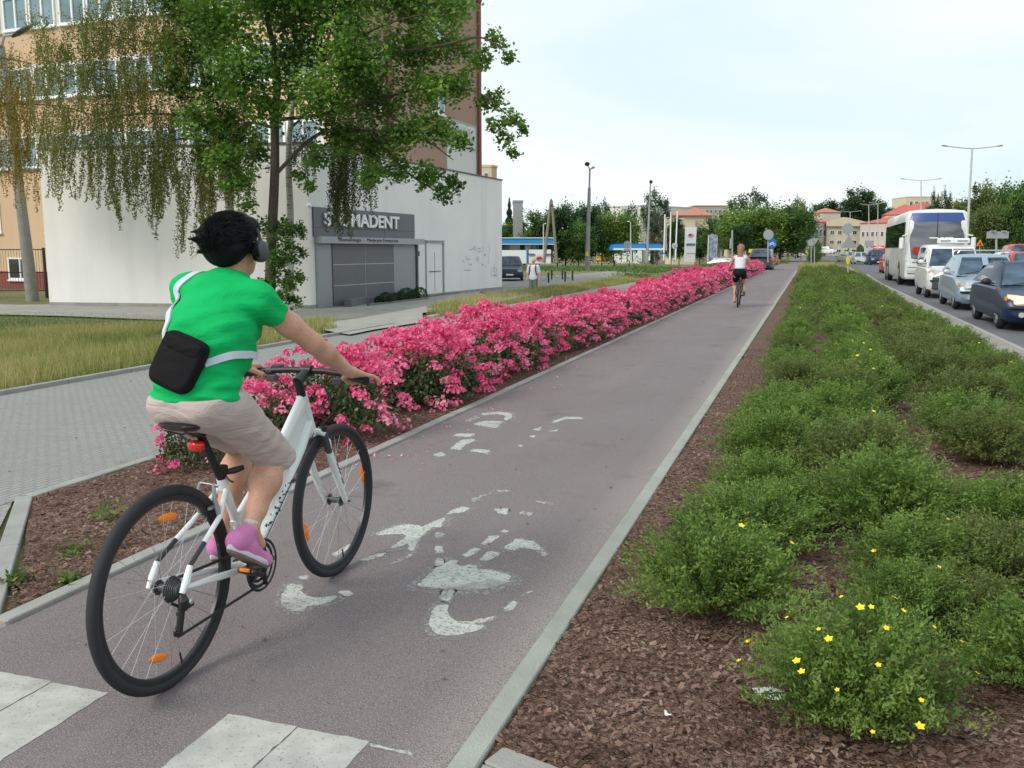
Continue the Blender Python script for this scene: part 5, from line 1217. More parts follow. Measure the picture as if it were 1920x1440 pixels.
# dark blue estate car
L = 4.6
est = vehicle('estate_car', 'dark navy estate car with lit headlight, nearest car in the queue', 'car', (4.58, 22.35 + .0, -.125), 0, 1.78, SALOON(L, .90, 1.42),
    [(-L/2 + 1.15, .88, .905, .90, .84), (-L/2 + 1.98, .92, 1.40, .93, .72), (-.1, .93, 1.455, .94, .74), (L/2 - 1.1, .94, 1.43, .94, .73), (L/2 - .55, .95, 1.36, .93, .70), (L/2 - .12, .94, .98, .90, .78)], (-L/2 + .88, L/2 - 1.0), (MT['navy'], MT['carglass']), lit=True)
est.scale = (1, 1, .95); car_front(est, .89, -L/2, .36, .62, 0, MT['lamplit']); mirrors(est, .89, -L/2 + 1.5, .98, MT['black'])
add(est, 'roof_rails', MT['black'], lambda mb: [mb.tube([(s*.60, -.2, 1.47), (s*.60, -.1, 1.505), (s*.60, 1.3, 1.49), (s*.60, 1.4, 1.44)], .016, 6) for s in (-1, 1)])
add(est, 'wiper', MT['black'], lambda mb: [mb.tube([(x, -L/2 + 1.10, .935), (x + .5, -L/2 + 1.28, 1.03)], .009, 5) for x in (-.6, .0)])
# silver blue estate with cross bars
L = 4.3
sb = vehicle('estate_car', 'silver blue estate car with roof bars between the navy car and the white van', 'car', (4.64, 28.9, -.125), 0, 1.74, SALOON(L, .92, 1.45),
    [(-L/2 + 1.05, .90, .925, .90, .84), (-L/2 + 1.85, .93, 1.44, .93, .72), (-.1, .94, 1.50, .94, .74), (L/2 - .9, .95, 1.47, .94, .73), (L/2 - .10, .95, 1.0, .90, .78)], (-L/2 + .82, L/2 - .92), (MT['silverblue'], MT['carglass']))
car_front(sb, .87, -L/2, .36, .64, 0); mirrors(sb, .87, -L/2 + 1.4, .99, MT['silver'])
add(sb, 'roof_bars', MT['silver'], lambda mb: [mb.tube([(-.68, y, 1.52), (-.62, y, 1.60), (.62, y, 1.60), (.68, y, 1.52)], .025, 6) for y in (-.35, .65)])
add(sb, 'wiper', MT['black'], lambda mb: [mb.tube([(x, -L/2 + 1.0, .955), (x + .5, -L/2 + 1.2, 1.06)], .009, 5) for x in (-.6, .0)])
# white van with roof sign
L = 4.2
van = vehicle('van', 'white panel van with a sign box on its roof, in front of the coach', 'van', (4.65, 35.4, -.125), 0, 1.78,
    [(-L/2, .34, .72, .88), (-L/2 + .10, .26, .86, .96), (-L/2 + .5, .24, .98, 1.0), (-L/2 + .95, .24, 1.05, 1.0), (L/2 - .3, .24, 1.08, 1.0), (L/2, .30, 1.05, .96)],
    [(-L/2 + .85, 1.02, 1.045, .92, .86), (-L/2 + 1.5, 1.06, 1.70, .95, .80), (-L/2 + 2.0, 1.06, 1.80, .96, .84), (L/2 - .35, 1.07, 1.82, .96, .86), (L/2 - .04, 1.07, 1.72, .94, .84), (L/2 + .0, 1.06, 1.10, .93, .90)], (-L/2 + .80, L/2 - .85), (MT['vanwhite'], MT['carglass']))
car_front(van, .89, -L/2, .46, .80, 0, lamph=.18); mirrors(van, .89, -L/2 + 1.25, 1.20, MT['vanwhite'], .10)
add(van, 'dark_bumper', MT['darkgrey'], lambda mb: mb.box((0, -L/2 - .005, .52), (1.5, .10, .40), bev=.05))
rs = add(van, 'roof_sign', MT['white'], lambda mb: mb.box((.05, -.35, 1.93), (1.02, .30, .18), bev=.05)); add(van, 'sign_slots', MT['grey'], lambda mb: [mb.box((x, -.505, 1.93), (.32, .012, .05)) for x in (-.22, .32)], rs)
# coach
def coach():
    L, W, H = 12.0, 2.55, 3.42; hw = W/2; root = thing('coach', 'tall white touring coach with a blue-topped windscreen in the traffic queue', 'coach', (5.30, 44.6 + 6, -.13), 0)
    def ring(y, z0, zt_, k, rr_=.28):
        pts = []; w_ = hw*k; fr_ = y < -5.7
        for (x, z) in ((w_*.94, z0), (w_, z0 + .12), (w_, 1.2), (w_*.995, 2.2), (w_*.985, zt_ - rr_*1.2), (w_*.955, zt_ - rr_*.45), (w_*.86, zt_ - rr_*.10), (w_*.5, zt_ + .02), (0, zt_ + .05)): pts.append(Vector((x, y + (max(0, z - 2.0)**2*.16 if fr_ else 0), z)))
        return pts + [Vector((-p.x, p.y, p.z)) for p in reversed(pts[:-1])]
    mb = MB(); mb.loft([ring(-6.0, .42, 2.9, .90), ring(-5.93, .34, 3.22, .965), ring(-5.6, .32, H - .03, .998), ring(-5.0, .32, H, 1), ring(5.5, .32, H, 1), ring(5.95, .36, H - .12, .98), ring(6.0, .45, 3.1, .94)])
    b_ = mb.build('body', MT['buswhite'], root, True, 40)
    def fr(x, z, out=0.0):  # front surface, raked
        return Vector((x, -6.0 - .03 - out + max(0, z - 2.0)**2 * .16, z))
    def fpan(name, mat, z0, z1, w0, w1, out, par=root, n=8, m_=10, bow=.10):
        V = []; mb = MB()
        for i in range(n + 1):
            z = z0 + (z1 - z0) * i / n; w_ = w0 + (w1 - w0) * i / n
            for j in range(m_ + 1):
                u = -1 + 2*j/m_; V.append(fr(w_*u, z, out) + Vector((0, bow*abs(u)**3, 0)))
        k = m_ + 1; mb._add(V + [v_ + Vector((0, .05, 0)) for v_ in V], [(i*k+j, i*k+j+1, (i+1)*k+j+1, (i+1)*k+j) for i in range(n) for j in range(m_)]); return mb.build(name, mat, par, True, 60)
    gl2, t2, b2, o2 = newmat('coach_glass'); tcn2 = N(t2, 'ShaderNodeTexCoord'); mp2 = N(t2, 'ShaderNodeMapping'); mp2.inputs['Scale'].default_value = (.35, 1, 1.5); t2.links.new(tcn2.outputs['Object'], mp2.inputs['Vector'])
    cc2 = mixc(t2, ramp_noise(t2, mp2.outputs[0], 1.4, .35, .68, 4), (.035, .04, .055), (.17, .18, .21)); t2.links.new(cc2, b2.inputs['Base Color']); b2.inputs['Roughness'].default_value = .12; b2.inputs['Specular IOR Level'].default_value = 1.0
    ws = fpan('windscreen', gl2, 1.25, 2.88, 1.17, 1.135, .03)
    fpan('windscreen_top', MT['busblue'], 2.885, 3.27, 1.135, 1.02, .03)
    add(root, 'screen_divider', MT['black'], lambda mb: mb.tube([fr(0, 2.2, .045), fr(0, 2.6, .045), fr(0, 3.24, .045)], .02, 6)); 
    add(root, 'destination_lettering', MT['white'], lambda mb: [mb.box(fr(x, 2.16, .045), (w_, .01, .055)) for x, w_ in ((-.13, .36), (.20, .14), (.48, .34))], ws, False)
    add(root, 'wiper', MT['black'], lambda mb: [mb.tube([fr(x, 1.22, .06), fr(x + .5, 1.36, .06)], .012, 5) for x in (-.9, .2)])
    add(root, 'dashboard_sign', MT['redpaint'], lambda mb: mb.box(fr(-.75, 1.62, .042), (.42, .01, .28), bev=.02))
    for s in (-1, 1):
        mb = MB(); mb.tube([fr(s*1.20, 1.15, .02) + Vector((0, .12, 0)), fr(s*1.20, 2.3, .02) + Vector((0, .10, 0)), fr(s*1.16, 2.95, .02) + Vector((0, .10, 0)), fr(s*1.05, 3.28, .0) + Vector((0, .08, 0))], [(.07, .05)] * 4, 8); mb.build('corner_post', MT['buswhite'], root, True)
        add(root, 'side_mirror', MT['white'], lambda mb, s=s: (mb.tube([(s*1.2, -5.95, 2.3), (s*1.42, -6.15, 2.25)], .03, 8), mb.box((s*1.45, -6.18, 1.92), (.20, .14, .52), bev=.06)))
        q = -5.45
        for k, wl in enumerate((1.5, 1.6, 1.6, 1.6, 1.6, 1.6, 1.3)):
            add(root, 'side_window', MT['glass'], lambda mb, s=s, q=q, wl=wl: mb.box((s*(hw + .003), q + wl/2, 2.32), (.03, wl - .03, 1.15), bev=.01), smooth=False); q += wl
        add(root, 'headlight', MT['lampglass'], lambda mb, s=s: mb.box(fr(s*.95, .66, -.02), (.38, .10, .17), bev=.05))
        add(root, 'fog_lamp', MT['lampglass'], lambda mb, s=s: mb.cyl(fr(s*.80, .46, -.02), .06, .05, 12, 'y'))
        for wy in (-3.5, 2.9, 4.2):
            add(root, 'wheel_arch', MT['black'], lambda mb, s=s, wy=wy: mb.cyl((s*(hw - .1), wy, .52), .60, .21, 24, 'x')); w_ = add(root, 'wheel', MT['rubber'], lambda mb, s=s, wy=wy: mb.ring((s*(hw - .12), wy, .5), .38, .12, n=28, m=10, sx=1.2)); add(root, 'rim', MT['grey'], lambda mb, s=s, wy=wy: mb.cyl((s*(hw - .02), wy, .5), .28, .10, 16, 'x'), w_)
        for y_ in (-4.9, -2.2, -.2, 1.6): add(root, 'panel_joint', MT['grey'], lambda mb, s=s, y_=y_: mb.box((s*(hw + .001), y_, 1.0), (.006, .02, 1.1)), smooth=False)
    add(root, 'front_joint', MT['grey'], lambda mb: (mb.box(fr(0, .88, .0), (2.3, .03, .015)), mb.box(fr(0, 1.10, -.005), (1.9, .03, .03))), smooth=False)
    p_ = add(root, 'number_plate', MT['plate'], lambda mb: mb.box(fr(0, .52, .02), (.5, .03, .11)), smooth=False)
    return root
coach()
# further cars in the queue and across the road (small in the picture)
def small_car(name, label, cat, px, D, z, W, L, H, mat, rz=0, front=True, group=None, lampm=MT['lampglass'], face=1):
    hb = H * .62; s_ = H / 1.45
    body = [(-L/2, .30, .55*s_, .86), (-L/2 + .1, .2, .68*s_, .95), (-L/2 + .9, .18, hb - .02, 1.0), (0, .18, hb, 1.0), (L/2 - .4, .18, hb, .99), (L/2, .3, hb - .2, .9)]
    cab = [(-L/2 + .95, hb - .02, hb + .005, .90, .84), (-L/2 + 1.65, hb, H - .04, .93, .72), (.2, hb, H, .94, .74), (L/2 - .7, hb, H - .05, .94, .72), (L/2 - .10, hb, hb + .06, .9, .78)]
    p = at(px, D, z); r = vehicle(name, label, cat, (p.x, p.y, z), rz, W, body, cab, (-L/2 + .8, L/2 - .85), (mat, MT['carglass']), group, detail=0)
    for s in (-1, 1):
        if face > 0: add(r, 'headlight', lampm, lambda mb, s=s: mb.box((s*W*.37, -L/2 + .03, .58*s_), (.30, .14, .15), bev=.04))
        add(r, 'rear_light', MT['redlens'], lambda mb, s=s: mb.box((s*W*.42, L/2 - .05, .75*s_), (.16, .10, .22), bev=.03))
    add(r, 'bumper', MT['black'], lambda mb: (mb.box((0, -L/2 - .0, .38), (W*.8, .08, .12), bev=.03), mb.box((0, L/2, .40), (W*.8, .06, .10), bev=.02)))
    add(r, 'number_plate', MT['plate'], lambda mb: (mb.box((0, -L/2 - .045, .42), (.5, .02, .11)), mb.box((0, L/2 + .035, .62), (.5, .02, .11))), smooth=False)
    if mat not in (): add(r, 'side_mirror', mat, lambda mb: [mb.ell((s*(W/2 + .08), -L/2 + 1.3, hb + .06), (.09, .05, .07), 8, 6) for s in (-1, 1)])
    return r
small_car('car', 'red car mostly hidden behind the coach with its lamp lit', 'car', 1674, 66, -.13, 1.72, 4.0, 1.45, MT['redpaint'], lampm=MT['lamplit'])
small_car('off_road_car', 'dark blue off-road vehicle in the queue behind the coach', 'car', 1643, 104, -.20, 1.9, 4.7, 1.78, MT['navy'], rz=R(4))
small_car('car', 'silver compact car left of the dark off-road vehicle in the queue', 'car', 1612, 110, -.15, 1.7, 4.0, 1.45, MT['silver'], rz=R(6))
small_car('car', 'pale green car at the far end of the queue turning in', 'car', 1592, 128, -.15, 1.75, 4.4, 1.5, MT['greenwhite'], rz=R(28))
small_car('car', 'small white car far off near the yellow school building', 'car', 1551, 235, zat(476, 235), 1.9, 4.4, 1.9, MT['vanwhite'], rz=R(60))
small_car('car', 'small red car far off to the left of the coach', 'car', 1652, 190, zat(474, 190), 1.75, 4.3, 1.5, MT['redpaint'], rz=R(70))
small_car('car', 'red car half out of the picture in the far lane on the right', 'car', 1921, 40, -.13, 1.75, 4.2, 1.55, MT['redpaint'], face=1)
small_car('car', 'white hatchback in the far lane behind the navy estate car', 'car', 1893, 44, -.13, 1.7, 3.9, 1.55, MT['vanwhite'])
small_car('car', 'blue car behind the silver blue estate car in the far lane', 'car', 1872, 47, -.13, 1.72, 4.2, 1.35, MT['bluepaint'])
small_car('car', 'dark red car under the roadside trees right of the coach', 'car', 1838, 66, -.13, 1.72, 4.2, 1.45, MT['greypaint'])
small_car('lorry_cab', 'red lorry cab behind the white hatchback at the right edge', 'lorry', 1916, 55, -.13, 2.2, 5.0, 2.0, MT['redpaint'])
# left side: SUV at the clinic, yellow van, dark minivan, motor roller
suv = small_car('suv', 'dark blue suv parked at the far corner of the clinic', 'car', 956, 64, -.56, 1.85, 4.5, 1.66, MT['navy'], rz=R(18))
small_car('van', 'bright yellow van parked in front of the filling station', 'van', 1135, 190, zat(492.0, 190), 1.9, 4.3, 1.75, MT['yellowpaint'], rz=R(148), face=0)
small_car('minivan', 'dark grey minivan parked behind the end of the rose bed', 'car', 1427, 72, -.1, 1.85, 4.4, 1.72, MT['greypaint'], rz=R(180), face=0)
small_car('car', 'silver car almost hidden behind the roses left of the distant cyclist', 'car', 1366, 88, -.62, 1.75, 4.2, 1.42, MT['silver'], rz=R(85))
# ================================================================== PLANTS
# bark chips on the near beds: one countless layer
def chips(name, n, f, x0, x1, y0, y1, size=.017):
    P = []
    while len(P) < n:
        x = random.uniform(x0, x1); y = y0 + (y1-y0)*random.random()**1.7
        if f(x, y): P.append((x, y, zg(x, y) + random.uniform(.008, .03)))
    P = np.array(P); a = rng.uniform(0, 2*np.pi, n); tl = rng.normal(0, .28, (n, 2)); L = size * rng.uniform(.5, 1.7, n); W_ = L * rng.uniform(.25, .7, n)
    u = np.stack([np.cos(a), np.sin(a), tl[:, 0]], 1); v = np.stack([-np.sin(a), np.cos(a), tl[:, 1]], 1)
    V = np.zeros((n, 4, 3)); k = rng.uniform(.5, 1, (n, 1)); V[:, 0] = P - u*L[:, None]/2 - v*W_[:, None]/2*k; V[:, 1] = P + u*L[:, None]/2 - v*W_[:, None]/2; V[:, 2] = P + u*L[:, None]/2*k + v*W_[:, None]/2; V[:, 3] = P - u*L[:, None]/2 + v*W_[:, None]/2*k
    m = MT.get('chip') or leafmat('bark_chip', [(.055, .030, .022), (.13, .077, .060), (.21, .135, .108), (.31, .23, .19)], 0.0, 3.0, .9, .1); MT['chip'] = m
    return tag(link(name, mesh_np(name, V, np.arange(n*4).reshape(n, 4)), None, m), kind='stuff')
chips('bark_chips', 46000, lambda x, y: y > 2.38 - (x + .8) * .25, -.83, 2.3, 2.25, 14)
chips('bark_chips', 18000, lambda x, y: x < -3.05 and x > -4.33 and (x + 3.06) * -1.105 + 2.72 < y, -4.34, -3.05, 2.7, 16)
# little litter: crumpled paper, pale stubs, fallen yellow petals
def litter(px, py, s, mat, name, lab, cat):
    g = pz(px, py, .02); mb = MB(); rr = random.Random(px)
    pts = [Vector((g.x + s*math.cos(a)*rr.uniform(.6, 1)*1.5, g.y + s*math.sin(a)*rr.uniform(.6, 1)*.6, .02 + rr.uniform(.0, .025))) for a in [2*math.pi*k/9 for k in range(9)]]
    c = Vector((g.x, g.y, .055 if s > .04 else .03)); mb._add(pts + [c], [(i, (i+1) % 9, 9) for i in range(9)]); o = mb.build(name, mat); tag(o, lab, cat)
litter(1446, 1306, .066, MT['lightgrey'], 'crumpled_paper', 'crumpled pale grey paper lying under the yellow flowering shrub', 'litter')
litter(1252, 1344, .010, MT['white'], 'paper_scrap', 'tiny white scrap on the bark chips by the kerb end', 'litter')
# --- cinquefoil shrubs (low, fine-leaved)
MT['cinq'] = leafmat('cinquefoil_leaf', [(.060, .110, .024), (.125, .215, .044), (.195, .305, .066), (.28, .39, .10)], .4, 2.4, .55)
MT['cinq2'] = leafmat('cinquefoil_leaf_dull', [(.070, .100, .030), (.125, .175, .046), (.18, .235, .068), (.22, .19, .09)], .38, 2.0, .6)
MT['cinqflower'] = pm('yellow_petal', (.90, .66, .01), .5, vary=.06); MT['twig'] = pm('brown_twig', (.10, .055, .035), .8)
def cinq_proto(seed, nst, per, lsz, r=.42, h=.40, mat='cinq', nf=3, spread=1.0):
    q = np.random.default_rng(seed); rr = random.Random(seed); P = []; D = []; S = MB()
    for k in range(nst):
        a = q.uniform(0, 2*np.pi); el = q.uniform(.12, 1.0)**.8 * 1.35; R_ = q.uniform(.65, 1.0)
        tip = np.array([math.cos(a)*math.cos(el)*r*1.05*R_, math.sin(a)*math.cos(el)*r*1.05*R_, math.sin(el)*h*R_*1.0 + .03]); base = np.array([math.cos(a)*.05, math.sin(a)*.05, .0]); mid = base*.4 + tip*.6 + np.array([0, 0, .05])
        for j in range(per):
            t = .25 + .78 * (j + q.random()) / per; p = (1-t)**2*base + 2*t*(1-t)*mid + t*t*tip
            for l in range(5):
                P.append(p + q.normal(0, .012, 3)); d = q.normal(0, 1, 3) + np.array([math.cos(a), math.sin(a), .9]); D.append(d / np.linalg.norm(d))
        if k % 4 == 0: S.tube([Vector(base), Vector(mid), Vector(tip)], [.0022, .0016, .0007], 4, False)
    P = np.array(P); D = np.array(D); n = len(P); s_ = lsz * q.uniform(.6, 1.3, n); sd_ = np.cross(D, q.normal(size=(n, 3))); sd_ /= np.linalg.norm(sd_, axis=1)[:, None]; P[:, 2] = np.abs(P[:, 2])
    V = np.zeros((n, 4, 3)); V[:, 0] = P - D*s_[:, None]*.5; V[:, 1] = P + sd_*s_[:, None]*.19; V[:, 2] = P + D*s_[:, None]*.5; V[:, 3] = P - sd_*s_[:, None]*.19
    me = mesh_np('foliage', V, np.arange(n*4).reshape(n, 4))
    root = bpy.data.objects.new('cinquefoil_shrub', None); link('foliage', me, root, MT[mat]); S.build('stems', MT['twig'], root)
    fl = MB()
    for k in range(nf):
        a = rr.uniform(0, 6.28); el = rr.uniform(.35, 1.4); c = Vector((math.cos(a)*math.cos(el)*r*.98, math.sin(a)*math.cos(el)*r*.98, math.sin(el)*h*1.0 + .03)); nrm = Vector((math.cos(a)*.5, math.sin(a)*.5, 1)).normalized(); u = nrm.orthogonal().normalized(); v = nrm.cross(u); sz = rr.uniform(.006, .0125)
        for j in range(5):
            b_ = 6.283*j/5; d = u*math.cos(b_) + v*math.sin(b_); e = nrm.cross(d); fl._add([c, c + d*sz*.7 + e*sz*.45 + nrm*sz*.15, c + d*sz*1.25 + nrm*sz*.3, c + d*sz*.7 - e*sz*.45 + nrm*sz*.15], [(0, 1, 2, 3)])
    if nf: fl.build('flowers', MT['cinqflower'], root)
    return root
near_p = [cinq_proto(s, 280, 15, .021, mat=m_, nf=nf) for s, m_, nf in ((1, 'cinq', 2), (2, 'cinq', 3), (3, 'cinq2', 0), (4, 'cinq', 0))]
far_p = [cinq_proto(s, 120, 7, .034, mat=m_, nf=nf) for s, m_, nf in ((5, 'cinq', 1), (6, 'cinq2', 0), (7, 'cinq2', 0), (8, 'cinq', 2))]
first_p = cinq_proto(9, 320, 17, .019, nf=42)
used = set()
def place(proto, name, label, cat, loc, rz, sc, group):
    c = proto if id(proto) not in used else copy_tree(proto)
    if id(proto) not in used:
        used.add(id(proto)); col.objects.link(proto) if proto.name not in col.objects else None
    c.name = name; c.location = loc; c.rotation_euler = (0, 0, rz); c.scale = sc if isinstance(sc, tuple) else (sc, sc, sc); tag(c, label, cat, group); return c
GR = 'low green shrubs in the mulch bed between bike path and road'
def cinq(proto, x, y, s, lab): s *= 1.16 if y > 3.1 else 1.0; return place(proto, 'cinquefoil_shrub', lab, 'shrub', (x, y, .0), random.uniform(0, 6.28), (s*random.uniform(.95, 1.12), s, s*random.uniform(.82, 1.05)), GR)
first_s = cinq(first_p, .20, 2.84, .88, 'nearest green shrub in the bed, dotted with many yellow flowers')
first_s.scale.z *= 1.22
cinq(near_p[0], -.30, 3.62, .92, 'leafy green shrub beside the kerb, just left of the one full of yellow flowers')
cinq(near_p[1], -.24, 4.42, .92, 'bushy bright green shrub second from the near end along the path edge of the bed')
near = [(.42, 3.62, .62, 0), (.80, 3.30, .72, 3), (.52, 4.15, .80, 1), (1.15, 4.2, .85, 0), (1.55, 4.5, .9, 2), (-.05, 4.95, .7, 0), (.42, 4.95, .95, 3), (.86, 4.15, .9, 2), (1.0, 4.95, .9, 3), (.62, 3.72, .62, 2), (1.25, 3.6, .9, 1), (-.20, 5.25, .85, 3), (-.16, 6.1, .95, 0), (.38, 5.75, 1.05, 2), (1.45, 5.3, .95, 2), (-.16, 7.0, .95, 3), (.35, 6.6, 1.0, 0), (1.22, 6.9, .95, 2), (1.8, 4.4, .9, 2), (1.95, 5.9, .95, 1), (.30, 7.5, .95, 3), (-.14, 7.9, .92, 1), (1.2, 7.7, 1.0, 3), (1.85, 6.9, .9, 2), (.33, 8.4, 1.0, 2), (1.9, 7.8, .95, 0), (1.65, 3.3, .8, 2), (2.1, 3.7, .8, 1), (2.1, 5.1, .8, 2)]
for x, y, s, k in near: cinq(near_p[k], x, y, s, 'fine leaved low green shrub in the nearer part of the bed by the road')
y = 8.8
while y < 66:
    st = .72 if y < 30 else (.9 if y < 45 else 1.15)
    for x in (-.14, .60, 1.36, 2.02):
        pass
        if random.random() < .15: continue
        pr_ = (near_p if y < 16 else far_p); k = random.choice((0, 3, 1, 3, 2) if x < .8 else (2, 2, 1, 2, 0)) if y < 16 else random.choice((0, 3, 0, 1) if x < .8 else (1, 2, 1, 0))
        s = random.uniform(.86, 1.12) * (1.0 if y < 30 else 1.2)
        if x > 1.9: s *= .85
        cinq(pr_[k], x + random.uniform(-.07, .10), y + random.uniform(-.18, .18), s * (.9 if x < 0 else 1), ['low green shrub in the nearer part of the bed, ', 'low green shrub in the far part of the bed, '][y > 16] + ('row along the path kerb' if x < 0 else ('second row from the path' if x < .8 else ('third row from the path' if x < 1.4 else 'beside the road'))))
    y += st
# --- roses
MT['roseleaf'] = leafmat('rose_leaf', [(.014, .040, .012), (.030, .080, .020), (.060, .120, .032), (.12, .10, .05)], .2, 2.0, .4, .5)
MT['petal'] = leafmat('rose_petal', [(.62, .045, .17), (.84, .12, .30), (.92, .27, .45), (.96, .58, .68)], .35, 2.5, .6, .2)
MT['petalfar'] = leafmat('faded_petal', [(.40, .18, .13), (.55, .30, .22), (.65, .42, .32)], .3, 1.5, .7, .2)
def rose_proto(seed, ncl, nfl, psz, nleaf, lsz, r=.40, h=.63, mat='petal'):
    q = np.random.default_rng(seed); C = []
    for k in range(ncl):
        a = q.uniform(0, 2*np.pi); el = q.uniform(-.75, 1.5); rad = r * q.uniform(.85, 1.15); ce = math.cos(el) if el > 0 else math.cos(el*.5); C.append([math.cos(a)*ce*rad, math.sin(a)*ce*rad, .42*h + math.sin(el)*.56*h*q.uniform(.82, 1.15)])
    C = np.array(C); V = []
    for c in C:
        cr_ = q.uniform(.045, .085)
        for f_ in range(nfl):
            d = q.normal(size=3); d[2] = abs(d[2])*.9 + .0; d /= np.linalg.norm(d); o_ = c + d * cr_ * q.uniform(.6, 1.0); nn = d + q.normal(0, .35, 3) + np.array([0, 0, .25]); nn /= np.linalg.norm(nn); u = np.cross(nn, q.normal(size=3)); u /= np.linalg.norm(u); v = np.cross(nn, u); s = psz * q.uniform(.7, 1.2)
            for j in range(5):
                b_ = 6.283*j/5 + q.uniform(0, .4); dd_ = u*math.cos(b_) + v*math.sin(b_); e = np.cross(nn, dd_); up_ = nn * s * q.uniform(.2, .6)
                V.append([o_, o_ + dd_*s*.65 + e*s*.5 + up_*.5, o_ + dd_*s*1.05 + up_, o_ + dd_*s*.65 - e*s*.5 + up_*.5])
    V = np.array(V); fm = mesh_np('blossoms', V, np.arange(len(V)*4).reshape(-1, 4))
    n = nleaf; d = q.normal(size=(n, 3)); d[:, 2] = np.abs(d[:, 2]); d /= np.linalg.norm(d, axis=1)[:, None]; rad = q.uniform(.25, 1.0, n)**.6
    P = d * np.array([r*1.0, r*1.0, h*.62]) * rad[:, None]; P[:, 2] += .22*h; low = q.random(n) < .3; P[low, 2] *= .45
    root = bpy.data.objects.new('rose_bush', None)
    global rng; old = rng; rng = q; lm = leaf_mesh('foliage', P, lsz, 1.5, .3); rng = old
    link('foliage', lm, root, MT['roseleaf']); link('blossoms', fm, root, MT[mat]); S = MB()
    for k in range(14):
        a = q.uniform(0, 6.28); S.tube([Vector((math.cos(a)*.04, math.sin(a)*.04, 0)), Vector((math.cos(a)*.16, math.sin(a)*.16, .25*h)), Vector((math.cos(a)*r*.7, math.sin(a)*r*.7, .7*h))], [.005, .004, .002], 5, False)
    S.build('stems', MT['twig'], root); return root
rn = [rose_proto(s, n_, 22, .0165, 1500, .044) for s, n_ in ((21, 62), (22, 54), (23, 70))]; rm = [rose_proto(s, 68, 14, .020, 800, .055) for s in (24, 25)]; rf = [rose_proto(s, 66, 7, .030, 350, .08) for s in (26, 27)]
dead = [rose_proto(28, 40, 7, .035, 260, .08, mat='petalfar')]
GRr = 'pink rose bushes in the bed along the left side of the bike path'
def rose(proto, x, y, s, lab, grp=GRr): return place(proto, 'rose_bush', lab, 'rose bush', (x, y, 0), random.uniform(0, 6.28), (s*random.uniform(.95, 1.12), s*random.uniform(.95, 1.1), s*random.uniform(.86, 1.14)), grp)
rose(rn[1], -3.98, 5.12, .62, 'lowest pink rose bush at the near end of the bed, seen under the saddle')
rose(rn[0], -3.86, 5.75, .84, 'pink rose bush at the near end of the row, behind the cyclist')
rose(rn[2], -3.45, 6.45, .92, 'large pink rose bush beside the front wheel of the white bicycle')
y = 6.2; k = 0
while y < 65:
    st = .60 if y < 25 else .78
    for x in (-3.96, -3.50):
        if x == -3.50 and y < 6.9: continue
        pr_ = rn if y < 13 else (rm if y < 28 else rf)
        rose(pr_[k % len(pr_)], x + random.uniform(-.07, .07), y + random.uniform(-.12, .12) + (.3 if x > -3.6 else 0), random.uniform(.84, 1.10) * (1 if y < 25 else 1.08), ['pink rose bush in the nearer half of the bed, ', 'pink rose bush in the far half of the bed, '][y > 20] + ['row beside the pavement', 'row beside the bike path'][x > -3.6]); k += 1
    y += st
y = 67
while y < 106:
    rose(dead[0], -3.7 + random.uniform(-.2, .2), y, random.uniform(.9, 1.15), 'faded brownish peach rose bush beyond the end of the pink roses', 'faded rose bushes at the far end of the bed'); y += 1.5
P = [(random.uniform(-4.38, -2.93) if random.random() < .8 else random.gauss(-2.85, .18), 5.2 + 22*random.random()**1.6, .016) for _ in range(1500)]
tag(link('fallen_petals', leaf_mesh('fallen_petals', np.array(P), .022, 1.2, 2.5), None, MT['petal']), kind='stuff')
P = [(random.uniform(-7.7, -1.0), 2.5 + 16*random.random()**1.5, .012) for _ in range(190)]
tag(link('leaf_litter', leaf_mesh('leaf_litter', np.array(P), .022, 1.6, 2.5), None, MT['brownleaf']), kind='stuff')
# weeds and fallen things in the near corner
def weed(px, py, r, n, lab, mat='greengrass', ls=.05):
    g = gp(px, py); P = rng.normal(size=(n, 3)) * r * .5; P[:, 2] = np.abs(P[:, 2])*.8; o = link('weed', leaf_mesh('foliage', P, ls, 2.4, .3), None, MT[mat]); o.location = g; tag(o, lab, 'weed')
weed(28, 1096, .07, 90, 'small green weed against the kerb at the left edge of the picture'); weed(140, 1040, .08, 45, 'sparse green weed in the middle of the bare mulch corner'); weed(130, 1100, .06, 60, 'little weed beside the path kerb behind the rear wheel'); weed(210, 975, .10, 60, 'thin weed among the bark chips below the roses')
weed(1185, 520, 1.1, 900, 'tall green weeds on the verge between pavement and yard', ls=.13); weed(1215, 512, .8, 500, 'green weed clump at the far end of the grass verge', ls=.13)

# --- trees
MT['mapleleaf'] = leafmat('maple_leaf', [(.045, .100, .016), (.10, .205, .032), (.17, .32, .05), (.28, .44, .08)], .45, .55, .45, .4)
MT['birchleaf'] = leafmat('birch_leaf', [(.065, .095, .020), (.13, .165, .038), (.21, .23, .055), (.30, .28, .07)], .4, .4, .5)
MT['birchyellow'] = leafmat('birch_leaf_yellow', [(.14, .13, .03), (.25, .21, .045), (.38, .29, .06), (.44, .35, .10)], .45, .5, .5)
m, t, b, o = newmat('birch_bark'); tcn = N(t, 'ShaderNodeTexCoord'); mp = N(t, 'ShaderNodeMapping'); mp.inputs['Scale'].default_value = (2, 2, 16); t.links.new(tcn.outputs['Object'], mp.inputs['Vector'])
c = mixc(t, ramp_noise(t, mp.outputs[0], 1.0, .56, .64, 3), (.50, .49, .45), (.05, .045, .04)); t.links.new(c, b.inputs['Base Color']); b.inputs['Roughness'].default_value = .8; MT['birchbark'] = m
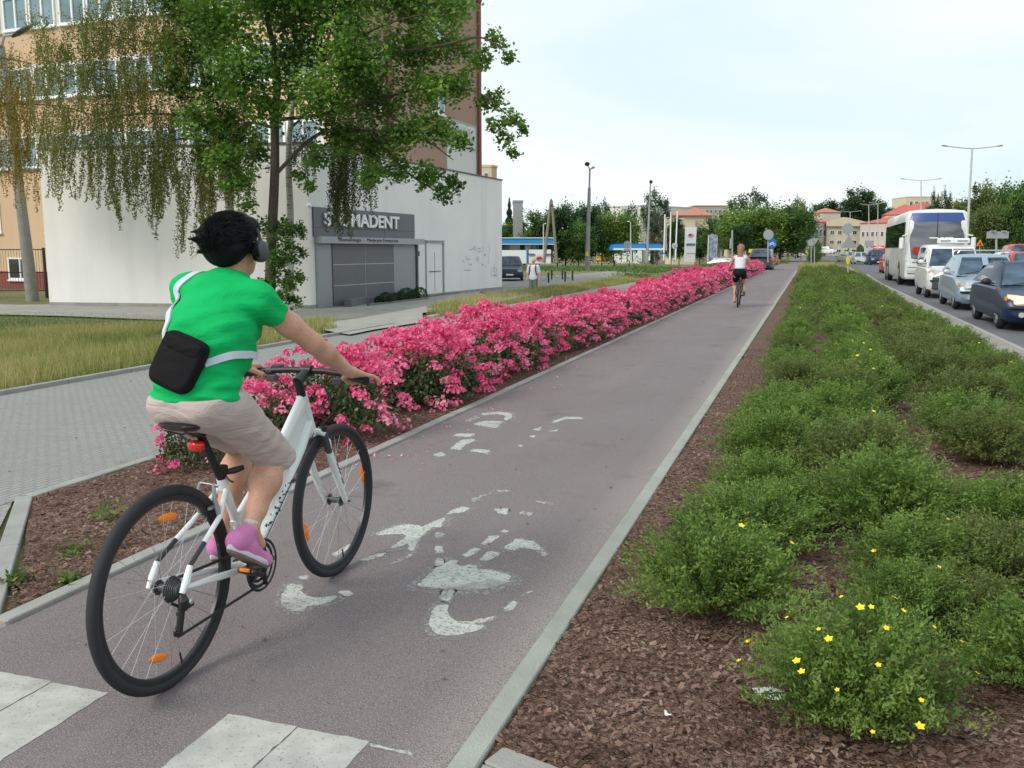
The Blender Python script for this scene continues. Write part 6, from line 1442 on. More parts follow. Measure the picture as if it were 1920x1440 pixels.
def bez(pts, n=6):
    P = [Vector(p) for p in pts]; out = []
    for i in range(len(P) - 1):
        p0, p1, p2, p3 = P[max(i-1, 0)], P[i], P[i+1], P[min(i+2, len(P)-1)]
        for k in range(n):
            t_ = k / n; out.append(.5*((2*p1) + (-p0+p2)*t_ + (2*p0-5*p1+4*p2-p3)*t_*t_ + (-p0+3*p1-3*p2+p3)*t_**3))
    return out + [P[-1]]
def limb(mb, pts, r0, r1, n=8):
    B = bez(pts); k = len(B); mb.tube(B, [r0 + (r1-r0)*(i/(k-1)) for i in range(k)], n)
def clouds(cl, D0, dspread, per, rnd, sub=9, flat=.8):
    """leaf points from boughs (px, py, radius px): boughs of sub-clumps"""
    P = []
    for (px, py, r) in cl:
        D = D0 + rnd.uniform(-dspread, dspread); sc = 1718.0 / D; c = at(px, D, zat(py, D)); R_ = r / sc
        for k in range(sub):
            d = rng.normal(size=3); d /= np.linalg.norm(d); s = np.array(c) + d * R_ * rng.uniform(.2, .85) * np.array([1, 1, flat]); n = max(6, int(per * (r/50.0)**2 / sub))
            P.append(s + rng.normal(size=(n, 3)) * R_ * .24 * np.array([1, 1, .75]))
    return np.concatenate(P)
rd = random.Random(3)
mg = gp(505, 606); MD = mg.dot(FW)
maple = thing('maple_tree', 'dark trunked maple with dense green foliage in front of the clinic', 'tree', mg)
mz = lambda px, py, dD=0: at(px, MD + dD, zat(py, MD + dD))
mb = MB(); limb(mb, [mg - Vector((0, 0, .1)), mz(508, 480), mz(515, 330), mz(516, 220), mz(520, 120), mz(500, 20), mz(510, -120)], .165, .05, 12)
trunk = under(mb.build('trunk', MT['bark'], None, True), maple)
mb = MB()
for L_ in ([(518, 230), (560, 160), (640, 90), (740, 40), (850, 20)], [(516, 225), (600, 215), (700, 190), (800, 165), (900, 175), (975, 240)], [(514, 330), (600, 250), (700, 245), (790, 260), (850, 300)], [(518, 150), (440, 90), (380, 40)], [(516, 240), (460, 230), (430, 260)], [(520, 60), (620, -20), (720, -80)], [(740, 100), (830, 85), (900, 70), (950, 100)], [(700, 245), (760, 320), (830, 365)], [(510, 100), (600, 130), (680, 150)]):
    dD = rd.uniform(-1.2, 1.2); limb(mb, [mz(x, y, dD * i / len(L_)) for i, (x, y) in enumerate(L_)], .06, .012, 6)
under(mb.build('limbs', MT['bark'], None, True), maple)
mcl = [(420,30,80),(520,20,95),(640,10,100),(760,0,90),(840,20,65),(560,100,90),(670,105,90),(780,100,75),(850,85,45),(930,75,26),(955,108,18),(905,110,30),
(460,125,80),(400,170,62),(350,95,48),(500,195,55),(600,185,75),(700,185,82),(800,175,62),(860,155,48),(925,190,30),(962,222,25),(985,243,16),(948,262,22),(905,190,24),(930,235,24),(960,285,16),
(450,255,55),(420,300,45),(450,345,38),(470,385,22),(390,285,36),(640,255,55),(700,275,52),(760,255,52),(820,240,45),(868,265,30),(740,315,42),(690,330,35),(800,328,42),(832,362,26),(850,342,26),(560,330,22),(582,350,18),(600,290,40),
(330,150,50),(370,225,48),(425,235,48),(480,290,40),(400,60,60),(350,20,50),(600,-60,120),(460,-60,110),(740,-70,100),(300,-20,50)]
P = clouds(mcl, MD, 1.5, 720, rd, sub=18); under(link('crown', leaf_mesh('crown', P, .135, 1.25, .5), None, MT['mapleleaf']), maple)
P = clouds([(562,470,16),(560,520,18),(552,560,20),(515,430,30),(545,435,28),(520,500,26),(545,530,24),(500,545,30),(535,480,34),(560,425,14),(505,465,24),(530,555,22)], MD - .15, .2, 1500, rd, flat=1.0)
under(link('trunk_shoots', leaf_mesh('trunk_shoots', P, .10, 1.3, .4), None, leafmat('maple_shoot_leaf', [(.035, .085, .015), (.08, .17, .03), (.16, .25, .06)], .4, 1.5, .5)), maple)
# weeping birches: hanging strands
def strands(spec, rnd, D0, dsp, mat, tree, name, leaf=.062, dens=44):
    P = []; T = MB()
    for (x, y0, y1) in spec:
        D = D0 + rnd.uniform(-dsp, dsp); a = at(x, D, zat(y0, D)); b_ = at(x + rnd.uniform(-8, 8), D, zat(y1, D)); L_ = (a - b_).length; n = int(L_ * dens) + 3; ph = rnd.uniform(0, 6); am = rnd.uniform(.02, .08)
        pts = []
        for k in range(n):
            u = k / (n - 1); p = a.lerp(b_, u) + Vector((math.sin(ph + u*5)*am, math.cos(ph + u*4)*am, 0)); pts.append(p); sp = .075 * (1 - .55*u)
            for j in range(2): P.append((p.x + rnd.gauss(0, sp), p.y + rnd.gauss(0, sp), p.z + rnd.gauss(0, .03)))
        T.tube([pts[i] for i in range(0, n, max(1, n // 5))] + [pts[-1]], .005, 3, False)
    under(link(name, leaf_mesh(name, np.array(P), leaf, 1.35, -.2), None, mat), tree); under(T.build('twigs', MT['twig']), tree)
r_ = random.Random(8)
b1g = gp(442, 600); BD = b1g.dot(FW); b1 = thing('birch_tree', 'weeping birch with long hanging olive strands, its pale trunk leaning left of the maple', 'tree', b1g)
bz = lambda px, py, D: at(px, D, zat(py, D))
mb = MB(); limb(mb, [b1g - Vector((0, 0, .1)), bz(434, 420, BD), bz(412, 280, BD), bz(385, 165, BD), bz(360, 60, BD), bz(340, -60, BD)], .15, .04, 10); under(mb.build('trunk', MT['birchbark'], None, True), b1)
mb = MB()
for L_ in ([(400, 230), (330, 215), (240, 215), (170, 230)], [(386, 170), (300, 160), (200, 130), (120, 140)], [(410, 270), (340, 260), (290, 280)], [(370, 90), (280, 80), (180, 60)], [(400, 220), (470, 200), (500, 230)]): limb(mb, [bz(x, y, BD + (i % 2)*.4) for i, (x, y) in enumerate(L_)], .045, .01, 6)
under(mb.build('limbs', MT['bark'], None, True), b1)
sp = [(r_.uniform(75, 330), r_.uniform(190, 270), r_.uniform(290, 395)) for _ in range(75)] + [(r_.uniform(205, 480), r_.uniform(210, 300), r_.uniform(330, 420)) for _ in range(90)]
sp += [(215 + r_.uniform(-7, 7), 300, r_.uniform(390, 432)) for _ in range(4)] + [(298 + r_.uniform(-9, 9), 300, r_.uniform(400, 448)) for _ in range(6)] + [(335 + r_.uniform(-9, 9), 320, r_.uniform(430, 485)) for _ in range(6)] + [(382 + r_.uniform(-16, 16), 280, r_.uniform(400, 500)) for _ in range(16)] + [(430 + r_.uniform(-18, 18), 280, r_.uniform(350, 400)) for _ in range(10)]
sp += [(r_.uniform(60, 470), yy, yy + r_.uniform(40, 95)) for yy in [r_.uniform(20, 230) for _ in range(230)]] + [(r_.uniform(150, 350), yy, yy + r_.uniform(40, 85)) for yy in [r_.uniform(-30, 170) for _ in range(150)]]
strands(sp, r_, BD, 1.6, MT['birchleaf'], b1, 'crown')
P = clouds([(250,20,62),(310,80,58),(235,95,50),(285,165,48),(345,215,45),(180,55,42),(160,140,34),(210,215,34),(120,100,30),(380,20,60),(400,120,50)], BD, 1.3, 800, rd, sub=16, flat=.7); under(link('upper_crown', leaf_mesh('upper_crown', P, .068, 1.35, .2), None, MT['birchleaf']), b1)
b2g = gp(543, 592); B2D = b2g.dot(FW) + .6; b2 = thing('birch_tree', 'white trunked birch standing close behind the dark maple trunk, strands over the sign', 'tree', b2g)
mb = MB(); limb(mb, [b2g - Vector((0, 0, .1)), bz(545, 420, B2D), bz(541, 300, B2D), bz(548, 200, B2D), bz(560, 80, B2D), bz(570, -40, B2D)], .13, .05, 10); under(mb.build('trunk', MT['birchbark'], None, True), b2)
mb = MB()
for L_ in ([(545, 240), (600, 200), (660, 230)], [(548, 190), (620, 150), (720, 180)]): limb(mb, [bz(x, y, B2D) for x, y in L_], .04, .01, 6)
under(mb.build('limbs', MT['bark'], None, True), b2)
sp = [(r_.uniform(618, 668), r_.uniform(220, 300), r_.uniform(370, 452)) for _ in range(42)] + [(r_.uniform(672, 705), r_.uniform(240, 300), r_.uniform(350, 415)) for _ in range(12)] + [(r_.uniform(550, 590), r_.uniform(230, 280), r_.uniform(300, 345)) for _ in range(16)] + [(r_.uniform(560, 760), yy, yy + r_.uniform(40, 90)) for yy in [r_.uniform(60, 260) for _ in range(60)]]
strands(sp, r_, B2D - .5, .9, leafmat('birch_leaf_green', [(.035, .06, .015), (.07, .10, .025), (.13, .15, .04)], .35, .8), b2, 'crown')
b3g = gp(-90, 585); B3D = b3g.dot(FW); b3 = thing('birch_tree', 'yellowing birch whose golden twigs hang in front of the lamp post at the left edge', 'tree', b3g)
mb = MB(); limb(mb, [b3g - Vector((0, 0, .1)), bz(-95, 300, B3D), bz(-80, 100, B3D), bz(-70, -80, B3D)], .16, .06, 10); under(mb.build('trunk', MT['birchbark'], None, True), b3)
mb = MB()
for L_ in ([(-85, 230), (-20, 200), (50, 195), (140, 205), (230, 240)], [(-85, 130), (0, 110), (60, 120)], [(-88, 300), (-30, 280), (30, 290)]): limb(mb, [bz(x, y, B3D) for x, y in L_], .045, .012, 6)
under(mb.build('limbs', MT['bark'], None, True), b3)
sp = [(r_.uniform(-60, 120), yy, yy + r_.uniform(50, 120)) for yy in [r_.uniform(70, 300) for _ in range(110)]] + [(r_.uniform(-30, 60), yy, yy + r_.uniform(50, 90)) for yy in [r_.uniform(130, 270) for _ in range(60)]]
strands(sp, r_, B3D, 1.2, MT['birchyellow'], b3, 'crown')
P = clouds([(20,120,45),(60,170,45),(0,215,42),(85,95,40),(105,150,36),(30,260,30),(-30,160,50),(130,120,34),(70,45,40)], B3D, 1.0, 620, rd, sub=15, flat=.8); under(link('upper_crown', leaf_mesh('upper_crown', P, .066, 1.35, .2), None, leafmat('birch_leaf_golden', [(.09, .11, .03), (.18, .19, .045), (.30, .27, .06), (.42, .33, .08)], .4, .6)), b3)
# ================================================================== TREES FARTHER OFF
def crown_proto(seed, kind):
    q = np.random.default_rng(seed); n = {'round': 10500, 'lacy': 4600, 'conifer': 7000, 'column': 6500, 'willow': 11000}[kind]; C = []; W_ = []
    if kind == 'conifer':
        z = q.random(n)**.8; r = (1 - z)*.5*(.75 + .25*np.sin(z*50)); a = q.uniform(0, 6.283, n); rr = r*np.sqrt(q.uniform(.3, 1, n)); P = np.stack([np.cos(a)*rr, np.sin(a)*rr, z*.95 + .05], 1); sz = .055
    else:
        nc = {'round': 60, 'lacy': 42, 'column': 34, 'willow': 75}[kind]
        for k in range(nc):
            d = q.normal(size=3); d /= np.linalg.norm(d); rad = q.uniform(.45, 1.0); c = d*rad*np.array([.42, .42, .40])
            if kind == 'column': c *= np.array([.75, .75, 1.1])
            c[2] = c[2] + .56; c[2] = max(.12, c[2]); C.append(c); W_.append(q.uniform(.05, .11) * (.7 if kind == 'lacy' else 1))
        C = np.array(C); W_ = np.array(W_); k = q.integers(0, nc, n); P = C[k] + q.normal(size=(n, 3))*W_[k][:, None]*np.array([.9, .9, .7]); sz = .042
        if kind == 'willow': P[:, 2] -= q.random(n)**2 * .15
        P[:, 2] = np.maximum(P[:, 2], .02)
    global rng; old = rng; rng = q; me = leaf_mesh('crown_' + kind, P, sz, 1.4, .4); rng = old; return me
CM = {k: crown_proto(40 + i, k) for i, k in enumerate(('round', 'lacy', 'conifer', 'column', 'willow'))}; CM['round2'] = crown_proto(50, 'round')
def lm(name, a, k=1.0): return leafmat(name, [tuple(x*.75 for x in a), tuple(x*1.35 for x in a), tuple(x*2.0 for x in a), tuple(min(1, x*2.7) for x in a)], .4, 2.2, .6)
LM = {'mid': lm('leaf_mid', (.060, .115, .028)), 'dark': lm('leaf_dark', (.030, .065, .022)), 'bright': lm('leaf_bright', (.105, .170, .035)), 'blue': lm('leaf_bluish', (.030, .055, .035)), 'brown': lm('leaf_brownish', (.110, .100, .055)), 'grey': lm('leaf_grey', (.060, .085, .055)), 'olive': lm('leaf_olive', (.085, .115, .035))}
tm = MB(); limb(tm, [(0, 0, -.05), (.01, 0, .25), (0, .01, .55), (.01, 0, .9)], .022, .006, 6)
for k in range(5): a = 1.257*k; limb(tm, [(0, 0, .3 + .08*k), (math.cos(a)*.12, math.sin(a)*.12, .45 + .07*k), (math.cos(a)*.28, math.sin(a)*.28, .55 + .06*k)], .011, .003, 5)
tmesh = tm.build('trunk', MT['bark'], None, True); trunk_me = tmesh.data; bpy.data.objects.remove(tmesh)
def bgtree(px, ybot, ytop, wpx, D, kind, leaf, label, name='tree', grp='trees in the background', cat='tree'):
    z0 = zat(ybot, D); z1 = zat(ytop, D); h = z1 - z0; wd = wpx / 1718.0 * D; p = at(px, D, z0); r = thing(name, label, cat, p, random.uniform(0, 6.28), grp)
    c = link('crown', CM[kind], r); c.scale = (wd*1.02, wd*1.02, h)
    if len(c.data.materials) == 0: c.data.materials.append(LM[leaf])
    c.material_slots[0].link = 'OBJECT'; c.material_slots[0].material = LM[leaf]
    if kind == 'conifer':
        pass
    t_ = link('trunk', trunk_me, r); t_.scale = (wd, wd, h*.98)
    if not trunk_me.materials: trunk_me.materials.append(MT['bark'])
    return r
T = [(955,500,372,46,118,'conifer','blue','dark spruce just right of the clinic corner'),(975,500,382,44,122,'conifer','blue','second dark spruce right of the clinic corner, in front of the grey block'),
(962,500,412,90,105,'round','mid','green bushy tree above the blue petrol station roof'),(1010,500,392,80,110,'round2','mid','green tree left of the crossed wooden poles'),(1060,500,378,90,112,'round','dark','dark green tree between the wooden poles and the street lamp'),(1045,500,385,60,116,'lacy','grey','thin topped tree rising behind the dark green one by the wooden poles'),
(1105,498,380,70,116,'round2','dark','dark tree directly behind the tall concrete street lamp'),(1085,498,410,70,108,'round','mid','shorter green tree left of the tall concrete street lamp'),(1152,496,386,104,120,'willow','bright','bright yellow green tree right of the tall concrete street lamp'),(1128,496,372,46,126,'lacy','dark','thin dark treetop behind the bright yellow green tree'),(1180,496,380,50,124,'lacy','dark','dark leaning treetop right of the bright yellow green tree'),
(1226,470,352,66,190,'lacy','grey','tall lacy tree above the long white building'),(1232,496,396,52,150,'lacy','brown','brownish tree in front of the long white building'),(1273,496,408,48,150,'column','dark','very dark narrow tree behind the white flagpoles'),(1258,496,415,40,152,'column','dark','dark narrow tree left of the other one behind the flagpoles'),(1338,490,404,66,140,'round2','mid','green tree behind the striped advertising pillar'),(1312,492,424,50,146,'round','dark','darker tree between station pylon and advertising pillar'),(1362,488,396,50,150,'round','olive','olive tree to the right of the red roofs'),
(1402,486,352,100,175,'lacy','grey','high lacy tree rising behind the big willow like tree'),(1410,486,378,140,122,'willow','bright','big light green tree left part of the mass beyond the pink roses'),(1462,486,372,130,124,'willow','mid','big green tree at the centre of the mass beyond the pink roses'),(1440,486,392,150,128,'round','dark','dark green tree in the middle of the mass beyond the roses'),(1492,480,366,60,140,'lacy','olive','light feathery tree at the right end of the tree mass'),(1496,480,392,64,132,'round2','mid','green tree at the right end of the mass beside the kiosk'),(1385,486,420,60,118,'round2','dark','dark low tree behind the distant cyclist'),
(1552,440,373,62,330,'round','dark','dark distant tree above the red roofs left of the great round tree'),(1530,440,380,40,330,'round2','grey','grey green distant tree at the left of the hill'),(1608,440,350,76,320,'round','dark','great round dark tree above the school roof'),(1590,440,372,50,322,'round2','dark','dark tree merged with the left side of the great round tree'),(1642,440,372,44,325,'round','dark','dark tree right of the great round tree'),(1660,440,388,40,330,'round2','blue','small dark tree beside the red roofed villa'),
(1758,470,376,70,150,'round','dark','dark tree behind the coach roof'),(1768,470,350,26,149,'lacy','dark','thin knobbly tree top sticking up behind the coach'),(1747,470,352,20,149,'lacy','dark','small knobbly tree top left of the other one behind the coach'),(1800,480,372,60,110,'round2','mid','green tree at the left end of the roadside tree group'),
(1840,482,338,84,88,'round','olive','tall olive green roadside tree right of the coach'),(1893,484,338,84,84,'round2','mid','tall green roadside tree at the right edge'),(1862,484,372,84,80,'willow','olive','broad tree in the middle of the roadside group'),(1915,486,350,80,78,'round','mid','last roadside tree cut off by the right edge'),(1822,482,392,60,82,'round2','bright','yellow green lower tree beside the street light mast'),(1950,486,340,90,78,'round','mid','roadside tree just beyond the right edge'),
(1530,500,440,26,105,'column','mid','slim green bush behind the traffic sign backs at the end of the bed'),(1522,504,462,24,95,'round','mid','low green bush at the foot of the traffic sign backs'),(1225,500,462,26,158,'round2','grey','rounded grey shrub behind the filling station canopy')]
for a in T: a = list(a); a[4] += 62 if a[0] < 1345 and a[4] < 172 and a[1] > 471 else 0; a[4] += (20 if 940 < a[0] < 985 else 0); bgtree(*a)
# low shrub cover before the filling station, and tree belt closing the horizon
def cover(name, pts, n, sz, mat, h):
    P = []
    for _ in range(n):
        i = random.randrange(len(pts) - 1); u = random.random(); x = pts[i][0] + (pts[i+1][0]-pts[i][0])*u; D = pts[i][2] + (pts[i+1][2]-pts[i][2])*u + random.uniform(-1, 1)*pts[i][3]; yb = pts[i][1] + (pts[i+1][1]-pts[i][1])*u
        z0 = zg(*at(x, D, 0)[:2]); p = at(x, D, z0 + random.random()*h); P.append(tuple(p))
    return tag(link(name, leaf_mesh(name, np.array(P), sz, 1.5, .3), None, LM[mat]), kind='stuff')
cover("ground_cover", [(930, 490, 108, 14), (1150, 490, 106, 16), (1330, 492, 96, 14), (1400, 492, 92, 8)], 16000, .24, "mid", .2)
cover('ground_cover', [(1335, 490, 78, 6), (1480, 486, 110, 10)], 2500, .2, 'olive', .4)
cover('hedge', [(900, 470, 262, 6), (1520, 470, 262, 6)], 9000, .6, 'dark', 7)
cover('woodland', [(1340, 470, 420, 20), (1700, 470, 430, 20), (2200, 470, 420, 20)], 14000, 1.1, 'dark', 6)
cover('woodland', [(1690, 470, 180, 10), (2100, 470, 150, 10)], 6000, .5, 'dark', 5)
pr = scatter(14000, lambda x, y: x < 2.3 + 0*y, -.83, 2.9, 66, 100); tag(blades('dry_grass', pr, [.35 if random.random() < .3 else .15 for _ in pr], .03, MT['drygrass']), kind='stuff')

# ================================================================== BUILDINGS FARTHER OFF
def bx(px0, px1, ytop, ybot, D0, D1, mat, name='wall', zb=None):
    """block whose front stands between two columns, at depths D0 (left) and D1 (right)"""
    z0 = zat(ybot, (D0+D1)/2) if zb is None else zb; z1 = zat(ytop, (D0+D1)/2); a, b_ = at(px0, D0, 0), at(px1, D1, 0); return a, b_, z0, z1
def house(name, label, cat, px0, px1, ytop, ybot, D0, D1, wall, roof, yridge=None, depth=12, wins=(), hip=True, flat=False, pane='panedark', overh=.4):
    a, b_, z0, z1 = bx(px0, px1, ytop, ybot, D0, D1, wall); root = thing(name, label, cat, (a.x, a.y, z0)); d = (b_ - a); L_ = d.length; d.normalize(); n = Vector((-d.y, d.x, 0)) ; n = n if n.dot(FW) > 0 else -n
    a3, b3_ = Vector((a.x, a.y, z0 - 2)), Vector((b_.x, b_.y, z0 - 2)); mb = MB(); mb.poly([a3, b3_, b3_ + n*depth, a3 + n*depth], (0, 0, z1 - z0 + 2)); under(mb.build('wall', wall), root)
    P = lambda u, w_, z: Vector((a.x, a.y, z)) + d*u + n*w_
    if flat:
        mb = MB(); mb.poly([P(-.1, -.1, z1 + .003), P(L_+.1, -.1, z1 + .003), P(L_+.1, depth, z1 + .003), P(-.1, depth, z1 + .003)], (0, 0, .35)); under(mb.build('roof', roof), root)
    elif yridge is not None:
        zr = zat(yridge, (D0+D1)/2); hh = min(depth/2, L_/2) if hip else 0; o_ = overh
        V = [P(-o_, -o_, z1), P(L_+o_, -o_, z1), P(L_+o_, depth+o_, z1), P(-o_, depth+o_, z1), P(hh, depth/2, zr), P(L_-hh, depth/2, zr)]; mb = MB(); mb._add(V, [(0, 1, 5, 4), (1, 2, 5), (2, 3, 4, 5), (3, 0, 4), (3, 2, 1, 0)]); under(mb.build('roof', roof), root)
    for (u0, u1, v0, v1, nx, ny) in wins:
        for i in range(nx):
            for j in range(ny):
                wu = (u1-u0)/nx; wv = (v1-v0)/ny; q0 = (u0 + wu*(i+.18))*L_; q1 = (u0 + wu*(i+.82))*L_; zz0 = z0 + (z1-z0)*(v0 + wv*(j+.15)); zz1 = z0 + (z1-z0)*(v0 + wv*(j+.85))
                mb = MB(); mb.poly([P(q0, -.10, zz0), P(q1, -.10, zz0), P(q1, -.10, zz1), P(q0, -.10, zz1)], n*.098); w_ = under(mb.build('window', MT['white']), root)
                g_ = .10*(q1-q0); mb = MB(); mb.poly([P(q0+g_, -.115, zz0+g_), P((q0+q1)/2-g_*.3, -.115, zz0+g_), P((q0+q1)/2-g_*.3, -.115, zz1-g_), P(q0+g_, -.115, zz1-g_)], n*.012); mb.poly([P((q0+q1)/2+g_*.3, -.115, zz0+g_), P(q1-g_, -.115, zz0+g_), P(q1-g_, -.115, zz1-g_), P((q0+q1)/2+g_*.3, -.115, zz1-g_)], n*.012)
                o_ = mb.build('pane', MT[pane]); o_.parent = w_; o_.matrix_parent_inverse = (Matrix.Translation(root.location) @ w_.matrix_parent_inverse).inverted()
    return root, P, z0, z1, L_
S, SP_, s0, s1, sL = house('school_building', 'long yellow school building with a red roof across the road end', 'building', 1548, 1610, 421, 478, 262, 262, MT['cream'], MT['redroof'], 412, 14, [(.05, .95, .62, .85, 4, 1), (.05, .95, .32, .52, 4, 1), (.05, .95, .05, .22, 4, 1)], hip=False)
mb = MB(); mb.poly([SP_(-.5, -.8, s1 - .5), SP_(sL + 1, -.8, s1 - .5), SP_(sL + 1, -.8, s1 + .8), SP_(sL*.55, -.8, s1 + 2.0), SP_(sL*.4, -.8, s1 + 2.0), SP_(-.5, -.8, s1 + .8)], (0, .6, 0)); under(mb.build('gable', MT['cream']), S)
house('school_building', 'pinkish wing of the school with white windows and a red roof, left end', 'building', 1516, 1548, 416, 480, 255, 264, MT['pinkish'], MT['redroof'], 402, 14, [(.05, .95, .52, .85, 4, 1), (.05, .95, .1, .3, 3, 1)])
house('school_building', 'pinkish wing of the school with a red roof beside the coach', 'building', 1610, 1668, 418, 480, 258, 250, MT['pinkish'], MT['redroof'], 405, 14, [(.04, .96, .55, .78, 6, 1), (.04, .96, .15, .35, 6, 1)])
house('villa', 'tall cream villa with a steep red roof above the coach', 'building', 1656, 1720, 402, 470, 280, 270, MT['cream'], MT['redroof'], 376, 18, [(.3, .7, .6, .8, 2, 1)])
house('villa', 'second red roofed house behind the villa above the coach', 'building', 1690, 1735, 400, 470, 300, 300, MT['pinkish'], MT['redroof'], 380, 18, [(.2, .8, .5, .7, 2, 1)])
house('tower_block', 'pale yellow block of flats on the skyline above the coach', 'building', 1694, 1760, 370, 470, 360, 360, MT['cream'], MT['cream'], None, 14, flat=True, wins=[(.05, .95, .55, .95, 6, 3)])
house('house', 'house with orange red roof among trees at the right behind the coach', 'building', 1788, 1822, 392, 470, 230, 230, MT['cream'], MT['orangeroof'], 374, 12)
house('house', 'orange roofed house half hidden by trees left of the school', 'building', 1538, 1572, 398, 470, 300, 300, MT['pinkish'], MT['orangeroof'], 388, 12); house('house', 'brick red roofed house at the left edge of the school', 'building', 1500, 1530, 412, 470, 280, 280, MT['salmon'], MT['orangeroof'], 397, 12)
house('warehouse', 'long white flat roofed building behind the filling station trees', 'building', 1199, 1300, 389, 480, 250, 265, MT['offwhite'], MT['lightgrey'], None, 20, flat=True)
house('apartment_building', 'pale distant block of flats above the red roofs', 'building', 1300, 1362, 387, 470, 300, 300, MT['concrete'], MT['orangeroof'], None, 14, flat=True, wins=[(.05, .95, .7, .95, 7, 2)])
house('house', 'house with a large hipped red roof behind the flagpoles', 'building', 1262, 1302, 404, 486, 228, 228, MT['cream'], MT['orangeroof'], 391, 12, overh=.8); house('house', 'house with a broad red roof right of the station pylon', 'building', 1290, 1332, 404, 486, 236, 236, MT['cream'], MT['orangeroof'], 386, 14, overh=.8, wins=[(.1, .9, .1, .3, 4, 1)])
house('house', 'low yellow walled building behind the minivan', 'building', 1398, 1450, 466, 484, 130, 130, MT['cream'], MT['orangeroof'], 459, 8)
house('tower_block', 'distant cream and orange block seen above the clinic roof corner', 'building', 902, 922, 313, 470, 150, 150, MT['cream'], MT['cream'], None, 10, flat=True, wins=[(.2, .8, .82, .95, 1, 1)]); house('tower_block', 'orange end wall of the distant block above the clinic corner', 'building', 922, 932, 314, 470, 150, 152, MT['orange'], MT['orange'], None, 10, flat=True)
house('tower_block', 'grey flat roofed block behind the dark spruces', 'building', 962, 980, 379, 470, 180, 180, MT['grey'], MT['grey'], None, 10, flat=True)
# ================================================================== FILLING STATION, SIGNS, POLES
MT['stblue'] = pm('station_blue', (.02, .26, .60), .4, vary=.05); MT['signgrey'] = pm('sign_back', (.36, .39, .40), .5, .2, vary=.06); MT['signblue'] = pm('sign_blue', (.01, .14, .55), .35); MT['pylon'] = pm('pylon_white', (.74, .77, .80), .3, vary=.03); MT['red'] = pm('sign_red', (.55, .02, .02), .4); MT['yellow'] = pm('sign_yellow', (.80, .62, .03), .4); MT['orangesign'] = pm('sign_orange', (.85, .28, .01), .4); MT['wood'] = pm('pole_wood', (.27, .24, .20), .9, c2=(.19, .17, .14), scale=5); MT['bluegrey'] = pm('sign_bluegrey', (.10, .13, .26), .4)
def pt(px, py, D): return at(px, D, zat(py, D))
def vbox(mb, px0, py0, px1, py1, D, th=.1, D2=None):
    """upright board between two image corners at depth D"""
    D2 = D if D2 is None else D2; a, b_ = pt(px0, py1, D), pt(px1, py1, D2); z1 = zat(py0, (D + D2) / 2); d = (b_ - a).normalized(); n = Vector((-d.y, d.x, 0)); mb.poly([Vector((a.x, a.y, a.z)), Vector((b_.x, b_.y, a.z)), Vector((b_.x, b_.y, z1)), Vector((a.x, a.y, z1))], n * th); return mb
def one(name, label, cat, mat, f, group=None, base=None, smooth=True):
    mb = MB(); f(mb); o = mb.build(name, mat, None, smooth); return tag(o, label, cat, group)
def multi(name, label, cat, base, parts, group=None):
    r = thing(name, label, cat, base, 0, group)
    for (n_, mat, f) in parts: mb = MB(); f(mb); under(mb.build(n_, mat, None, True), r)
    return r
# station shop with blue fascia and white fence panels
D = 135
multi('station_shop', 'low filling station building with a bright blue roof band right of the clinic', 'building', pt(980, 492, D), [('roof_band', MT['stblue'], lambda mb: vbox(mb, 935, 447, 1040, 457, D, 8)), ('roof_edge', MT['white'], lambda mb: vbox(mb, 934, 445.3, 1041, 446.7, D - .2, 8.5)), ('band_line', MT['white'], lambda mb: vbox(mb, 935, 457.4, 1040, 458.6, D - .1, 8)), ('wall', MT['interior'], lambda mb: vbox(mb, 937, 459, 1036, 492, D + .6, 6)), ('window', MT['glass'], lambda mb: (vbox(mb, 942, 460, 975, 469, D + .4, .1), vbox(mb, 984, 460, 1010, 469, D + .4, .1)))])
def emblem(mb, px, py, w_, D):
    c = pt(px, py, D); pts = [c + RT*(math.cos(a)*w_ + .25*w_*math.sin(a)) + Vector((0, 0, math.sin(a)*w_*.55)) for a in [6.283*k/18 for k in range(18)]]; mb.poly(pts, -FW*.03)
fp = multi('fence_panel', 'white board fence with blue stripe and red emblem behind the pedestrian', 'fence', pt(985, 493, 120), [('panel', MT['pylon'], lambda mb: (vbox(mb, 930, 469, 987, 494, 120, .12), vbox(mb, 991, 468, 1033, 494, 120, .12))), ('stripe', MT['bluegrey'], lambda mb: (vbox(mb, 991, 475.5, 1003, 478.5, 119.8, .1), vbox(mb, 1018, 475.5, 1033, 478.5, 119.8, .1))), ('post', MT['stblue'], lambda mb: vbox(mb, 987.4, 465, 989.6, 494, 119.9, .1)), ('emblem', MT['red'], lambda mb: emblem(mb, 1011, 484, .38, 119.7)), ('emblem_ring', MT['offwhite'], lambda mb: emblem(mb, 1010, 482, .62, 119.85))])
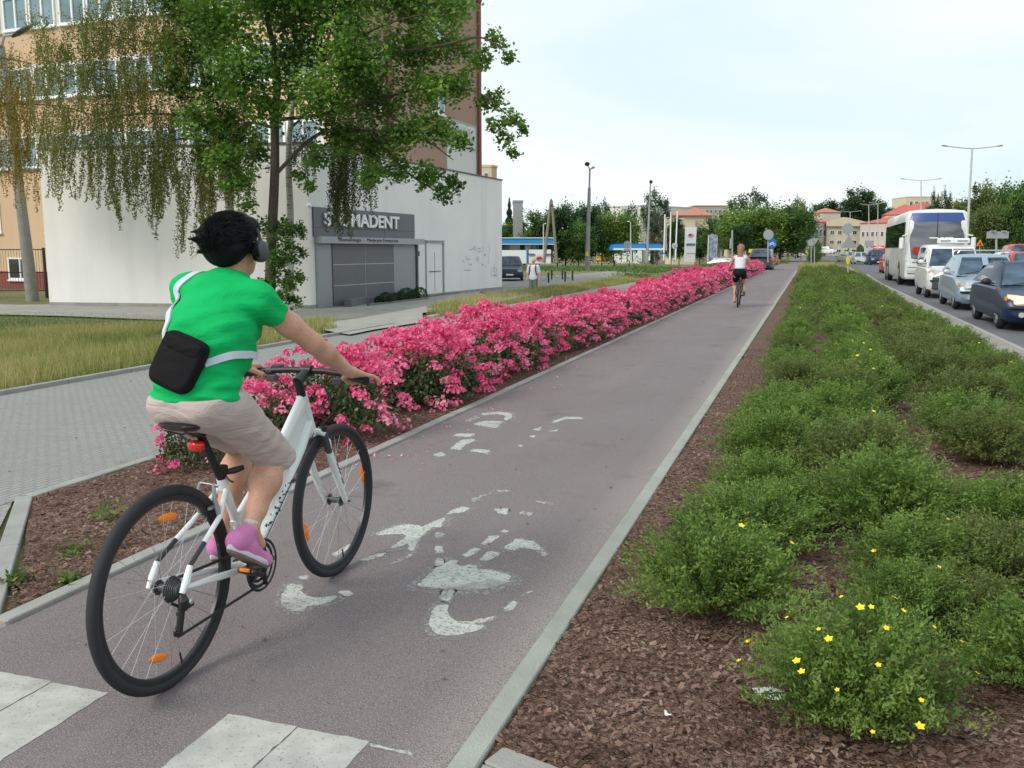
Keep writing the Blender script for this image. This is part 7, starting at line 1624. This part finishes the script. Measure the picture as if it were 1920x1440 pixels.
# canopy of the pumps
D = 160
multi('petrol_canopy', 'blue and white petrol station canopy on thin columns', 'canopy', pt(1195, 490, D), [('fascia', MT['stblue'], lambda mb: [mb.poly([pt(x0, 469, D), pt(x1, 469, D), pt(x1 - 1.5, 458.5, D), pt(x0 + s_, 458.5, D)], FW*9) for x0, x1, s_ in ((1151, 1211, 4), (1213, 1244, 1))]), ('fascia_stripe', MT['white'], lambda mb: (vbox(mb, 1150, 465.5, 1211, 468.8, D - .1, .1), vbox(mb, 1213, 465.5, 1244, 468.8, D - .1, .1))), ('roof', MT['signblue'], lambda mb: vbox(mb, 1156, 457, 1240, 458.4, D + 2, 8))] + [('column', MT['lightgrey'], (lambda x: lambda mb: mb.tube([pt(x, 492, D + 3), pt(x, 469, D + 3)], .12, 8))(x)) for x in (1165, 1186, 1205, 1227)])
multi('vending_kiosk', 'white kiosk with a square top under the canopy', 'kiosk', pt(1198, 490, 150), [('cabinet', MT['pylon'], lambda mb: (vbox(mb, 1196, 470, 1203.5, 489.5, 150, .7), vbox(mb, 1191, 477, 1195.6, 488.5, 150, .6))), ('slot', MT['black'], lambda mb: (vbox(mb, 1199, 485, 1201, 486.5, 149.9, .1), vbox(mb, 1192, 479.5, 1195, 480.3, 149.9, .1)))])
for k, (px, lab) in enumerate(((1155.5, 'leftmost white petrol pump left of the canopy'), (1216, 'white petrol pump at the right half of the canopy'), (1178, 'white petrol pump behind the round sign back'))):
    multi('petrol_pump', lab, 'petrol pump', pt(px, 489, 150), [('cabinet', MT['pylon'], lambda mb, px=px: vbox(mb, px - 3, 476, px + 3, 488.5, 150, .5)), ('display', MT['black'], lambda mb, px=px: vbox(mb, px - 2, 477.5, px + 2, 478.7, 149.9, .08))], 'petrol pumps under the canopy')
py_ = multi('station_pylon', 'tall white filling station pylon with a red emblem and blue band', 'sign', pt(1295, 492, 130), [('panel', MT['pylon'], lambda mb: mb.poly([pt(1284, 490.5, 130), pt(1303, 491.5, 130), pt(1306.5, 426, 130), pt(1286, 426, 130)], FW*.6)), ('blue_band', MT['bluegrey'], lambda mb: vbox(mb, 1287, 456.5, 1303, 460, 129.9, .1)), ('panel_joint', MT['lightgrey'], lambda mb: vbox(mb, 1287, 474, 1303, 474.8, 129.9, .1)), ('emblem', MT['red'], lambda mb: emblem(mb, 1294, 440, .26, 129.85)), ('emblem_ring', MT['lightgrey'], lambda mb: emblem(mb, 1295, 441, .42, 129.93))])
MT['advert'] = pm('advert_print', (.45, .50, .58), .5, c2=(.05, .08, .22), scale=3.2)
multi('advertising_pillar', 'narrow advertising column with a blue and white printed face', 'sign', pt(1336, 494, 100), [('face', MT['advert'], lambda mb: vbox(mb, 1328.5, 443, 1343, 493, 100, .5)), ('frame', MT['lightgrey'], lambda mb: (vbox(mb, 1327.5, 443, 1328.4, 494, 99.9, .5), vbox(mb, 1343.2, 443, 1344, 494, 99.9, .5))), ('cap', MT['signgrey'], lambda mb: (vbox(mb, 1329, 440.5, 1344, 442.8, 100, .5), vbox(mb, 1334, 438.5, 1339, 440.3, 100, .4)))])
for px, x2, yt, lab in ((1244.5, 1247, 402, 'left'), (1256, 1258, 398, 'middle'), (1266.5, 1270, 396, 'right')):
    one('flagpole', 'bare white flagpole, the %s of the three before the dark trees' % lab, 'flagpole', MT['white'], lambda mb: mb.tube([pt(px, 488, 128), pt(x2, yt, 128)], [.11, .09], 8), 'white flagpoles at the filling station')
def signpost(name, label, px, ybase, ytop, D, parts, r=.035, cat='road sign', grp=None, x2=None, pm_=MT['signgrey']):
    return multi(name, label, cat, pt(px, ybase, D), [('post', pm_, lambda mb: mb.tube([pt(px, ybase + 2, D), pt(x2 or px, ytop, D)], r, 8))] + parts, grp)
def disc(px, py, rpx, D, th=.03, sx=1.0): return lambda mb: mb.poly([pt(px, py, D) + RT*(math.cos(a)*rpx*sx/1718*D) + Vector((0, 0, math.sin(a)*rpx/1718*D)) for a in [6.283*k/24 for k in range(24)]], -FW*th)
def tri(px, py, r, D, up=True): return lambda mb: mb.poly([pt(px, py, D) + RT*(math.cos(a)*r/1718*D) + Vector((0, 0, math.sin(a)*r/1718*D)) for a in ([R(90), R(210), R(330)] if up else [R(270), R(30), R(150)])], -FW*.03)
signpost('road_sign', 'round sign back with a small plate on a thin post left of the flagpoles', 1176, 505, 456, 62, [('sign_plate', MT['signgrey'], disc(1176, 458, 6.5, 61.9)), ('small_plate', MT['lightgrey'], lambda mb: vbox(mb, 1170, 466, 1182, 470, 61.9, .03))])
sp_ = signpost('speed_sign', 'small round white sign on a thin post beside the right flagpole', 1264, 489, 456, 120, [('sign_plate', MT['lightgrey'], disc(1265, 461, 5.5, 119.9)), ('digits', MT['signgrey'], lambda mb: (vbox(mb, 1262.6, 458.8, 1264.7, 463, 119.7, .04), vbox(mb, 1265.6, 458.8, 1267.8, 463, 119.7, .04)))])
signpost('road_sign', 'small blue sign on two posts at the foot of the flagpoles', 1240, 489, 474, 126, [('sign_plate', MT['signblue'], lambda mb: mb.poly([pt(1237, 477, 126), pt(1243, 477, 126), pt(1247, 475, 126), pt(1243, 473, 126), pt(1237, 473, 126)], -FW*.05))])
# round sign back with the blue bicycle sign beyond it
signpost('road_sign', 'large round grey sign back on a post behind the distant cyclist', 1440, 490, 432, 48, [('sign_plate', MT['signgrey'], disc(1440.5, 440, 9.5, 47.9))], r=.035)
bs = signpost('cycle_path_sign', 'round blue sign with a white bicycle symbol behind the distant cyclist', 1449, 486, 448, 58, [('sign_plate', MT['signblue'], disc(1447.5, 457, 9, 57.9))])
def bikeicon(mb):
    def q(x, y): return pt(1447.5 + x, 457 + y, 57.85)
    for cx_ in (-4, 4): mb.tube([q(cx_ + 2.3*math.cos(a), 1.6 + 2.3*math.sin(a)) for a in [6.283*k/14 for k in range(15)]], .014, 5)
    for a_, b_ in (((-4, 1.6), (-1.5, -2)), ((-1.5, -2), (2.2, -2)), ((2.2, -2), (0, 1.6)), ((0, 1.6), (-1.5, -2)), ((2.0, -3), (4, 1.6)), ((-4, 1.6), (0, 1.6)), ((1.4, -3.2), (3, -3.2))): mb.tube([q(*a_), q(*b_)], .015, 5)
mb = MB(); bikeicon(mb); under(mb.build('bicycle_symbol', MT['white']), bs)
one('yellow_board', 'yellow band on the low building behind the grey minivan', 'sign', MT['yellow'], lambda mb: (vbox(mb, 1404, 467, 1418, 474, 110, .1), vbox(mb, 1423, 467, 1450, 474, 110, .1)))
signpost('mast', 'slender grey mast with a narrow box left of the distant cyclist', 1373, 492, 431, 78, [('box', MT['signgrey'], lambda mb: vbox(mb, 1368.5, 447, 1371.8, 466, 77.9, .15))], r=.07, cat='mast')
# sign backs on the island, right of the path
signpost('road_sign', 'grey round road sign back, left of two posts at the end of the shrub bed', 1521, 494, 448, 66, [('sign_plate', MT['signgrey'], disc(1521, 455, 6.5, 65.9))], r=.04)
signpost('road_sign', 'grey triangular sign back on the right hand post at the end of the shrub bed', 1527, 494, 446, 66, [('sign_plate', MT['signgrey'], tri(1528, 451, 8, 65.9, False))], r=.04)
signpost('road_sign', 'large grey round and triangular sign backs on one post before the yellow school', 1591, 505, 418, 50, [('round_plate', MT['signgrey'], disc(1589, 429, 10.5, 49.9)), ('triangle_plate', MT['signgrey'], tri(1591, 456, 17, 49.85))], r=.035)
signpost('road_sign', 'pale square signs low on a post left of the coach', 1630, 486, 448, 110, [('sign_plate', MT['signgrey'], lambda mb: vbox(mb, 1621, 451, 1638, 462, 109.9, .05)), ('small_plate', MT['lightgrey'], lambda mb: vbox(mb, 1622, 464, 1636, 472, 109.9, .05))])
one('cypress', 'small dark column shrub beside the road left of the queue', 'shrub', LM['dark'], lambda mb: mb.tube([pt(1613, 485, 120), pt(1613, 478, 120), pt(1613, 465, 120), pt(1613, 458, 120)], [.2, .5, .45, .1], 8))
bo = signpost('bollard_sign', 'yellow faced bollard on a white post at the far corner of the shrub bed', 1590, 511, 480, 46, [('face', MT['yellow'], lambda mb: mb.poly([pt(1589.5 + 3.4*math.cos(a)*(1), 488 - (5 + (3 if math.sin(a) > 0 else 4.5))*math.sin(a)*.85, 45.9) for a in [6.283*k/16 for k in range(16)]], -FW*.04))], r=.03, pm_=MT['lightgrey'])
# roadworks sign and board on the right
signpost('roadworks_sign', 'orange triangular warning sign under the trees right of the coach', 1837, 470, 456, 75, [('sign_plate', MT['orangesign'], tri(1837, 457, 8, 74.9)), ('symbol', MT['black'], lambda mb: mb.tube([pt(1836, 459, 74.8), pt(1838, 455, 74.8), pt(1839, 459, 74.8)], .04, 5))], r=.04)
signpost('direction_board', 'back of a wide grey direction board under the roadside trees', 1868, 480, 434, 70, [('board', MT['signgrey'], lambda mb: vbox(mb, 1850, 434, 1891, 447, 69.9, .06)), ('lamp', MT['lightgrey'], lambda mb: (vbox(mb, 1860, 432.4, 1868, 433.8, 69.7, .3), vbox(mb, 1881, 432.4, 1888, 433.8, 69.7, .3)))], r=.08)
one('roadside_wall', 'pale concrete wall panels behind the direction board on the right', 'wall', MT['concrete'], lambda mb: [vbox(mb, x, 450, x + 12.5, 470, 85, .2) for x in range(1832, 1960, 13)])
# pedestrian chain posts, utility pole, lamps on the left
one_posts = [(1028.5, 529, 513, 44), (1034.5, 523, 509, 50), (1054.5, 523, 508.5, 52), (1059.5, 527, 510.5, 46), (1073.5, 525, 509.5, 48), (1010, 525, 512, 50)]
for i, (px, yb, yt, D) in enumerate(one_posts):
    one('chain_post', 'short dark post of the chain barrier in the yard right of the clinic', 'bollard', MT['black'], lambda mb: (mb.tube([pt(px, yb + 1, D), pt(px, yt, D)], .045, 8), mb.ell(pt(px, yt, D), (.06, .06, .06), 8, 6)), 'dark chain posts in the yard')
def chain(a, b_, D0, D1):
    A_, B_ = pt(a[0], a[1], D0), pt(b_[0], b_[1], D1); return lambda mb: mb.tube([A_.lerp(B_, u) - Vector((0, 0, .35*math.sin(math.pi*u))) for u in [k/8 for k in range(9)]], .014, 4)
one('barrier_chain', 'sagging chain between the posts nearest the pedestrian', 'chain', MT['darkgrey'], chain((1010, 513), (1028.5, 514), 50, 44)); one('barrier_chain', 'sagging chain between the two rear posts of the yard barrier', 'chain', MT['darkgrey'], chain((1034.5, 510), (1054.5, 509.5), 50, 52)); one('barrier_chain', 'sagging chain between the right hand posts of the yard barrier', 'chain', MT['darkgrey'], chain((1059.5, 511.5), (1073.5, 510.5), 46, 48))
multi('utility_pole', 'pair of crossed wooden utility poles forming a tall narrow a shape', 'utility pole', pt(1030, 492, 100), [('pole', MT['wood'], lambda mb: mb.tube([pt(1020, 493, 100), pt(1032.5, 376, 100)], [.17, .12], 10)), ('pole', MT['wood'], lambda mb: mb.tube([pt(1044, 493, 100), pt(1034.5, 376, 100)], [.17, .12], 10)), ('crossbar', MT['wood'], lambda mb: mb.tube([pt(1031, 383, 99.8), pt(1036.5, 383, 99.8)], .09, 6)), ('insulator', MT['darkgrey'], lambda mb: mb.tube([pt(1033.5, 378, 100), pt(1033.5, 373, 100)], [.12, .08], 6))])
def lamp(name, label, px, yb, yt, D, xt, parts, r0=.16, r1=.07, mat=MT['concrete'], grp=None):
    return multi(name, label, 'street lamp', pt(px, yb, D), [('post', mat, lambda mb: mb.tube([pt(px, yb + 1, D), pt((px + xt)/2, (yb + yt)/2, D), pt(xt, yt, D)], [r0, (r0 + r1)/2, r1], 10))] + parts, grp)
D = 62
lamp('street_lamp', 'tall concrete street lamp with a dark round head and side arm, right of the clinic', 1101, 505, 352, D, 1105, [('upper_post', MT['grey'], lambda mb: mb.tube([pt(1105, 352, D), pt(1106, 316, D)], .06, 8)), ('arm', MT['grey'], lambda mb: (mb.tube([pt(1106, 322, D), pt(1105, 315, D), pt(1102, 311, D)], .04, 6), mb.tube([pt(1106, 322, D), pt(1108, 317, D), pt(1110, 315.5, D)], .03, 6))), ('lamp_head', MT['black'], lambda mb: mb.ell(pt(1101, 307.5, D), (.18, .18, .14), 12, 8)), ('side_lamp', MT['signgrey'], lambda mb: mb.tube([pt(1108.5, 316, D), pt(1112, 314, D), pt(1115.5, 313.8, D)], [.05, .08, .05], 8)), ('yellow_notice', MT['yellow'], lambda mb: vbox(mb, 1098.5, 472, 1103.5, 480, D - .25, .03))], .17, .10)
D = 95
lamp('street_lamp', 'slim street lamp with a small round head above the long white building', 1213, 492, 345, D, 1219.5, [('lamp_head', MT['black'], lambda mb: mb.ell(pt(1220.5, 341, D), (.18, .18, .2), 10, 8))], .14, .07, MT['grey'])
def arc_lamp(px, yb, yt, D, dx, lab, mt=MT['lightgrey']):
    multi('street_lamp', lab, 'street lamp', pt(px, yb, D), [('post', mt, lambda mb: mb.tube([pt(px, yb, D), pt(px, yt + 3, D), pt(px + dx*.3, yt + .6, D), pt(px + dx*.7, yt, D)], [.09, .07, .05, .05], 8)), ('lamp_head', MT['pylon'], lambda mb: mb.tube([pt(px + dx*.5, yt + .3, D), pt(px + dx, yt + .2, D)], [(.10, .07), (.08, .05)], 8))])
arc_lamp(1182.5, 488, 415, 120, -6.5, 'short curved street lamp before the bright yellow green tree'); arc_lamp(1019, 492, 419, 118, 5, 'short curved street lamp beside the crossed wooden poles'); arc_lamp(1286.5, 485, 410, 140, -13, 'curved street lamp left above the station pylon'); arc_lamp(1249, 470, 408, 142, 5, 'little curved street lamp between the flagpoles')
def double(px, yb, yt, D, xt, hw_, lab, mt=MT['lightgrey'], r=.09, drop=3):
    def head(s): return lambda mb: mb.tube([pt(xt + s*hw_*.80, yt - drop*.75, D), pt(xt + s*hw_*.92, yt - drop, D), pt(xt + s*hw_, yt - drop, D)], [(.05, .04), (.13, .07), (.08, .05)], 8)
    multi('double_street_lamp', lab, 'street lamp', pt(px, yb, D), [('mast', mt, lambda mb: mb.tube([pt(px, yb, D), pt(xt, yt, D)], [r*1.3, r*.7], 10)), ('arm', mt, lambda mb: mb.tube([pt(xt - hw_*.85, yt - drop*.8, D), pt(xt - hw_*.3, yt - drop*.1, D), pt(xt, yt + .5, D)], .045, 6)), ('arm', mt, lambda mb: mb.tube([pt(xt, yt + .5, D), pt(xt + hw_*.3, yt - drop*.1, D), pt(xt + hw_*.85, yt - drop*.8, D)], .045, 6)), ('lamp_head', MT['signgrey'], head(-1)), ('lamp_head', MT['signgrey'], head(1))], 'double armed street lamps along the road')
double(1811, 485, 278, 72, 1823, 57, 'tall double armed street lamp right of the coach', drop=5); double(1727, 480, 338, 120, 1727, 38, 'double armed street lamp above the coach roof', drop=3)
double(1629, 470, 384, 170, 1629, 16, 'small distant double armed lamp before the great round tree', drop=1.5); double(1646, 470, 381, 185, 1646, 17, 'second small distant double armed lamp beside the villa', drop=1.5); double(1594, 470, 397, 210, 1594, 18, 'lowest of the small distant double armed lamps over the school roof', drop=1.5)
# kiosk at the end of the path
D = 150
multi('pavilion', 'small open pavilion with a pale pyramid roof at the end of the bike path', 'kiosk', pt(1500, 474, D), [('roof', MT['signgrey'], lambda mb: mb._add([pt(1482, 459, D), pt(1513, 459, D), pt(1513, 459, D) + FW*3.5, pt(1482, 459, D) + FW*3.5, pt(1498, 450, D) + FW*1.7], [(0, 1, 4), (1, 2, 4), (2, 3, 4), (3, 0, 4), (3, 2, 1, 0)])), ('fascia', MT['yellow'], lambda mb: vbox(mb, 1485, 459.2, 1510, 461.5, D + .1, .1)), ('counter', MT['darkgrey'], lambda mb: vbox(mb, 1487, 469, 1508, 475, D + .3, 2.2)), ('back_wall', MT['bark'], lambda mb: vbox(mb, 1487, 462, 1508, 475, D + 2.8, .1))] + [('post', MT['darkgrey'], (lambda x: lambda mb: mb.tube([pt(x, 475, D + .2), pt(x, 461, D + .2)], .07, 6))(x)) for x in (1486.5, 1494, 1501, 1508.5)])
multi('shipping_container', 'tiny wooden crate shaped booth behind the distant cyclist', 'booth', pt(1378, 482, 120), [('wall', MT['cream'], lambda mb: vbox(mb, 1364, 468, 1374, 482, 120, 2)), ('frame', MT['signgrey'], lambda mb: (vbox(mb, 1351, 468, 1353, 484, 119.8, .1), vbox(mb, 1375, 466, 1377, 483, 119.8, .1)))])
# ================================================================== OTHER PEOPLE
def figure(name, label, base, J, cloth, skin_parts, h=.012, rz=0.0, lo=(-.5, -.5, -.02), hi=(.5, .7, 1.85)):
    r = thing(name, label, 'person', base, rz); f = Field(lo, hi, h)
    for p in skin_parts:
        if p[0] == 'c': f.cone(*p[1:])
        else: f.ell(*p[1:])
    b_ = link('body', f.mesh('body'), r, MT['skin'])
    for (nm_, mat, parts_, cuts) in cloth:
        g_ = Field(lo, hi, h)
        for p in parts_:
            if p[0] == 'c': g_.cone(*p[1:])
            else: g_.ell(*p[1:])
        for c_ in cuts: g_.cut(*c_)
        link(nm_, g_.mesh(nm_), b_, mat)
    return r
# distant girl on her bicycle
MT['girlhair'] = pm('brown_hair', (.20, .09, .05), .6, c2=(.30, .15, .08), scale=25); MT['blackcloth'] = clothmat('black_cloth', (.012, .012, .015), .2); MT['whitecloth'] = clothmat('white_cloth', (.62, .64, .70), .2); MT['palepink'] = clothmat('pale_pink_shoe', (.60, .30, .32), .1)
gb = make_bike('bicycle', 'dark bicycle ridden by the distant girl', (-1.74, 24.3, .004), R(2), MT['framedark'], False)
def lim(a, b_, ra, rb, k=.02, sc=(1, 1, 1)): return ('c', a, b_, ra, rb, k, sc)
girl = figure('person', 'girl with long brown hair in white top and black shorts cycling away', (-1.74, 24.3, 0), None,
 [('top', MT['whitecloth'], [lim((0, .24, 1.02), (0, .34, 1.22), .105, .115, .03, (1.25, 1, 1)), lim((-.12, .38, 1.30), (.12, .38, 1.30), .055, .055, .04)], [((0, .25, 1.0), (0, 0, -1))]),
  ('shorts', MT['blackcloth'], [('e', (0, .18, .92), (.165, .13, .13), .04), lim((.08, .22, .88), (.10, .42, .80), .09, .08, .04), lim((-.08, .22, .88), (-.11, .36, .72), .09, .08, .04)], [((0, .2, 1.01), (0, 0, 1))]),
  ('hair', MT['girlhair'], [('e', (0, .42, 1.54), (.098, .108, .11), .03), lim((0, .36, 1.48), (.01, .28, 1.26), .075, .03, .04), lim((-.05, .36, 1.46), (-.05, .28, 1.30), .04, .015, .03)], []),
  ('shoe', MT['palepink'], [lim((.12, .33, .42), (.12, .52, .36), .042, .04, .02)], []), ('shoe', MT['palepink'], [lim((-.12, .33, .16), (-.12, .56, .13), .042, .038, .02)], []),
  ('knee_support', MT['whitecloth'], [lim((-.115, .50, .64), (-.12, .50, .50), .064, .056, .01)], [])],
 [('e', (0, .43, 1.53), (.078, .092, .11), .03), lim((0, .37, 1.32), (0, .42, 1.46), .048, .045), lim((0, .24, 1.0), (0, .36, 1.28), .095, .10, .04, (1.15, 1, 1)),
  lim((.16, .38, 1.28), (.26, .50, 1.08), .045, .036), lim((.26, .50, 1.08), (.30, .80, .965), .036, .024), lim((-.16, .38, 1.28), (-.26, .50, 1.08), .045, .036), lim((-.26, .50, 1.08), (-.30, .82, .965), .036, .024),
  lim((.30, .80, .965), (.305, .875, .975), .026, .02), lim((-.30, .82, .965), (-.305, .885, .975), .026, .02),
  lim((.305, .87, .985), (.30, .92, .965), .011, .009, .004), lim((.285, .87, .985), (.28, .92, .965), .011, .009, .004), lim((.325, .86, .985), (.325, .91, .962), .011, .009, .004), lim((-.305, .88, .985), (-.30, .93, .965), .011, .009, .004), lim((-.285, .88, .985), (-.28, .93, .965), .011, .009, .004),
  lim((.09, .22, .88), (.11, .62, .80), .08, .055), lim((.11, .62, .80), (.12, .38, .44), .052, .034), lim((-.09, .22, .86), (-.12, .50, .58), .08, .055), lim((-.12, .50, .58), (-.12, .40, .18), .052, .034)])
# pedestrian
MT['greytrousers'] = clothmat('grey_green_trousers', (.14, .18, .15), .4)
pD = 38.0; pb = at(1000, pD, 0); pb.z = -.58
ped = figure('person', 'grey haired man in a white shirt walking in the yard by the clinic', pb, None,
 [('shirt', MT['whitecloth'], [lim((0, 0, .92), (0, 0, 1.30), .15, .15, .04, (1.25, .85, 1)), lim((-.15, 0, 1.40), (.15, 0, 1.40), .07, .07, .05), lim((.19, 0, 1.40), (.24, .02, 1.16), .075, .07, .03), lim((-.19, 0, 1.40), (-.24, .02, 1.16), .075, .07, .03)], [((0, 0, .84), (0, 0, -1)), ((0, 0, 1.475), (0, 0, 1))]),
  ('trousers', MT['greytrousers'], [('e', (0, 0, .90), (.16, .12, .12), .04), lim((.09, 0, .86), (.10, .02, .10), .10, .07, .03), lim((-.09, 0, .86), (-.10, -.04, .10), .10, .07, .03)], []),
  ('hair', pm('grey_hair', (.30, .29, .28), .7), [('e', (0, .03, 1.645), (.080, .085, .075), .02)], []), ('shoe', MT['blackcloth'], [lim((.10, .03, .05), (.10, -.15, .04), .05, .045)], []), ('shoe', MT['blackcloth'], [lim((-.10, -.03, .05), (-.10, -.21, .04), .05, .045)], [])],
 [('e', (0, 0, 1.62), (.074, .09, .11), .03), ('e', (0, -.095, 1.61), (.012, .02, .02), .01), lim((0, .01, 1.42), (0, 0, 1.56), .055, .05), ('e', (.078, 0, 1.61), (.01, .02, .03), .006), ('e', (-.078, 0, 1.61), (.01, .02, .03), .006),
  lim((.20, 0, 1.38), (.25, .02, 1.12), .05, .042), lim((.25, .02, 1.12), (.27, -.06, .88), .042, .028), lim((-.20, 0, 1.38), (-.25, .02, 1.12), .05, .042), lim((-.25, .02, 1.12), (-.26, -.04, .88), .042, .028),
  lim((.27, -.06, .87), (.27, -.08, .80), .035, .03), lim((-.26, -.04, .87), (-.26, -.06, .80), .035, .03), lim((.28, -.08, .80), (.28, -.10, .72), .012, .01, .004), lim((.26, -.08, .80), (.26, -.10, .72), .012, .01, .004), lim((-.27, -.06, .80), (-.27, -.08, .72), .012, .01, .004), lim((-.25, -.06, .80), (-.25, -.08, .72), .012, .01, .004),
  lim((0, 0, .9), (0, 0, 1.3), .11, .12, .03, (1.1, .8, 1))])
mb = MB()
for s in (-1, 1): mb.tube([(s*.11, .10, 1.40), (s*.12, 0, 1.485), (s*.125, -.11, 1.40), (s*.13, -.135, 1.25), (s*.16, -.08, 1.05), (s*.14, .08, 1.0)], [(.022, .008)] * 6, 6)
mb.box((0, .22, 1.22), (.30, .16, .42), bev=.05); rk = mb.build('rucksack', MT['blackcloth'], None, True); tag(rk, 'dark rucksack on the back of the man in the white shirt', 'rucksack'); rk.location = pb
for px, D_, lab, mt in ((1466, 190, 'tiny dark figure of a walker by the far tree mass', MT['blackcloth']),):
    q = pt(px, 477, D_); f_ = figure('person', lab, (q.x, q.y, q.z), None, [('jacket', mt, [lim((0, 0, .9), (0, 0, 1.4), .15, .17, .04)], [])], [('e', (0, 0, 1.62), (.08, .09, .11), .03), lim((.08, 0, .9), (.1, 0, .05), .08, .05), lim((-.08, 0, .9), (-.1, 0, .05), .08, .05), lim((0, 0, .9), (0, 0, 1.5), .1, .06)], h=.02)
